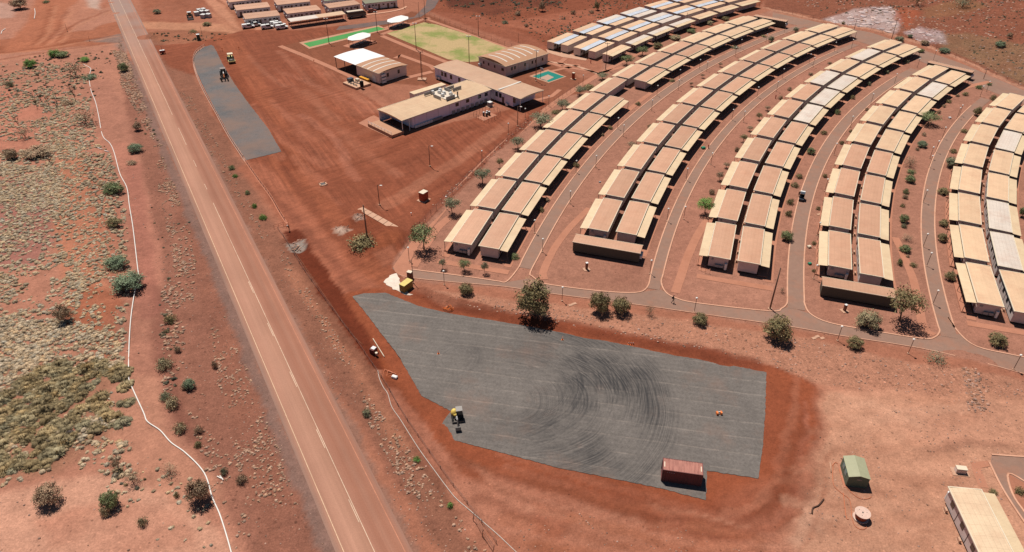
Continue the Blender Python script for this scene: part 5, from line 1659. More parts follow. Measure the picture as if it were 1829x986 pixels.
hose_obj(hz([(50, 250), (45, 380), (60, 480), (140, 560), (220, 620), (245, 700), (255, 820), (290, 920), (360, 960), (410, 945), (415, 920)]), "long orange hose running from the shed round the foot of the drum")
hose_obj(hz([(160, 560), (175, 680), (195, 830), (220, 850)]), "short straight orange pipe ending left of the drum", .06)
hose_obj(hz([(40, 260), (70, 225), (100, 235)]), "short orange hose loop at the left of the shed", .06)
hose_obj(hz([(15, 225), (28, 330)]), "stub of pale pipe lying left of the green shed", .10, "pipe_offcut", "pipe", pale_conc)
hose_obj([(1450, 918), (1452, 908), (1462, 903), (1471, 892)], "dark jagged strip of torn liner on pale earth", .12, "liner_scrap", "scrap", simple("dark_liner", (.09, .045, .03)))
# small utility pillar near bottom right
def pillar(px, py, dims, label, top_m, body_m, rz=0, cat="utility box", name="utility_box", pad=True):
    p = G(px, py)
    t = thing(name, label, cat, (p.x, p.y, 0), rz)
    MB().box((0, 0, dims[2] / 2), dims).build("body", body_m, t)
    MB().box((0, 0, dims[2] + .03), (dims[0] + .08, dims[1] + .08, .07)).build("lid", top_m, t)
    MB().box((0, -dims[1] / 2 - .015, dims[2] * .5), (dims[0] * .7, .03, dims[2] * .7)).build("door", body_m, t)
    if pad:
        MB().box((0, 0, .03), (dims[0] + 1.0, dims[1] + .9, .08)).build("pad", pale_conc, t)
    return t
pillar(1714, 843, (1.5, .8, .95), "cream utility box on a concrete pad above the bottom right cabin", trim, wall_beige, R(-8))
pillar(1047.5, 481, (.45, .45, 1.7), "slim cream topped pillar on the lawn in front of the second service block", white_p, simple("rust_brown", (.20, .08, .05)), R(20))
pillar(1508, 555, (.45, .45, 1.5), "slim cream topped pillar beside the pale bush in front of the fourth service block", white_p, simple("rust_brown", (.20, .08, .05)), R(20))
pillar(757, 357, (1.5, 1.9, 2.3), "orange red cabinet with a pale lid standing alone in the yard", trim, simple("cabinet_orange", (.42, .08, .03), .6, .3, .06), R(-35))
pillar(1024, 141, (.8, .8, 2.2), "small orange red cabinet beside the green sports court", trim, simple("cabinet_orange", (.42, .08, .03)), R(-35))
pillar(875, 190, (1.3, 1.3, 1.5), "grey box shaped tank beside the dining hall wall", white_p, grey_p, R(45))
t = pillar(726, 516, (2.7, 1.4, 1.7), "yellow generator box beside a white concrete washout", simple("gen_yellow_top", alb((248, 222, 130)), .5), simple("gen_yellow", (.32, .20, .045), .5, .4, .08), px_dir((722, 519), (737, 508)), "generator", "generator_box", False)
pillar(732.5, 497, (1.0, .8, 1.7), "brown switch cabinet with cream top behind the yellow generator", trim, simple("rust_brown", (.20, .08, .05)), R(-20), "switch cabinet", "switch_cabinet", False)
sheet("concrete_washout", ragged(GL([(685, 504), (696, 492), (708, 488), (714, 498), (716, 512), (728, 522), (738, 526), (724, 527), (708, 518), (694, 511)]), .25, .6), 0.03, paved("white_slurry", alb((255, 236, 216)), .12))
# stacked mesh of the plant compound near dining hall
comp = GL([(846, 208), (874, 197), (893, 205), (862, 220)])
sheet("pad", GL([(852, 210), (875, 201), (888, 206), (864, 216)]), .02, brick_mat)
for k, (x, y) in enumerate(((864, 207), (869, 208), (874, 206), (870, 205))):
    p = G(x, y)
    t = thing("gas_bottle", "dark round gas bottle in the small fenced compound beside the dining hall, " + ORD[k] + " of four", "gas bottle", (p.x, p.y, .02), 0, "gas bottles in the compound")
    MB().cyl((0, 0, .6), .34, 1.2, 14).build("body", dk, t, True)
    MB().dome((0, 0, 1.2), .34, .34, .2, 14, 3).build("cap", white_p, t, True)

# ------------------------------------------------------------------ people
def person(px, py, rz, label, shirt, trousers, pack=False, hat=None, bend=0.0, z=0.03):
    p = G(px, py)
    t = thing("person", label, "person", (p.x, p.y, z), rz)
    skin = simple("skin", (.30, .17, .11), .6)
    V, E, Rr = [], [], []
    def v(co, r, par=None):
        V.append(co)
        Rr.append(r)
        if par is not None:
            E.append((par, len(V) - 1))
        return len(V) - 1
    b = bend
    pel = v((0, 0, .95), .13)
    wst = v((b * .25, 0, 1.12), .12, pel)
    chs = v((b * .6, 0, 1.34 - b * .1), .15, wst)
    nk = v((b * .85, 0, 1.52 - b * .22), .06, chs)
    hd = v((b * .95 + .02, 0, 1.64 - b * .26), .095, nk)
    v((b + .02, 0, 1.75 - b * .3), .075, hd)
    v((b + .10, 0, 1.63 - b * .28), .03, hd)
    for s in (-1, 1):
        hip = v((0, s * .1, .88), .095, pel)
        kn = v((s * .16 + .05, s * .1, .50), .065, hip)
        an = v((s * .30 - (.04 if s > 0 else .08), s * .1, .09), .045, kn)
        v((s * .30 + .10, s * .1, .04), .04, an)
        sh = v((b * .72, s * .19, 1.42 - b * .16), .065, chs)
        el = v((b * .7 - s * .12, s * .25, 1.16 - b * .2), .045, sh)
        wr = v((b * .8 - s * .05 + .12, s * .25, .94 - b * .1), .032, el)
        pm_ = v((b * .8 - s * .05 + .16, s * .25, .87 - b * .1), .034, wr)
        for q in range(4):
            f1 = v((b * .8 - s * .05 + .17 + .02 * q - .03, s * .25 + .008 * q, .81 - .01 * (q % 3) - b * .1), .011, pm_)
            v((b * .8 - s * .05 + .18 + .02 * q - .03, s * .25 + .008 * q, .775 - .01 * (q % 3) - b * .1), .009, f1)
        v((b * .8 - s * .05 + .20, s * .25 - s * .03, .86 - b * .1), .011, pm_)
    me = bpy.data.meshes.new("body")
    me.from_pydata(V, E, [])
    o = put("body", me, t)
    sk = o.modifiers.new("skin", 'SKIN')
    o.modifiers.new("sub", 'SUBSURF').levels = 1
    o.modifiers["sub"].render_levels = 1
    for i, r in enumerate(Rr):
        me.skin_vertices[0].data[i].radius = (r, r)
    me.skin_vertices[0].data[0].use_root = True
    m, nt, bs = nmat("clothing_" + label[:12])
    sp = node(nt, "ShaderNodeSeparateXYZ")
    nt.links.new(objvec(nt), sp.inputs[0])
    c_ = mix(nt, 'MIX', math2(nt, 'GREATER_THAN', sp.outputs[2], 1.0), trousers, shirt)
    c_ = mix(nt, 'MIX', math2(nt, 'GREATER_THAN', sp.outputs[2], 1.53 - b * .22), c_, (.30, .17, .11))
    nt.links.new(c_, bs.inputs['Base Color'])
    bs.inputs['Roughness'].default_value = .8
    me.materials.append(m)
    hm = simple("dark_cap", (.02, .018, .016)) if hat is None else hat
    hh = 1.72 - b * .28
    MB().dome((b + .01, 0, hh), .12, .11, .11, 14, 4).cyl((b + .05, 0, hh), .15, .02, 14).build("hat", hm, t, True)
    if pack:
        MB().dome((-.22, 0, 1.25), .14, .17, .26, 12, 4, True).build("backpack", black, t, True)
    return t
person(1201.5, 540.5, px_dir((1196, 541), (1212, 539)), "person in dark clothing with a backpack walking on the front lane", (.02, .018, .018), (.018, .017, .02), True)
person(517, 412, px_dir((517, 412), (510, 418)), "person in dark work clothes and white hard hat leaning over the trench", (.03, .035, .02), (.02, .02, .02), False, white_p, .35)
person(1426.5, 352, px_dir((1436, 330), (1431, 357)), "person in brown walking beside the buggy on the third lane", (.16, .07, .05), (.05, .03, .03), False, trim)
# ------------------------------------------------------------------ poles and lamps
timber = simple("pole_timber", (.20, .12, .085), .85, .2, .12)
rusty = simple("rusty_steel", (.15, .075, .05), .7, .3, .1)
lampw = simple("lamp_white", (.85, .80, .72), .4, .4, .02)
def pole_height(base, top):
    """height of an upright whose foot and head were surveyed"""
    p = G(*base)
    lo, hi = 0.5, 25.0
    for _ in range(40):
        m = (lo + hi) / 2
        q = Vector((p.x, p.y, m - CAMH))
        d = q.y * math.cos(PITCH) - q.z * math.sin(PITCH)
        u = q.y * math.sin(PITCH) + q.z * math.cos(PITCH)
        y = IH / 2 - F * u / d + ROLL * q.x * F / d
        if y > top[1]:
            lo = m
        else:
            hi = m
    return hi
def big_pole(base, top, label, mat=timber, r=.16, arm=None, cat="pole", name="power_pole"):
    p = on_ground(*base)
    h = pole_height(base, top)
    t = thing(name, label, cat, (p.x, p.y, p.z))
    MB().tube([(0, 0, -.3), (0, 0, h * .5), (0, 0, h)], [r, r * .85, r * .65], 10).build("shaft", mat, t, True)
    MB().cyl((0, 0, .1), r * 2.6, .2, 12).build("footing", pale_conc, t)
    if arm == 'flood':
        for s in (-1, 1):
            MB().box((s * .55, 0, 0), (.5, .4, .18)).build("floodlight", white_p, t, loc=(0, 0, h + .06))
        MB().box((0, 0, h - .1), (1.4, .1, .1)).build("cross_arm", mat, t)
    elif arm == 'street':
        MB().tube([(0, 0, h - .1), (.3, -.2, h + .1), (.7, -.4, h + .12)], .05, 6).build("arm", mat, t)
        MB().box((.95, -.52, h + .1), (.6, .3, .14)).build("lamp_head", lampw, t)
    elif arm == 'cross':
        MB().box((0, 0, h - .35), (1.8, .12, .12)).build("cross_arm", mat, t)
        for x in (-.8, 0, .8):
            MB().cyl((x, 0, h - .2), .05, .22, 8).build("insulator", white_p, t)
    elif arm == 'lattice':
        lt = MB()
        for a in (0, 2.1, 4.2):
            lt.tube([(.35 * math.cos(a), .35 * math.sin(a), 0), (.18 * math.cos(a), .18 * math.sin(a), h)], .04, 5)
        for k in range(9):
            z = h * k / 9
            for a in (0, 2.1, 4.2):
                rr = .35 - .17 * k / 9
                lt.tube([(rr * math.cos(a), rr * math.sin(a), z), (rr * math.cos(a + 2.1), rr * math.sin(a + 2.1), z + h / 9)], .025, 4)
        lt.build("lattice", mat, t)
        MB().box((0, 0, h), (1.6, .12, .12)).box((-.7, 0, h + .3), (.12, .12, .6)).box((.7, 0, h + .3), (.12, .12, .6)).build("antenna_frame", mat, t)
        MB().box((0, 0, .15), (3.0, 2.4, .3)).build("slab", pale_conc, t)
    return t
big_pole((657, 433), (648, 368), "tall dark timber pole standing beside the concrete walkway", timber, .2)
big_pole((1375, 552), (1408, 478), "tall timber pole on the corner beside the front lane below the third row", timber, .18)
big_pole((738.5, 506), (738, 464), "slender dark pole standing behind the yellow generator", rusty, .08)
big_pole((678, 366), (674, 330), "street light with stony base on the earth yard near the walkway", rusty, .11, 'street', "street light", "street_light")
big_pole((768, 297), (766, 260), "street light standing alone in the middle of the earth yard", rusty, .11, 'street', "street light", "street_light")
big_pole((924.5, 225), (924.3, 190), "street light at the fence beside the kitchen block corner", rusty, .11, 'street', "street light", "street_light")
big_pole((587.7, 77.4), (583.9, 33), "tall floodlight pole at the near end of the green bowling strip", rusty, .13, 'flood', "floodlight pole", "floodlight_pole")
big_pole((673.9, 57.5), (670, 21.6), "tall floodlight pole at the far end of the green bowling strip", rusty, .13, 'flood', "floodlight pole", "floodlight_pole")
big_pole((743.6, 88.8), (741, 41.8), "tall floodlight pole on the near long edge of the oval", rusty, .13, 'flood', "floodlight pole", "floodlight_pole")
big_pole((838.2, 113.6), (837.5, 64.7), "tall floodlight pole at the near right corner of the oval", rusty, .13, 'flood', "floodlight pole", "floodlight_pole")
big_pole((753.8, 142), (751.3, 92.6), "lattice mast on a pale slab between the gym and the kitchen block", rusty, .05, 'lattice', "mast", "lattice_mast")
big_pole((759.6, 38), (759, -2), "tall floodlight pole at the far corner of the oval near the second canopy", rusty, .13, 'flood', "floodlight pole", "floodlight_pole")
big_pole((748.7, 31.7), (748, 3), "thin pole behind the far canopy beside the sealed lot", rusty, .09)
big_pole((722, 15.5), (721, -8), "thin pole at the kerb beside the long greenish roofed cabin", rusty, .09)
big_pole((854.5, 64), (854.5, 29), "tall floodlight pole beyond the far long edge of the oval", rusty, .13, 'flood', "floodlight pole", "floodlight_pole")
big_pole((957.2, 144.6), (958.5, 90), "tall floodlight pole at the left corner of the green sports court", rusty, .13, 'flood', "floodlight pole", "floodlight_pole")
big_pole((1081.5, 124.3), (1084.6, 76), "tall dark pole in front of the northern cabin cluster", rusty, .13, 'cross')
big_pole((926, 76), (926, 58), "short post beyond the arched recreation hall", rusty, .07)
big_pole((1225, 47), (1227, 22), "tall pole rising among the northern cluster cabins", rusty, .12)
big_pole((1592, 70.7), (1600, 34.5), "tall dark power pole at the foot of the hill behind the third row", rusty, .13, 'cross')
big_pole((1525.9, 52), (1527, 33), "thin power pole at the foot of the hill left of the pale rock", rusty, .10, 'cross')
big_pole((1756.5, 141), (1764, 122), "thin pole beside the back lane behind the fourth row", rusty, .10, 'cross')
big_pole((361, 62), (360, 48), "short post beside the dark portable toilet", rusty, .07)
big_pole((120.5, 56), (118, 42), "short post beside the upper left dirt road", rusty, .07)
big_pole((160.5, 74), (158.5, 64), "short sign post at the dirt road junction", rusty, .06)
# basketball hoop
p = G(965.5, 141)
t = thing("basketball_hoop", "small basketball hoop at the near edge of the green court", "basketball hoop", (p.x, p.y, 0), R(45))
MB().tube([(0, 0, 0), (0, 0, 2.9), (.6, 0, 3.3)], .08, 8).build("post", rusty, t)
MB().box((.65, 0, 3.3), (.06, 1.5, 1.0)).build("backboard", white_p, t)
MB().tube([(.7 + .3 + .25 * math.cos(a), .25 * math.sin(a), 3.05) for a in np.linspace(0, 6.28, 13)], .03, 5).build("ring", rusty, t)

LAMPS = {
 'first lane': [(954.8, 416), (969, 450), (1017.9, 363.5), (1028.7, 308), (1064, 299), (1103, 230), (1113, 243), (1163.5, 197.5), (1173, 171), (1211.4, 160.8), (1213, 142), (1248.7, 123.5), (1261.7, 127.4), (1312.8, 101), (1322.5, 86.8), (1367.8, 76.8), (1400.5, 57.2)],
 'second lane': [(1160.7, 489), (1191, 395.2), (1221, 391.5), (1225.3, 322), (1269.5, 294), (1307, 214.7), (1327.4, 217.9), (1351.7, 173.8), (1386.6, 163.5), (1397, 140.3), (1445, 113.4), (1451.6, 120), (1489.9, 91.7), (1520.4, 86.7)],
 'third lane': [(1453, 497.6), (1459, 420.5), (1473, 341.4), (1489.5, 276.5), (1518.7, 227), (1555.2, 186), (1597.2, 149.5), (1638, 121.2), (1667, 106.7)],
 'fourth lane': [(1666, 543.5), (1655, 475.3), (1648.6, 440.8), (1648.6, 361.7), (1659, 298.8), (1660.5, 283), (1670.4, 272), (1682.6, 247), (1709, 211.5), (1713, 206.5), (1750.5, 172), (1761.7, 163.3)],
 'front lane': [(731, 465.7), (793.6, 508.3), (1003.7, 537.6), (1240, 557), (1495.6, 608.3), (1622, 631.5), (1810, 660)],
 'left footpath': [(797.8, 373.4), (861, 290), (908, 240), (938, 213), (980, 190), (1041, 152)],
}
lamp_pole = MB().tube([(0, 0, 0), (0, 0, 3.3)], .055, 8).mesh("pole", rusty)
lamp_head = MB().cyl((0, 0, 3.38), .12, .16, 10).dome((0, 0, 3.46), .24, .24, .22, 12, 3).mesh("lamp_head", lampw)
lamp_foot = MB().cyl((0, 0, .06), .22, .12, 10).mesh("footing", pale_conc)
for lane, pts in LAMPS.items():
    for i, q in enumerate(pts):
        p = G(*q)
        t = thing("path_lamp", f"white topped path lamp, {ORD[i]} " + ("from the left along the front lane" if lane == 'front lane' else f"from the front along the {lane}"), "path lamp", (p.x, p.y, 0), 0, "path lamps along the lanes")
        put("pole", lamp_pole, t)
        put("lamp_head", lamp_head, t)
        put("footing", lamp_foot, t)

# hydrant-like bins / low white lights along the lanes
for i, (q, lab) in enumerate((((1385, 176), "small red post beside the second lane kerb near the twelfth cabin"), ((1265, 265), "thin red marker post beside the second lane"), ((1100, 158), "small red figure shaped hydrant post in front of the northern cluster"), ((1055, 113), "red hydrant post on the paved walk before the northern cluster"))):
    p = G(*q)
    t = thing("hydrant", lab, "hydrant", (p.x, p.y, 0))
    MB().cyl((0, 0, .5), .13, 1.0, 10).build("pipe", simple("hydrant_red", (.40, .05, .03), .5, .4), t)
    MB().box((0, 0, .95), (.5, .16, .16)).dome((0, 0, 1.0), .16, .16, .18, 10, 3).build("head", simple("hydrant_red", (.40, .05, .03)), t)
def low_box(q, dims, label, mat, name, cat, rz=.3, z=.03):
    p = G(*q)
    o = MB().box((0, 0, dims[2] / 2), dims).box((0, 0, dims[2] + .02), (dims[0] * .8, dims[1] * .8, .05))
    return tag(o.build(name, mat, None, loc=(p.x, p.y, z), rz=rz), label, cat)
grn = simple("sign_green", (.02, .25, .14), .5, .4)
low_box((1256, 265.5), (1.1, .8, .5), "small green low box beside the second lane kerb", grn, "valve_box", "valve box")
low_box((1446, 472), (.7, .6, .35), "small teal low box beside the third lane at the fourth row", grn, "valve_box", "valve box")
low_box((1445, 442), (.8, .7, .4), "pale yellow low box on the verge of the third lane", trim, "valve_box", "valve box")
low_box((1696, 211.5), (.7, .7, .4), "small white low box on the bare strip right of the fourth row", white_p, "valve_box", "valve box")
low_box((1070, 343), (.5, .4, .3), "tiny dark vent on the first cabin roof veranda of the second row", grey_p, "roof_vent", "vent", 0.2, 2.72)
for i, (x, y, n) in enumerate(((1466, 394, "fourth"), (1462, 381, "third"), (1470, 345, "second"))):
    pass
# stepping slabs on verges
for i, (q, n) in enumerate((((1462, 383), 3), ((1458, 443), 3), ((1484, 312), 3), ((1330, 318), 2), ((1454, 604), 3), ((1019, 545), 2))):
    p = G(*q)
    for k in range(n):
        o = MB().box((0, 0, .03), (.9, .6, .06)).build("paving_slab", pale_conc, None, loc=(p.x + k * .8, p.y + (k % 2) * .5, 0), rz=.4)
        tag(o, ["pale paving slab on the verge of the third lane beside the middle cabins", "pale paving slab beside the yellow low box on the third lane verge", "pale paving slab on the upper verge of the third lane", "pale paving slab on the lawn left of the third row", "pale paving slab beside the small shrub under the front lane", "pale paving slab below the front lane near the big bush"][i], "paving slab", "loose paving slabs on verges")

# portable toilet, tripod machine, cones
p = G(355.5, 71.5)
t = thing("portable_toilet", "dark green portable toilet with white roof beside the top end of the gravel strip", "portable toilet", (p.x, p.y, 0), .3)
MB().box((0, 0, 1.1), (1.15, 1.15, 2.2)).build("body", simple("dark_green_plastic", (.02, .05, .03), .5, .4), t)
MB().box((0, 0, 2.25), (1.25, 1.25, .14)).build("roof", white_p, t)
MB().box((0, -.59, 1.05), (.8, .04, 1.9)).build("door", simple("dark_green_plastic", (.02, .05, .03)), t)
p = G(291, 96)
t = thing("light_tower", "small white and red towable machine standing between the road and the yard", "light tower", (p.x, p.y, 0), .5)
MB().box((0, 0, .85), (2.0, 1.1, .8)).build("body", simple("machine_red", (.30, .06, .04), .5, .4), t)
MB().box((0, 0, 1.32), (1.7, 1.0, .14)).build("lid", white_p, t)
MB().tube([(0, 0, 1.3), (0, 0, 3.0)], .06, 6).build("mast", steel, t)
for y in (-.6, .6):
    wheel(t, 0, y, .35, .2, hub=False)
cone_o = simple("cone_orange", (.80, .20, .04), .5, .4, .04)
def cone(px, py, label, z=.04):
    p = G(px, py)
    t = thing("traffic_cone", label, "traffic cone", (p.x, p.y, z), 0, "traffic cones")
    MB().cyl((0, 0, .38), .15, .7, 12, 'Z', .03).build("cone", cone_o, t, True)
    MB().box((0, 0, .02), (.4, .4, .05)).build("base", cone_o, t)
    MB().cyl((0, 0, .42), .105, .16, 12, 'Z', .08).build("band", white_p, t, True)
cone(783, 632, "single cone on the left part of the gravel pad inside the small turning circle")
cone(1004.5, 607, "single pale cone near the far edge of the gravel pad")
for i, x in enumerate((1123, 1127, 1131)):
    cone(x, 615.5, f"cone in the short row on the red bank above the pad, {ORD[i]} of three")
t = thing("survey_marker", "orange and white barrier block around a peg on the right of the gravel pad", "marker", (*G(1284, 740)[:2], .04), .1)
MB().box((-.35, 0, .25), (.3, .55, .5)).build("post", cone_o, t)
MB().box((.35, 0, .25), (.3, .55, .5)).build("post", cone_o, t)
MB().box((0, .1, .38), (.5, .1, .22)).build("board", white_p, t)
for i, (q, lab) in enumerate((((397.5, 91), "leftmost peg"), ((427, 88.5), "middle peg"), ((561, 112), "peg near the white shade roof"))):
    p = G(*q)
    o = MB().box((0, 0, .5), (.1, .1, 1.0)).box((0, 0, .95), (.5, .06, .25))
    tag(o.build("survey_peg", cone_o, None, loc=(p.x, p.y, 0)), "orange survey peg on the yard, " + lab, "survey peg", "survey pegs")
# pit with cover in the yard
t = thing("service_pit", "small square concrete pit with broken pale rim in the open yard", "service pit", (*G(577, 329)[:2], 0), .5)
for k in range(4):
    MB().box((0, 0, 0), (1.9, .35, .16)).build("rim", pale_conc, t, loc=(.8 * math.cos(k * math.pi / 2), .8 * math.sin(k * math.pi / 2), .06), rz=k * math.pi / 2 + math.pi / 2)
MB().box((0, 0, .03), (1.1, 1.1, .05)).build("cover", steel, t)
o = MB().cyl((0, 0, .3), .08, .6, 8).box((0, 0, .62), (.25, .25, .06))
tag(o.build("riser_pipe", white_p, None, loc=(*G(734.5, 384)[:2], 0)), "short white riser pipe in the yard near the left footpath", "pipe")
# tangled orange mesh and frames
t = thing("mesh_heap", "tangle of orange barrier mesh lying on the red bank above the pad", "mesh heap", (*G(801, 552)[:2], .15))
for k in range(9):
    a = k * .7
    P = [Vector((math.cos(a + s * 1.3) * (.4 + s * .5), math.sin(a + s * 1.3) * (.4 + s * .4), .15 + .35 * math.sin(s * 3 + k))) for s in np.linspace(0, 1.6, 7)]
    MB().tube(P, .045, 5).build("strand", cone_o, t)
t = thing("pump", "red pump box standing in the trench beside a yellow pole", "pump", (*G(667, 626)[:2], -.35), -.5)
MB().box((0, 0, .45), (.95, 1.2, .9)).build("body", simple("pump_red", (.15, .04, .03), .5), t)
MB().box((0, .1, .93), (.8, .8, .08)).build("lid", white_p, t)
MB().cyl((1.0, -.4, .3), .25, .5, 12).build("bucket", trim, t)
hose_obj([(666, 603), (676, 618), (686, 633)], "long pale yellow pole lying along the trench edge", .09, "timber_rail", "pole", trim)
for i, (q, lab) in enumerate((((691, 666), "orange timber frame lying by the trench, nearer the pump"), ((697, 668), "orange timber frame lying by the trench, nearer the pad"))):
    p = on_ground(*q)
    o = MB()
    for k in range(3):
        a0, a1 = k * 2.09, (k + 1) * 2.09
        o.tube([(1.1 * math.cos(a0), 1.1 * math.sin(a0), .12), (1.1 * math.cos(a1), 1.1 * math.sin(a1), .12)], .06, 5)
    tag(o.build("triangle_stand", hose, None, loc=p), lab, "stand", "timber stands by the trench")
low_box((705, 675), (1.0, .6, .4), "white lidded box on red earth between the trench and the pad", white_p, "esky_box", "box", -.4)

# ------------------------------------------------------------------ pipes and fences
white_pipe = simple("white_poly_pipe", (.80, .74, .66), .45, .4, .06)
pipe1 = [(148.4, 114.6), (161.8, 122.4), (160.7, 130), (159.2, 138), (159.6, 144.7), (163, 162.6), (170.8, 182.7), (176.3, 207), (183, 241.4), (196.4, 256.3), (204.4, 274), (214.4, 311), (227, 336.5), (231.4, 367.8), (238.5, 410), (247, 484), (251, 501), (244, 514.8), (237, 555), (231.8, 598.6), (230.8, 667.6), (234, 687), (256.4, 736.7), (263.8, 754), (286, 768.7), (305.7, 791), (332.8, 810.7), (364.9, 845), (379.7, 889.5), (394.5, 924), (413, 986), (424, 1040)]
hose_obj(pipe1, "long white pipe snaking down the scrub left of the road", .11, "poly_pipe", "pipe", white_pipe)
hose_obj([(62, 16), (63, 24), (61.5, 34)], "short white pipe length at the upper left dirt tracks", .14, "poly_pipe", "pipe", white_pipe)
hose_obj([(2, 61), (4, 56), (10, 52)], "short white pipe end at the far left edge", .14, "poly_pipe", "pipe", white_pipe)
hose_obj([(388, 851), (396, 855), (393, 850), (399, 858)], "bent white pipe offcut beside the dry bush", .10, "poly_pipe", "pipe", white_pipe)
hose_obj([(175, 265), (183, 267.5)], "white pipe offcut on the scrub, left of a pair", .12, "poly_pipe", "pipe", white_pipe)
hose_obj([(187, 270.5), (195, 272)], "white pipe offcut on the scrub, right of a pair", .12, "poly_pipe", "pipe", white_pipe)
hose_obj([(675, 663), (678, 678), (685, 694), (693, 706), (700, 728), (715, 750), (735, 782), (752, 808), (774, 839), (800, 874), (816, 894), (842, 917), (862, 934), (890, 958), (921, 986), (950, 1012)], "long white pipe running along the bank between the road and the pad", .065, "poly_pipe", "pipe", simple("dull_poly_pipe", (.55, .47, .40)))
hose_obj([(520, 440), (560, 498), (600, 556), (622, 590), (648, 614)], "thin brown hose along the trench berm", .05, "hose", "hose", simple("brown_hose", alb((150, 96, 70))))

def fence_line(pts, step, h, label, name, post_m, rails, mesh_h=None, mesh_m=None, r=.04, lean=0.0, cat="fence", apron=None):
    P = smooth([on_ground(*q) for q in pts], 6)
    D = [0.0]
    for a, b in zip(P, P[1:]):
        D.append(D[-1] + (b - a).length)
    def at(s):
        for i in range(len(P) - 1):
            if D[i + 1] >= s:
                return P[i].lerp(P[i + 1], (s - D[i]) / max(1e-6, D[i + 1] - D[i]))
        return P[-1].copy()
    o0 = P[0]
    t = thing(name, label, cat, o0)
    pm = MB().tube([(0, 0, -.2), (lean, 0, h)], r, 6).mesh("post", post_m)
    s = 0.0
    Q = []
    while s <= D[-1]:
        q = at(s)
        Q.append(q - o0)
        put("post", pm, t, q - o0, random.uniform(-.4, .4))
        s += step
    for rh, rr, mt in rails:
        MB().tube([q + Vector((lean * rh / h, 0, rh + (random.uniform(-.06, .06) if i % 2 else 0))) for i, q in enumerate(Q)], rr, 5).build("rail", mt, t)
    if apron:
        A_ = [q - o0 for q in P]
        m2 = MB()
        strip('apron', [q + Vector((0, 0, .05)) for q in A_], .55, .05, apron, 0, mb=m2)
        m2.build('apron', apron, t)
    if mesh_h:
        fine = [at(D[-1] * i / (len(Q) * 2)) - o0 for i in range(len(Q) * 2 + 1)]
        V = [q + Vector((0, 0, mesh_h[0])) for q in fine] + [q + Vector((0, 0, mesh_h[1] + random.uniform(-.05, .05))) for q in fine]
        n = len(fine)
        V2 = V + [v + Vector((.012, .012, 0)) for v in V]
        Fs = [(i, i + 1, n + i + 1, n + i) for i in range(n - 1)] + [(2 * n + n + i, 2 * n + n + i + 1, 2 * n + i + 1, 2 * n + i) for i in range(n - 1)]
        MB().add(V2, Fs).build("cloth", mesh_m, t)
    return t
rope_pale = simple("pale_rope", alb((236, 184, 160)), .7, .2, .08)
rope_or = simple("faded_orange_rope", alb((214, 138, 106)), .7, .2, .1)
silt = simple("silt_cloth", alb((206, 160, 138)), .8, .2, .1)
fence_line([(366, 83), (352, 93), (346, 106), (349, 127), (363, 160), (385, 200), (408, 242), (438, 288)], 2.2, 1.0, "low pale silt fence along the left edge of the narrow gravel strip", "silt_fence", rope_pale, [(.95, .06, rope_pale), (.5, .05, rope_pale)], None, None, .06, apron=silt)
fence_line([(438, 288), (462, 322), (484, 352), (500, 380), (513, 400)], 2.2, 1.0, "low orange barrier fence from the gravel strip down to the trench", "barrier_fence", rope_pale, [(.95, .055, rope_or), (.5, .045, rope_or)], None, None, .055, apron=rope_or)
fence_line([(490, 410), (506, 404), (516, 402)], 1.2, 1.1, "short orange barrier around the top end of the trench", "barrier_fence", rope_or, [(1.05, .05, rope_or), (.55, .04, rope_or)], None, None)
fence_line([(497, 412), (512, 432), (540, 478), (566, 515), (600, 562), (632, 603), (660, 645), (690, 690), (720, 742), (760, 800), (800, 858), (840, 910), (870, 950), (905, 1000)], 4.0, .8, "broken wire fence with short posts between the road verge and the trench", "wire_fence", timber, [(.7, .02, steel), (.35, .02, steel)], None, None, .05)
fence_line([(845, 932), (858, 955), (872, 978), (890, 1000)], 3.0, 1.8, "taller leaning wire fence posts near the bottom edge beside the white pipe", "wire_fence", rusty, [(1.6, .02, steel), (1.0, .02, steel)], None, None, .05, .2)
fence_line([(722, 442), (742, 416), (776, 380), (806, 350), (838, 318), (872, 284), (905, 252), (940, 222), (975, 195), (1005, 174), (1040, 150)], 3.0, 1.6, "long thin wire fence beside the footpath left of the first curved row", "wire_fence", rusty, [(1.55, .018, steel), (1.0, .016, steel), (.5, .016, steel)], None, None, .035)
fence_line([(846, 208), (874, 196), (894, 204), (870, 220), (846, 208)], 1.5, 1.4, "thin post fence around the gas bottle compound", "wire_fence", rusty, [(1.3, .02, steel)], None, None, .04)
fence_line([(768, 30), (830, 56), (880, 74), (930, 92), (985, 112)], 4.0, 1.8, "tall wire fence beyond the far long side of the oval", "wire_fence", rusty, [(1.7, .02, steel), (.9, .02, steel)], None, None, .04)
fence_line([(1380, 18), (1462, 37), (1555, 55), (1650, 82), (1742, 120), (1829, 158)], 5.0, 1.8, "long wire fence along the back lane at the foot of the hill", "wire_fence", rusty, [(1.7, .02, steel), (.9, .02, steel)], None, None, .035)
# rails on the verandas of the front cabins
fence_line([(786, 452), (790, 458), (800, 461)], 1.0, 1.1, "small handrail at the front left corner of the first row paving", "hand_rail", rope_or, [(1.05, .03, rope_or)], None, None, .03)
fence_line([(1252, 484), (1256, 486), (1268, 489)], 1.0, 1.1, "small handrail at the front left corner of the third row paving", "hand_rail", rope_or, [(1.05, .03, rope_or)], None, None, .03)

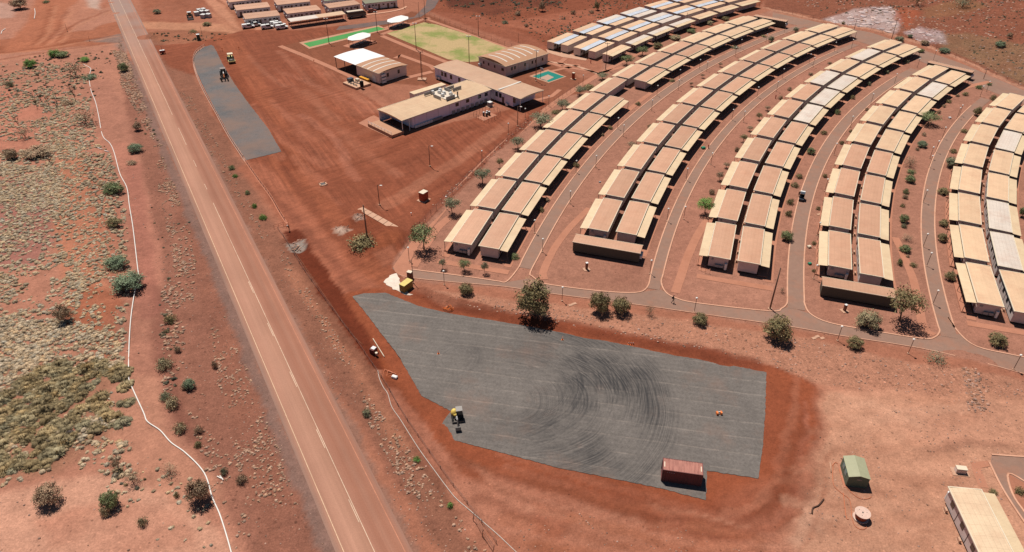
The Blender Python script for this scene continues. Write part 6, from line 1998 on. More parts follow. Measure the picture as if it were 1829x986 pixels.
# ------------------------------------------------------------------ vegetation
LEAF = {
 'green': leaf_mat("leaf_green", (.20, .225, .105)), 'bright': leaf_mat("leaf_bright", (.18, .32, .08)), 'olive': leaf_mat("leaf_olive", (.27, .215, .108)),
 'grey': leaf_mat("leaf_grey_green", (.27, .265, .165)), 'dry': leaf_mat("leaf_dry_brown", (.40, .27, .175)), 'teal': leaf_mat("leaf_blue_green", (.20, .245, .15)), 'pale': leaf_mat("leaf_pale_yellow", (.40, .32, .19)),
}
bark = simple("bark", (.12, .085, .065), .9, .1, .15)
bark_dk = simple("burnt_bark", (.05, .038, .034), .9, .1, .15)
def leaf_cloud(seed, nc, per, ls, flat=1.0, hollow=.35, spread=.30, low=-.25):
    """unit crown: leaf faces in clumps spread through an uneven volume of radius about 1"""
    r = np.random.default_rng(seed)
    V, T = [], []
    cs = []
    while len(cs) < nc:
        p = r.uniform(-1, 1, 3)
        d = np.linalg.norm(p)
        if d < 1 and d > hollow and p[2] > low:
            if all(np.linalg.norm(p - q) > .18 for q in cs) or r.random() < .3:
                cs.append(p * (0.80 + .24 * r.random()))
    for c in cs:
        tint = r.uniform(.70, 1.28)
        warm = r.uniform(.92, 1.10)
        sp = spread * r.uniform(.7, 1.25)
        for _ in range(per):
            o = c + np.clip(r.normal(0, 1, 3), -1.6, 1.6) * sp * np.array([1, 1, .75])
            o[2] *= flat
            if o[2] < low - .1:
                continue
            n = o / (np.linalg.norm(o) + 1e-6) + r.normal(0, .75, 3)
            n[2] += .5
            n /= np.linalg.norm(n)
            a = np.cross(n, r.normal(0, 1, 3))
            a /= np.linalg.norm(a)
            b = np.cross(n, a)
            s = ls * r.uniform(.6, 1.4)
            V += [o + a * s, o + b * s * .55, o - a * s, o - b * s * .55]
            k = tint * r.uniform(.93, 1.07)
            T += [(k * warm, k, k * .95, 1)] * 4
    return np.array(V), np.array(T)
def crown_mesh(name, mat, V, T):
    me = bpy.data.meshes.new(name)
    n = len(V)
    me.vertices.add(n)
    me.vertices.foreach_set("co", V.ravel().astype(np.float32))
    me.loops.add(n)
    me.loops.foreach_set("vertex_index", np.arange(n, dtype=np.int32))
    me.polygons.add(n // 4)
    me.polygons.foreach_set("loop_start", np.arange(0, n, 4, dtype=np.int32))
    me.polygons.foreach_set("loop_total", np.full(n // 4, 4, np.int32))
    me.update()
    at = me.color_attributes.new("tint", 'FLOAT_COLOR', 'POINT')
    at.data.foreach_set("color", T.ravel().astype(np.float32))
    me.materials.append(mat)
    return me
def limbs(seed, n, mat, name="trunk", base=.06, height=1.0, fork=.25, bare=False):
    """unit trunk: tapering stem that forks into n limbs reaching height 1"""
    r = random.Random(seed)
    m = MB()
    lean = Vector((r.uniform(-.12, .12), r.uniform(-.12, .12), fork))
    m.tube([(0, 0, -.05), lean * .5, lean], [base, base * .85, base * .75], 7)
    for k in range(n):
        a = 2 * math.pi * k / n + r.uniform(-.5, .5)
        rr = r.uniform(.35, .8)
        e = Vector((rr * math.cos(a), rr * math.sin(a), r.uniform(.7, 1.0)))
        mid = lean.lerp(e, .5) + Vector((r.uniform(-.08, .08), r.uniform(-.08, .08), .05))
        m.tube([lean * .95, mid, e], [base * .55, base * .38, base * .12], 5)
        for q in range(3 if bare else 1):
            e2 = mid.lerp(e, r.uniform(.1, .8)) + Vector((r.uniform(-.35, .35), r.uniform(-.35, .35), r.uniform(.05, .3)))
            m.tube([mid.lerp(e, r.uniform(.0, .4)), e2], [base * .28, base * .07], 4)
    return m.mesh(name, mat, True)
CROWNS, TRUNKS = {}, {}
def crown(kind, style, var):
    key = (kind, style, var)
    if key not in CROWNS:
        par = {'tree': (46, 44, .06, .72, .30, .19, -.35), 'bush': (74, 58, .055, .9, .30, .14, -.15), 'sparse': (30, 22, .055, .85, .25, .24, -.2), 'low': (40, 30, .075, .75, .2, .2, -.05)}[style]
        nc, per, ls, fl, ho, sp, lo = par
        V, T = leaf_cloud(hash(key[1]) % 7 * 0 + var * 31 + len(kind) * 7 + len(style), nc, per, ls, fl, ho, sp, lo)
        CROWNS[key] = crown_mesh("crown", LEAF[kind], V, T)
    return CROWNS[key]
def trunk(style, var, mat):
    key = (style, var, mat.name)
    if key not in TRUNKS:
        TRUNKS[key] = limbs(var * 13 + len(style), {'tree': 5, 'bush': 7, 'sparse': 7, 'low': 5, 'dead': 8}[style], mat, "trunk", {'tree': .055, 'bush': .035, 'sparse': .035, 'low': .03, 'dead': .04}[style], 1, {'tree': .38, 'bush': .08, 'sparse': .10, 'low': .05, 'dead': .25}[style], style == 'dead')
    return TRUNKS[key]
pc = [0]
def plant(px, py, w, h, kind, style, label, group, name=None, gz=True):
    """px, py: foot; w, h: photo width and height of the crown (with stem)"""
    pc[0] += 1
    p = on_ground(px, py) if gz else G(px, py)
    mx, mz = scale_at(p)
    W, H = w * mx / 2, h * mz
    if style != 'dead':
        # part of the seen height is the crown's depth on the ground
        H = max(H - W * .45, W * .75, .35)
    v = random.randint(0, 2)
    rz = random.uniform(0, 6.28)
    nm = name or {'tree': 'tree', 'bush': 'bush', 'sparse': 'dry_shrub', 'low': 'shrub', 'dead': 'dead_tree'}[style]
    t = thing(nm, label, nm.replace('_', ' '), p, rz, group)
    put("trunk", trunk(style, v, bark_dk if style == 'dead' else bark), t, scale=(W, W, H * (.9 if style != 'dead' else 1)))
    if style == 'dead':
        return t
    if style == 'tree':
        put("crown", crown(kind, style, v), t, loc=(0, 0, H * .66), scale=(W, W, H * .46))
    elif style == 'low':
        put("crown", crown(kind, style, v), t, loc=(0, 0, H * .15), scale=(W, W, H * .95))
    else:
        put("crown", crown(kind, style, v), t, loc=(0, 0, H * .36), scale=(W, W, H * .62))
    return t
PL = [
 # big plants along the front lane
 (952, 566, 62, 72, 'olive', 'bush', "large round olive bush, biggest of those below the front lane"),
 (1071, 556, 38, 44, 'olive', 'bush', "round olive bush below the second row, left of a close pair"),
 (1107, 558, 34, 35, 'olive', 'bush', "round olive bush below the second row, right of a close pair"),
 (832, 524, 27, 24, 'olive', 'bush', "small round olive bush below the front of the first row"),
 (1160, 562, 18, 22, 'dry', 'sparse', "sparse pale twiggy shrub below the front lane left of the walker"),
 (1249, 577, 28, 22, 'olive', 'bush', "low round olive bush below the lane right of the walker"),
 (1386, 604, 50, 50, 'olive', 'bush', "round dark olive bush below the timber pole on the front lane"),
 (1525, 620, 28, 24, 'olive', 'bush', "small olive bush below the front lane at the fourth row"),
 (1607, 574, 58, 68, 'olive', 'tree', "tall olive tree overhanging the service block before the fourth row"),
 (1546, 583, 44, 36, 'pale', 'bush', "pale yellow green bush left of the tall tree before the fourth row"),
 (1672, 646, 38, 22, 'grey', 'sparse', "flat grey leafless shrub below the front lane on the right"),
 (1780, 614, 32, 26, 'olive', 'bush', "olive bush in the front corner of the fifth row"),
 # trees round the first row
 (757, 446, 46, 52, 'green', 'tree', "leafy green tree at the end of the concrete walkway"),
 (808, 382, 28, 34, 'grey', 'tree', "small grey green tree on the left footpath, second from the front"),
 (862, 328, 30, 32, 'grey', 'tree', "small grey green tree on the left footpath, third from the front"),
 (893, 300, 13, 20, 'olive', 'tree', "tiny thin tree on the left footpath between two cabins"),
 (925, 266, 24, 26, 'grey', 'tree', "small grey green tree on the left footpath, fifth from the front"),
 (966, 228, 40, 32, 'grey', 'tree', "wide grey green tree on the left footpath near the kitchen block"),
 (1005, 197, 26, 24, 'grey', 'tree', "grey green tree on the left footpath, seventh from the front"),
 (992, 202, 16, 10, 'olive', 'low', "low shrub beside the grey green trees on the left footpath"),
 (1036, 170, 22, 20, 'grey', 'tree', "grey green tree on the left footpath below the court"),
 (1051, 158, 22, 12, 'olive', 'low', "spreading low shrub on the left footpath below the court"),
 (1076, 142, 20, 16, 'grey', 'tree', "thin grey tree at the front end of the northern cluster path"),
 (1119, 116, 24, 22, 'green', 'tree', "dark round tree at the front corner of the northern cluster"),
 (1147, 99, 22, 20, 'green', 'tree', "dark round tree beside the second inner cabin of the northern cluster"),
 (1174, 86, 18, 14, 'olive', 'bush', "olive bush between the northern cluster and the first row"),
 (1206, 70, 20, 12, 'pale', 'bush', "pale round bush beside the northern cluster, near its middle"),
 (1235, 58, 16, 10, 'green', 'bush', "dark bush beside the northern cluster, toward the far end"),
 (1268, 44, 14, 10, 'pale', 'bush', "pale round bush near the far end of the northern cluster"),
 (1296, 36, 14, 10, 'olive', 'bush', "olive bush at the far end of the northern cluster"),
 (791, 480, 13, 20, 'grey', 'tree', "thin sapling in front of the first row, left of three"),
 (830, 484, 22, 24, 'green', 'tree', "leafy sapling in front of the first row, middle of three"),
 (866, 488, 14, 22, 'grey', 'tree', "thin sapling in front of the first row, right of three"),
 (918, 460, 19, 12, 'green', 'low', "low green shrub at the front right corner of the first row"),
 (967, 377, 13, 10, 'olive', 'low', "small dark shrub beside the second cabin on the first lane"),
 (977, 359, 12, 9, 'dry', 'low', "small brown shrub beside the third cabin on the first lane"),
 (1029, 297, 13, 11, 'olive', 'low', "small dark shrub beside the fourth cabin on the first lane"),
 (1090, 230, 10, 8, 'olive', 'low', "small dark shrub beside the sixth cabin on the first lane"),
 (1140, 187, 11, 8, 'olive', 'low', "small olive shrub in the gap of the first row"),
 (1076, 242, 8, 7, 'dry', 'low', "tiny brown shrub on the verge of the first lane near a lamp"),
 (1200, 145, 12, 7, 'olive', 'low', "small shrub beside the first lane near the eighth cabin"),
 (1312, 86, 14, 8, 'grey', 'low', "grey shrub beside the first lane near the far cabins"),
 (1364, 66, 10, 6, 'olive', 'low', "small shrub beside the first lane at the far end"),
 (1377, 75, 11, 13, 'grey', 'bush', "grey bush on the verge of the first lane, lower of a far pair"),
 (1421, 57, 10, 11, 'grey', 'bush', "grey bush on the verge of the first lane, upper of a far pair"),
 (1128, 266, 17, 16, 'dry', 'tree', "thin brown tree left of the second row beside the first lane"),
 (1160, 227, 8, 8, 'dry', 'low', "tiny brown shrub left of the second row"),
 (1234, 154, 8, 9, 'dry', 'tree', "thin reddish sapling left of the second row, lower of three"),
 (1254, 139, 8, 9, 'dry', 'tree', "thin reddish sapling left of the second row, middle of three"),
 (1286, 119, 8, 9, 'dry', 'tree', "thin reddish sapling left of the second row, upper of three"),
 # between rows two and three
 (1259, 382, 30, 33, 'bright', 'tree', "bright green tree on the lawn left of the third row"),
 (1271, 346, 11, 12, 'dry', 'low', "small reddish shrub on the lawn left of the third row, nearest the bright tree"),
 (1285, 322, 14, 18, 'dry', 'tree', "dark red sapling on the lawn left of the third row"),
 (1297, 300, 12, 12, 'dry', 'tree', "small dark red shrub with a long shadow left of the third row"),
 (1316, 270, 10, 11, 'dry', 'low', "tiny red shrub left of the third row"),
 (1327, 254, 14, 17, 'olive', 'tree', "dark leafy sapling left of the third row, lower of two"),
 (1339, 234, 11, 11, 'dry', 'tree', "reddish sapling left of the third row near the white roofs"),
 (1355, 214, 12, 15, 'olive', 'tree', "dark leafy sapling left of the third row, upper of two"),
 (1370, 198, 11, 11, 'dry', 'tree', "reddish sapling left of the third row, beside the sixth cabin"),
 (1394, 177, 9, 9, 'dry', 'low', "small dark shrub left of the third row, beside the seventh cabin"),
 (1410, 161, 9, 8, 'dry', 'low', "small dark shrub left of the third row, beside the eighth cabin"),
 (1448, 134, 9, 7, 'dry', 'low', "small dark shrub left of the third row, beside the ninth cabin"),
 (1482, 114, 9, 6, 'dry', 'low', "small dark shrub left of the third row, beside the tenth cabin"),
 (1404, 428, 22, 22, 'green', 'bush', "dark green bush on the right kerb side of the third row, front one"),
 (1408, 385, 13, 14, 'olive', 'low', "small shrub right of the third row below the buggy"),
 (1411, 364, 13, 14, 'olive', 'low', "small shrub right of the third row level with the buggy"),
 (1419, 333, 14, 11, 'olive', 'low', "small shrub right of the third row above the buggy"),
 (1427, 317, 13, 11, 'olive', 'low', "small shrub right of the third row, fifth from the front"),
 (1448, 274, 16, 14, 'green', 'bush', "green bush right of the third row, near the white roofed cabins"),
 (1471, 239, 12, 10, 'olive', 'low', "small shrub right of the third row, beside the first white roof"),
 (1495, 203, 12, 11, 'green', 'low', "green shrub right of the third row, beside the second white roof"),
 (1522, 176, 10, 9, 'olive', 'low', "small shrub right of the third row, beside the third white roof"),
 (1551, 152, 9, 9, 'grey', 'low', "grey shrub in cabin shade right of the third row, lower of three"),
 (1583, 131, 9, 9, 'grey', 'low', "grey shrub in cabin shade right of the third row, middle of three"),
 (1618, 112, 10, 9, 'grey', 'low', "grey shrub in cabin shade right of the third row, upper of three"),
 (1644, 93, 13, 10, 'green', 'bush', "round dark green bush at the far end of the third row"),
 (1466, 399, 6, 6, 'olive', 'low', "tiny shrub left of the fourth row near its third cabin"),
 (1461, 374, 8, 8, 'olive', 'low', "small dark ball shrub left of the fourth row"),
 (1454, 436, 9, 8, 'olive', 'low', "small dark shrub near the yellow low box left of the fourth row"),
 (1453, 485, 7, 7, 'olive', 'low', "tiny shrub beside the front lamp left of the fourth row"),
 (1473, 316, 9, 9, 'olive', 'low', "small shrub on slabs left of the fourth row"),
 (1503, 257, 9, 9, 'olive', 'low', "small shrub left of the fourth row, beside its fifth cabin"),
 (1519, 236, 6, 7, 'olive', 'low', "tiny shrub left of the fourth row, beside its sixth cabin"),
 (1548, 197, 7, 7, 'dry', 'low', "tiny brown shrub left of the fourth row, beside its seventh cabin"),
 (1396, 522, 10, 12, 'dry', 'sparse', "tiny dry shrub on the lawn right of the third row front"),
 # right of row four
 (1656, 222, 34, 28, 'green', 'tree', "leafy green tree right of the fourth row, near the far cabins"),
 (1647, 262, 18, 15, 'teal', 'bush', "blue green bush right of the fourth row, above the bare tree"),
 (1638, 268, 8, 7, 'dry', 'low', "tiny dark shrub right of the fourth row above the bare tree"),
 (1624, 297, 22, 24, 'dry', 'sparse', "bare twiggy tree right of the fourth row"),
 (1627, 308, 16, 10, 'green', 'low', "low green bush just below the bare tree"),
 (1624, 325, 18, 17, 'green', 'bush', "round green bush, second below the bare tree"),
 (1617, 345, 11, 12, 'green', 'low', "small green shrub, third below the bare tree"),
 (1616, 354, 11, 10, 'dry', 'low', "small brown shrub, fourth below the bare tree"),
 (1612, 369, 9, 8, 'olive', 'low', "tiny shrub, fifth below the bare tree"),
 (1613, 396, 17, 17, 'green', 'bush', "round green bush halfway down the strip right of the fourth row"),
 (1614, 406, 10, 10, 'grey', 'low', "grey shrub touching the round bush right of the fourth row"),
 (1619, 429, 20, 15, 'dry', 'sparse', "grey dry shrub right of the fourth row, below the round bush"),
 (1616, 449, 20, 15, 'green', 'bush', "spreading green bush beside the footpath right of the fourth row"),
 (1606, 473, 10, 15, 'green', 'low', "narrow green shrub at the cabin corner beside the footpath"),
 (1631, 475, 13, 10, 'olive', 'low', "small olive shrub at the footpath right of the fourth row"),
 (1621, 459, 7, 6, 'dry', 'low', "tiny dry shrub above the small olive shrub"),
 (1748, 158, 12, 10, 'green', 'low', "small green shrub at the upper end of the curved footpath"),
 (1767, 152, 9, 7, 'green', 'low', "tiny green shrub at the tip of the curved footpath"),
 (1724, 170, 11, 9, 'olive', 'low', "small olive shrub along the curved footpath"),
 (1694, 183, 10, 8, 'olive', 'low', "small dark shrub below the curved footpath"),
 (1686, 191, 8, 7, 'dry', 'low', "tiny brown shrub below the curved footpath"),
 (1710, 172, 8, 6, 'dry', 'low', "tiny brown shrub left along the curved footpath"),
 (1676, 202, 8, 8, 'dry', 'low', "tiny reddish shrub near the leafy tree right of the fourth row"),
 (1650, 242, 9, 8, 'dry', 'low', "tiny reddish shrub below the leafy tree"),
 (1773, 178, 10, 12, 'olive', 'low', "dark shrub left of the fifth row at its far end"),
 (1744, 206, 15, 19, 'olive', 'bush', "dark bush beside the second last cabin of the fifth row"),
 (1722, 236, 13, 9, 'olive', 'low', "dark shrub left of the fifth row, third from the far end"),
 (1702, 272, 13, 10, 'olive', 'low', "dark shrub left of the fifth row above the large green bush"),
 (1698, 298, 22, 24, 'grey', 'bush', "large grey green bush left of the fifth row"),
 (1684, 346, 20, 15, 'olive', 'bush', "dark olive bush left of the fifth row, third from the front"),
 (1684, 403, 17, 15, 'olive', 'bush', "dark olive bush left of the fifth row, second from the front"),
 (1682, 430, 17, 18, 'olive', 'bush', "dark olive bush paired below another left of the fifth row"),
 (1695, 499, 20, 19, 'olive', 'bush', "dark olive bush left of the fifth row, nearest the front"),
 (1824, 387, 14, 24, 'green', 'bush', "green bush at the right frame edge beside the fifth row"),
 (1774, 880, 14, 9, 'olive', 'low', "low olive shrub beside the bottom right cabin roof"),
 (1821, 880, 18, 14, 'olive', 'low', "olive shrub between paths at the right frame edge"),
 # yard
 (646, 440, 50, 21, 'olive', 'low', "brown green bush on the earth island beside the timber pole"),
 # left plain
 (243, 271, 26, 20, 'teal', 'bush', "blue green bush between the pipe and the road, upper"),
 (236, 293, 18, 9, 'dry', 'low', "flat dry shrub below the upper blue green bush"),
 (204, 346, 36, 26, 'green', 'bush', "round green bush left of the pipe, upper one"),
 (206, 408, 26, 20, 'olive', 'bush', "olive bush left of the pipe in its middle stretch"),
 (212, 480, 38, 27, 'teal', 'bush', "blue green bush left of the pipe, upper of a close pair"),
 (230, 518, 56, 34, 'teal', 'bush', "wide blue green bush spreading over the pipe"),
 (104, 190, 10, 22, 'dry', 'dead', "dead black stem on the upper scrub, left of the brown tree"),
 (201, 904, 33, 32, 'green', 'bush', "dense green bush in the bottom left scrub"),
 (190, 918, 20, 20, 'pale', 'low', "yellow green mound below the dense green bush"),
 (92, 896, 46, 38, 'dry', 'bush', "brown dry bush in the bottom left corner"),
 (358, 894, 42, 44, 'dry', 'bush', "tall brown dry bush hiding a break in the white pipe"),
 (116, 574, 30, 38, 'dry', 'bush', "dark dry bush on the red bare patch of the scrub"),
 (22, 284, 26, 26, 'dry', 'bush', "round brown bush at the left edge, left of a pair"),
 (66, 278, 46, 20, 'dry', 'bush', "wide dark brown bush at the left edge, right of a pair"),
 (88, 290, 40, 16, 'dry', 'dead', "blackened fallen branches beside the wide brown bush"),
 (45, 246, 26, 26, 'dry', 'sparse', "thin grey dead shrub above the brown pair"),
 (153, 221, 44, 36, 'dry', 'sparse', "brown leafless tree left of the pipe"),
 (135, 136, 32, 34, 'dry', 'sparse', "dark bare tree near the upper end of the pipe"),
 (160, 140, 24, 14, 'teal', 'low', "grey green shrub at the break of the pipe"),
 (152, 109, 17, 12, 'bright', 'bush', "round bright green bush at the upper end of the pipe"),
 (98, 101, 22, 17, 'bright', 'bush', "bright green bush beside the dirt road, left of a joined pair"),
 (113, 102, 22, 15, 'green', 'bush', "green bush beside the dirt road, right of a joined pair"),
 (55, 120, 22, 19, 'bright', 'bush', "bright green bush near the burnt scrap at the upper left"),
 (222, 128, 18, 20, 'green', 'bush', "green bush on the verge close to the road junction"),
 (18, 155, 14, 14, 'grey', 'low', "small grey shrub at the left edge of the upper scrub"),
 (247, 233, 15, 18, 'dry', 'bush', "reddish brown dry bush on the verge left of the road"),
 (66, 192, 14, 26, 'dry', 'dead', "dead black sapling on the upper scrub, leftmost of three"),
 (76, 188, 12, 24, 'dry', 'dead', "dead black sapling on the upper scrub, middle of three"),
 (90, 196, 14, 30, 'dry', 'dead', "dead black sapling on the upper scrub, rightmost of three"),
 (135, 178, 20, 30, 'dry', 'dead', "dead branching tree below the dark bare tree"),
 (35, 228, 14, 24, 'dry', 'dead', "dead stem at the left edge above the grey dead shrub"),
 (105, 198, 12, 20, 'dry', 'dead', "dead stem between the saplings and the pipe"),
 (122, 186, 18, 12, 'dry', 'low', "low dark shrub among the dead stems"),
 (340, 692, 22, 20, 'teal', 'bush', "blue green bush on the verge left of the road, lower"),
 (330, 694, 14, 12, 'dry', 'low', "brown shrub touching the lower blue green bush"),
 (296, 656, 28, 22, 'pale', 'low', "yellow green mound on the verge, largest of a chain"),
 (305, 574, 22, 18, 'olive', 'low', "olive mound on the verge at the top of a chain"),
 (318, 628, 14, 14, 'dry', 'low', "orange brown mound on the verge beside the chain"),
 (308, 726, 26, 22, 'pale', 'low', "pale green mound on the verge, lower of the chain"),
 (297, 712, 20, 16, 'grey', 'low', "grey mound on the verge just above the pale one"),
 (322, 770, 22, 20, 'pale', 'low', "pale yellow mound on the verge near the pipe bend"),
 (356, 772, 16, 16, 'dry', 'low', "rust coloured mound on the verge beside the pale mound"),
 (354, 796, 14, 11, 'olive', 'low', "small olive mound below the rust coloured mound"),
 (384, 656, 12, 15, 'dry', 'low', "orange tan mound on the verge close to the road"),
 (256, 935, 18, 16, 'pale', 'low', "yellow mound at the bottom of the scrub"),
 (316, 886, 10, 11, 'olive', 'low', "small green mound left of the dry bush"),
 (401, 845, 14, 14, 'grey', 'low', "grey mound right of the pipe near the offcut"),
 (432, 860, 20, 16, 'dry', 'low', "dark dry mound on the verge by the road, bottom"),
 (303, 846, 30, 22, 'dry', 'sparse', "dry grey shrub at the pipe bend"),
 (240, 862, 30, 26, 'dry', 'sparse', "dry purple grey shrub in the lower scrub"),
 (212, 838, 26, 36, 'dry', 'sparse', "dead dark shrub at the edge of the olive thicket"),
 (92, 706, 14, 22, 'dry', 'dead', "bent black stem standing in the olive thicket, left"),
 (152, 680, 16, 22, 'dry', 'dead', "bent black stem standing in the olive thicket, right"),
 (655, 741, 16, 14, 'grey', 'low', "grey mound beside the road verge opposite the excavator"),
 (744, 823, 14, 8, 'bright', 'low', "low green tuft on the east verge, upper"),
 (804, 905, 12, 8, 'bright', 'low', "low green tuft on the east verge, lower"),
 (470, 391, 14, 12, 'bright', 'low', "bright green tuft on the east verge, lowest of the chain"),
 (455, 370, 10, 10, 'bright', 'low', "bright green tuft on the east verge, middle of the chain"),
 (420, 316, 10, 8, 'bright', 'low', "bright green tuft on the east verge, upper of the chain"),
 (414, 302, 12, 10, 'green', 'low', "dark green tuft at the top of the chain on the east verge"),
 (442, 346, 10, 9, 'green', 'low', "dark green tuft between two bright tufts on the east verge"),
 # top edge
 (36, 16, 28, 26, 'dry', 'bush', "dark purple brown tree at the upper left edge"),
 (83, 5, 12, 7, 'green', 'low', "dark shrub at the top edge beside a dirt track"),
 (281, 24, 14, 11, 'grey', 'bush', "grey green bush beside the road near the white tanks"),
 (370, 45, 16, 9, 'olive', 'bush', "dark flat bush below the white tanks"),
 (345, 58, 14, 6, 'olive', 'low', "small olive bush above the portable toilet"),
 (1710, 34, 32, 28, 'grey', 'sparse', "wide grey green tree on the hill slope, upper right"),
 (1632, 26, 26, 28, 'olive', 'sparse', "olive tree on the hill slope left of the grey one"),
 (1781, 94, 18, 14, 'teal', 'bush', "blue green bush low on the hill slope at the right"),
 (1796, 83, 10, 13, 'dry', 'bush', "reddish brown bush beside the blue green one on the slope"),
 (1686, 95, 20, 12, 'teal', 'bush', "blue green shrub at the fence under the pale rock"),
 (1650, 82, 16, 12, 'dry', 'bush', "reddish shrub at the fence under the pale rock"),
 (1606, 74, 16, 13, 'grey', 'bush', "grey shrub at the foot of the pale rock by the power pole"),
 (1624, 70, 9, 8, 'teal', 'bush', "small blue green shrub at the foot of the pale rock"),
 (1506, 43, 7, 6, 'olive', 'bush', "small round dark bush at the end of the second row"),
 (968, 20, 12, 20, 'dry', 'bush', "dark bush on the northern scrub, left of the cluster"),
 (1066, 18, 10, 18, 'olive', 'bush', "dark tall bush on the northern scrub above the cluster"),
 (1024, 25, 8, 9, 'dry', 'low', "dark shrub on the northern scrub, left of two"),
 (1057, 24, 8, 8, 'dry', 'low', "dark shrub on the northern scrub, right of two"),
 (925, 27, 12, 10, 'dry', 'low', "brown shrub on the dark northern ridge"),
 (902, 42, 12, 9, 'grey', 'low', "grey shrub beyond the oval fence"),
 (940, 48, 9, 8, 'dry', 'low', "small brown shrub beyond the arched hall"),
 (1340, 12, 10, 7, 'olive', 'low', "small olive shrub at the far end of the northern cluster top"),
]
random.seed(21)
for row in PL:
    plant(*row, group=("plants on the left plain" if row[0] < 520 else "plants around the camp"))

# ------------------------------------------------------------------ ground cover that nobody could count
def instances(name, templates, pts, mat, tints, label):
    """many small clumps joined into one object; pts rows: x, y, z, radius, height, turn"""
    Vs, Fs, Ts = [], [], []
    n0 = 0
    order = rng.integers(0, len(templates), len(pts))
    for ti, (TV, TF) in enumerate(templates):
        sel = pts[order == ti]
        tt = tints[order == ti]
        if len(sel) == 0:
            continue
        c, s = np.cos(sel[:, 5])[:, None], np.sin(sel[:, 5])[:, None]
        x = (TV[None, :, 0] * c - TV[None, :, 1] * s) * sel[:, 3:4] + sel[:, 0:1]
        y = (TV[None, :, 0] * s + TV[None, :, 1] * c) * sel[:, 3:4] + sel[:, 1:2]
        z = TV[None, :, 2] * sel[:, 4:5] + sel[:, 2:3]
        V = np.stack([x, y, z], 2).reshape(-1, 3)
        Fa = (TF[None] + (np.arange(len(sel)) * len(TV))[:, None, None] + n0).reshape(-1, 3)
        n0 += len(V)
        Vs.append(V)
        Fs.append(Fa)
        Ts.append(np.repeat(tt, len(TV), 0))
    V, Fa, T = np.concatenate(Vs), np.concatenate(Fs).astype(np.int32), np.concatenate(Ts)
    me = bpy.data.meshes.new(name)
    me.vertices.add(len(V))
    me.vertices.foreach_set("co", V.ravel().astype(np.float32))
    me.loops.add(Fa.size)
    me.loops.foreach_set("vertex_index", Fa.ravel())
    me.polygons.add(len(Fa))
    me.polygons.foreach_set("loop_start", np.arange(0, Fa.size, 3, dtype=np.int32))
    me.polygons.foreach_set("loop_total", np.full(len(Fa), 3, np.int32))
    me.update()
    at = me.color_attributes.new("tint", 'FLOAT_COLOR', 'POINT')
    at.data.foreach_set("color", np.c_[T, np.ones(len(T))].ravel().astype(np.float32))
    me.materials.append(mat)
    o = put(name, me, kind='stuff')
    tag(o, label, name.replace('_', ' '))
    return o
def clump_template(seed, blades, dome=.55, lobes=3):
    """a tussock: several lumpy lobes bristling with blades"""
    r = np.random.default_rng(seed)
    V, Fc = [], []
    n = 6
    for q in range(lobes):
        ox, oy = (0, 0) if q == 0 else (r.uniform(-.62, .62), r.uniform(-.62, .62))
        sc = .72 if q == 0 else r.uniform(.35, .6)
        b = len(V)
        for j, (rad, zz) in enumerate(((.95, -.1), (.9, .42), (.5, .8))):
            for k in range(n):
                a = 2 * math.pi * k / n + j * .4
                g = rad * sc * r.uniform(.75, 1.2)
                V.append((ox + g * math.cos(a), oy + g * math.sin(a), zz * sc * r.uniform(.8, 1.2) * dome * 1.9))
        V.append((ox, oy, .92 * sc * dome * 1.9))
        for j in range(2):
            for k in range(n):
                i0, i1 = b + j * n + k, b + j * n + (k + 1) % n
                Fc += [(i0, i1, i1 + n), (i0, i1 + n, i0 + n)]
        for k in range(n):
            Fc.append((b + 2 * n + k, b + 2 * n + (k + 1) % n, b + 3 * n))
    for _ in range(blades):
        a, e = r.uniform(0, 6.28), r.uniform(.25, 1.35)
        d = np.array([math.cos(a) * math.cos(e), math.sin(a) * math.cos(e), math.sin(e)])
        b0 = d * np.array([.5, .5, .35])
        tip = d * r.uniform(.8, 1.25) * np.array([1, 1, .9])
        side = np.cross(d, [0, 0, 1])
        side = side / (np.linalg.norm(side) + 1e-6) * .06
        i = len(V)
        V += [tuple(b0 + side), tuple(b0 - side), tuple(tip)]
        Fc.append((i, i + 1, i + 2))
    return np.array(V), np.array(Fc)
def rock_template(seed):
    r = np.random.default_rng(seed)
    V, Fc = [], []
    n = 6
    for (rad, zz) in ((.9, -.2), (1.0, .25), (.6, .62)):
        for k in range(n):
            q = rad * r.uniform(.65, 1.2)
            V.append((q * math.cos(k * 1.047), q * math.sin(k * 1.047), zz * r.uniform(.7, 1.3)))
    V.append((r.uniform(-.2, .2), r.uniform(-.2, .2), .72))
    for j in range(2):
        for k in range(n):
            a, b = j * n + k, j * n + (k + 1) % n
            Fc += [(a, b, b + n), (a, b + n, a + n)]
    for k in range(n):
        Fc.append((2 * n + k, 2 * n + (k + 1) % n, 3 * n))
    return np.array(V), np.array(Fc)
DENS = 1.0
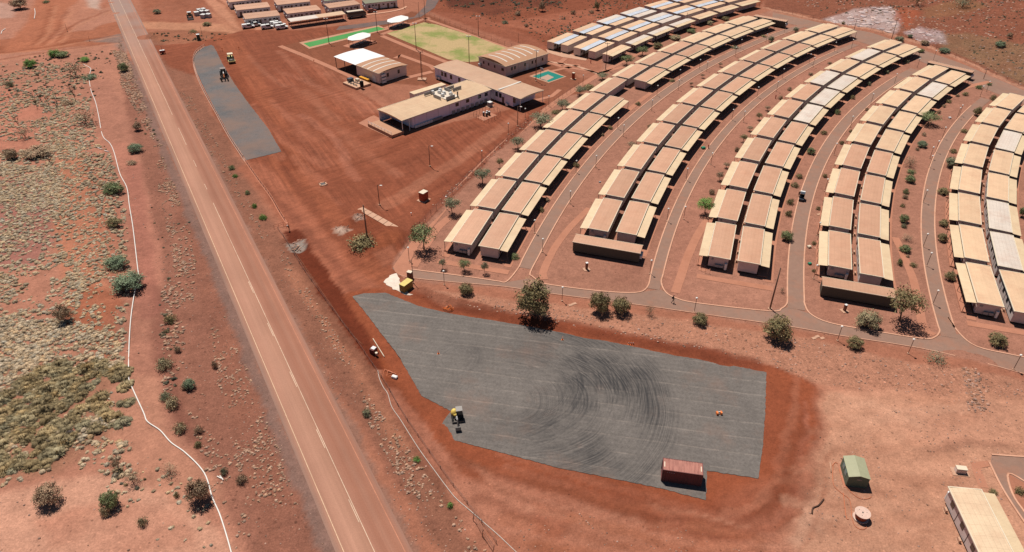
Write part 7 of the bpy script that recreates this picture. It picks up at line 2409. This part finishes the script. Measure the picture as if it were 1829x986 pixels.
def scatter(zone, density, r0, r1, hk=(.6, .9), clump=0.0, csc=8.0, seed=0, avoid=()):
    """points in a surveyed polygon; density per square metre; clump: how patchy"""
    P = GL(zone)
    xs, ys = [p.x for p in P], [p.y for p in P]
    area = (max(xs) - min(xs)) * (max(ys) - min(ys))
    n = int(area * density * DENS)
    x, y = rng.uniform(min(xs), max(xs), n), rng.uniform(min(ys), max(ys), n)
    k = inside(x, y, P)
    if clump:
        k &= rng.random(n) < np.clip(0.5 + clump * fbm(x, y, csc, 40 + seed, 3) * 4, 0, 1)
    x, y = x[k], y[k]
    for (zz, d) in avoid:
        Q = GL(zz)
        k = seg_dist(x, y, Q, False) > d
        x, y = x[k], y[k]
    r = r0 + (r1 - r0) * rng.random(len(x)) ** 1.7
    ii = np.clip(np.searchsorted(gx, x) - 1, 0, NX - 2)
    jj = np.clip(np.searchsorted(gy, y) - 1, 0, NY - 2)
    z = TZ.reshape(NY, NX)[jj, ii]
    return np.stack([x, y, z - r * .05, r, r * rng.uniform(hk[0], hk[1], len(x)), rng.uniform(0, 6.28, len(x))], 1)
def tints(n, lo, hi, warm=.08, green=0.0):
    k = rng.uniform(lo, hi, n)
    w = rng.normal(0, warm, n)
    return np.stack([k * (1 + w), k, k * (1 - w * 1.2)], 1)
def stuff_mat(name, rgb):
    m, nt, bs = nmat(name)
    at = node(nt, "ShaderNodeAttribute", attribute_name="tint")
    c = mix(nt, 'MULTIPLY', 1.0, rgb, at.outputs['Color'])
    c = vary(nt, c, worldvec(nt), 5.0, .7, 1.3, 3, .8)
    nt.links.new(c, bs.inputs['Base Color'])
    bs.inputs['Roughness'].default_value = .9
    bs.inputs['Specular IOR Level'].default_value = .1
    return m
CS = [clump_template(80 + i, 16, .6, 2) for i in range(5)]
TT = [clump_template(20 + i, 150, .55, 9) for i in range(4)]
CT = [clump_template(i, 38, .55) for i in range(5)]
RT = [rock_template(i) for i in range(6)]
av = [(pipe1, 1.0)]
DENS = 10.0
spin = [
 scatter([(-60, 290), (110, 300), (140, 420), (150, 520), (110, 640), (60, 700), (-60, 720)], .50, .28, .85, (.5, .8), .5, 9, 1, av),
 scatter([(-60, 560), (120, 570), (240, 600), (236, 660), (120, 660), (0, 700), (-60, 700)], .42, .3, .9, (.5, .8), .4, 9, 2, av),
 scatter([(100, 250), (196, 260), (226, 380), (238, 560), (210, 640), (120, 610), (140, 430)], .34, .25, .75, (.6, .9), .4, 7, 3, av),
 scatter([(-60, 760), (60, 770), (200, 700), (234, 770), (230, 850), (120, 850), (-60, 860)], .26, .3, .9, (.5, .8), .6, 7, 4, av),
 scatter([(60, 240), (110, 190), (165, 215), (180, 262), (130, 290), (80, 275)], .36, .35, .9, (.5, .8), .3, 6, 5, av),
 scatter([(-60, 115), (150, 112), (165, 150), (160, 200), (60, 205), (-60, 210)], .15, .3, .9, (.6, .9), .7, 8, 6, av),
 scatter([(-60, 205), (90, 205), (60, 250), (-60, 255)], .16, .3, .8, (.6, .9), .7, 8, 7, av),
 scatter([(-60, 268), (110, 268), (120, 300), (-60, 320)], .22, .35, .9, (.5, .8), .3, 8, 8, av),
 scatter([(200, 850), (330, 830), (400, 890), (400, 986), (230, 960), (180, 890)], .06, .25, .6, (.6, .9), .6, 6, 9, av),
 scatter([(-60, 720), (90, 830), (60, 870), (-60, 870)], .26, .3, .8, (.5, .8), .6, 6, 10, av),
]
spin = np.concatenate(spin)
instances("spinifex_clumps", CT, spin, stuff_mat("spinifex", (.46, .345, .225)), tints(len(spin), .62, 1.25, .05), "countless pale spinifex clumps covering the scrub plain on the left")
DENS = 5.5
thick = np.concatenate([
 scatter([(0, 700), (90, 650), (170, 640), (232, 660), (240, 720), (222, 760), (150, 770), (90, 830), (0, 850), (-60, 850), (-60, 730)], .20, .7, 1.7, (.55, .85), .4, 10, 11),
])
instances("olive_thicket", TT, thick, stuff_mat("thicket", (.33, .25, .135)), tints(len(thick), .6, 1.2, .05), "olive mounded thicket sprawling at the left edge")
thick2 = scatter([(0, 740), (80, 690), (150, 690), (170, 740), (130, 780), (60, 830), (0, 840), (-60, 840)], .12, .4, 1.0, (.9, 1.4), .8, 8, 12)
instances("grey_twigs", [clump_template(40 + i, 44, .42) for i in range(3)], thick2, stuff_mat("grey_twig", (.20, .155, .13)), tints(len(thick2), .55, 1.1, .05), "grey dead twiggy growth filling the middle of the olive thicket")
av2 = []
DENS = 20.0
tus = np.concatenate([
 scatter([(212, 70), (232, 112), (270, 212), (288, 262), (276, 262), (244, 200), (215, 150)], .30, .25, .65, (.6, .9), .5, 6, 13),
 scatter([(280, 262), (300, 300), (330, 380), (352, 470), (345, 540), (318, 540), (306, 440), (280, 330)], .20, .2, .6, (.6, .9), .8, 6, 14),
 scatter([(290, 500), (325, 500), (330, 620), (322, 700), (290, 700), (288, 600)], .13, .25, .6, (.6, .9), .6, 6, 15),
 scatter([(400, 560), (450, 680), (500, 800), (560, 986), (470, 986), (430, 860), (390, 700), (375, 590)], .16, .16, .46, (.6, .9), .9, 6, 16),
 scatter([(330, 720), (420, 820), (470, 986), (420, 986), (380, 880)], .08, .2, .5, (.6, .9), .7, 6, 17),
 scatter([(640, 690), (700, 760), (800, 900), (870, 986), (800, 986), (740, 900), (660, 760)], .26, .16, .48, (.6, .9), .8, 6, 18),
 scatter([(500, 440), (560, 530), (640, 660), (620, 660), (560, 570), (500, 470)], .12, .15, .42, (.6, .9), .8, 6, 19),
 scatter([(330, 150), (400, 280), (480, 420), (470, 430), (390, 300), (320, 170)], .08, .15, .45, (.6, .9), .8, 6, 20),
 scatter([(200, 90), (225, 95), (240, 140), (220, 140)], .25, .3, .7, (.6, .9), .4, 6, 21),
])
instances("dry_tussocks", CS, tus, stuff_mat("dry_grass", (.50, .305, .205)), tints(len(tus), .6, 1.15, .035), "tan dry tussocks strewn along the verges of the road")
DENS = 4.0
shr = np.concatenate([
 scatter([(285, 540), (318, 560), (312, 650), (322, 740), (296, 740), (286, 640)], .10, .3, .75, (.7, 1.0), .5, 6, 22),
 scatter([(230, 180), (262, 200), (290, 270), (268, 262), (240, 215)], .10, .3, .7, (.7, 1.0), .5, 6, 23),
 scatter([(270, 370), (340, 390), (350, 500), (300, 520)], .05, .25, .55, (.7, 1.0), .6, 6, 24),
 scatter([(-40, 100), (200, 90), (200, 180), (-40, 200)], .035, .3, .9, (.7, 1.1), .7, 9, 25),
 scatter([(200, 830), (300, 820), (300, 880), (220, 880)], .10, .3, .8, (.7, 1.1), .6, 6, 26),
 scatter([(780, -20), (1010, -30), (1000, 14), (870, 30), (790, 10)], .07, .4, 1.2, (.6, 1.0), .8, 10, 27),
 scatter([(1000, 30), (1100, -10), (1200, -20), (1180, 12), (1090, 38), (990, 70)], .05, .3, .9, (.6, 1.0), .8, 8, 28),
 scatter([(270, 60), (410, 62), (408, 72), (290, 76)], .12, .3, .8, (.6, 1.0), .6, 6, 29),
 scatter([(1690, 60), (1829, 80), (1829, 150), (1740, 110)], .06, .3, .8, (.6, 1.0), .5, 8, 30),
 scatter([(1420, -30), (2000, -60), (2000, 100), (1700, 60), (1640, 40), (1460, 24)], .09, .25, .8, (.6, 1.0), .8, 12, 31),
 scatter([(780, -30), (1200, -30), (1100, 30), (985, 80), (880, 50), (790, 14)], .06, .25, .7, (.6, 1.0), .8, 10, 41),
])
instances("low_grey_scrub", [clump_template(60 + i, 40, .5) for i in range(3)], shr, stuff_mat("grey_scrub", (.135, .115, .075)), tints(len(shr), .55, 1.2, .07), "low dark scrub scattered over the plain and hill slopes")
DENS = 3.0
st = np.concatenate([
 scatter([(752, 524), (960, 545), (1150, 566), (1400, 600), (1829, 690), (1829, 712), (1480, 692), (1372, 652), (1000, 580), (800, 552)], .45, .08, .26, (.5, .9), .5, 5, 32),
 scatter([(1716, 655), (1748, 662), (1768, 738), (1730, 740)], 2.6, .14, .36, (.6, 1.0), .2, 4, 33),
 scatter([(-40, 300), (300, 300), (420, 986), (-40, 986)], .05, .07, .26, (.5, .9), .5, 8, 34),
 scatter([(292, 262), (514, 800), (592, 986), (470, 986), (300, 640), (262, 330)], .22, .06, .18, (.5, .9), .5, 6, 35),
 scatter([(520, 480), (740, 800), (880, 986), (740, 986), (560, 650), (500, 500)], .30, .06, .2, (.5, .9), .5, 6, 36),
 scatter([(1480, 700), (1829, 690), (1900, 986), (1420, 986)], .32, .05, .17, (.5, .9), .6, 8, 37),
 scatter([(1690, 80), (1829, 100), (1829, 155), (1740, 112)], .30, .15, .55, (.4, .8), .4, 6, 38),
 scatter([(1400, 0), (1829, -20), (1829, 100), (1600, 60)], .16, .2, .7, (.4, .8), .6, 8, 39),
 scatter([(1000, 20), (1200, -10), (1180, 10), (1000, 66)], .10, .15, .5, (.4, .8), .5, 6, 40),
 scatter([(745, 392), (800, 340), (960, 198), (966, 204), (806, 350), (752, 402)], .5, .12, .34, (.5, .9), .6, 4, 41),
 scatter([(880, 880), (1180, 930), (1330, 975), (1300, 1010), (960, 1000), (840, 940)], .30, .05, .16, (.5, .9), .6, 6, 42),
 scatter([(598, 404), (624, 404), (620, 416), (604, 416)], 3.0, .14, .3, (.5, .9), .1, 4, 43),
 scatter([(632, 384), (650, 382), (648, 392), (634, 394)], 3.0, .14, .3, (.5, .9), .1, 4, 44),
 scatter([(508, 434), (542, 424), (548, 438), (524, 448)], 3.5, .12, .28, (.5, .9), .1, 4, 45),
 scatter([(940, 500), (1100, 505), (1150, 520), (1060, 522), (960, 508)], .10, .05, .12, (.5, .9), .5, 6, 46),
])
ro = np.concatenate([
 scatter([(1470, 36), (1530, 22), (1590, 24), (1606, 44), (1594, 62), (1556, 50), (1500, 43)], .16, .5, 1.7, (.15, .4), .7, 6, 50),
 scatter([(1612, 62), (1640, 56), (1680, 66), (1690, 84), (1650, 80)], .16, .4, 1.4, (.15, .4), .7, 6, 51),
])
instances("pale_rock_rubble", RT, ro, stuff_mat("pale_rock", (.52, .39, .355)), tints(len(ro), .7, 1.2, .03), "pale lilac broken rock in the cutting at the foot of the hill")
instances("loose_stones", RT, st, stuff_mat("stone", (.40, .235, .17)), tints(len(st), .5, 1.25, .05), "loose stones strewn over banks, verges and the hill slope")
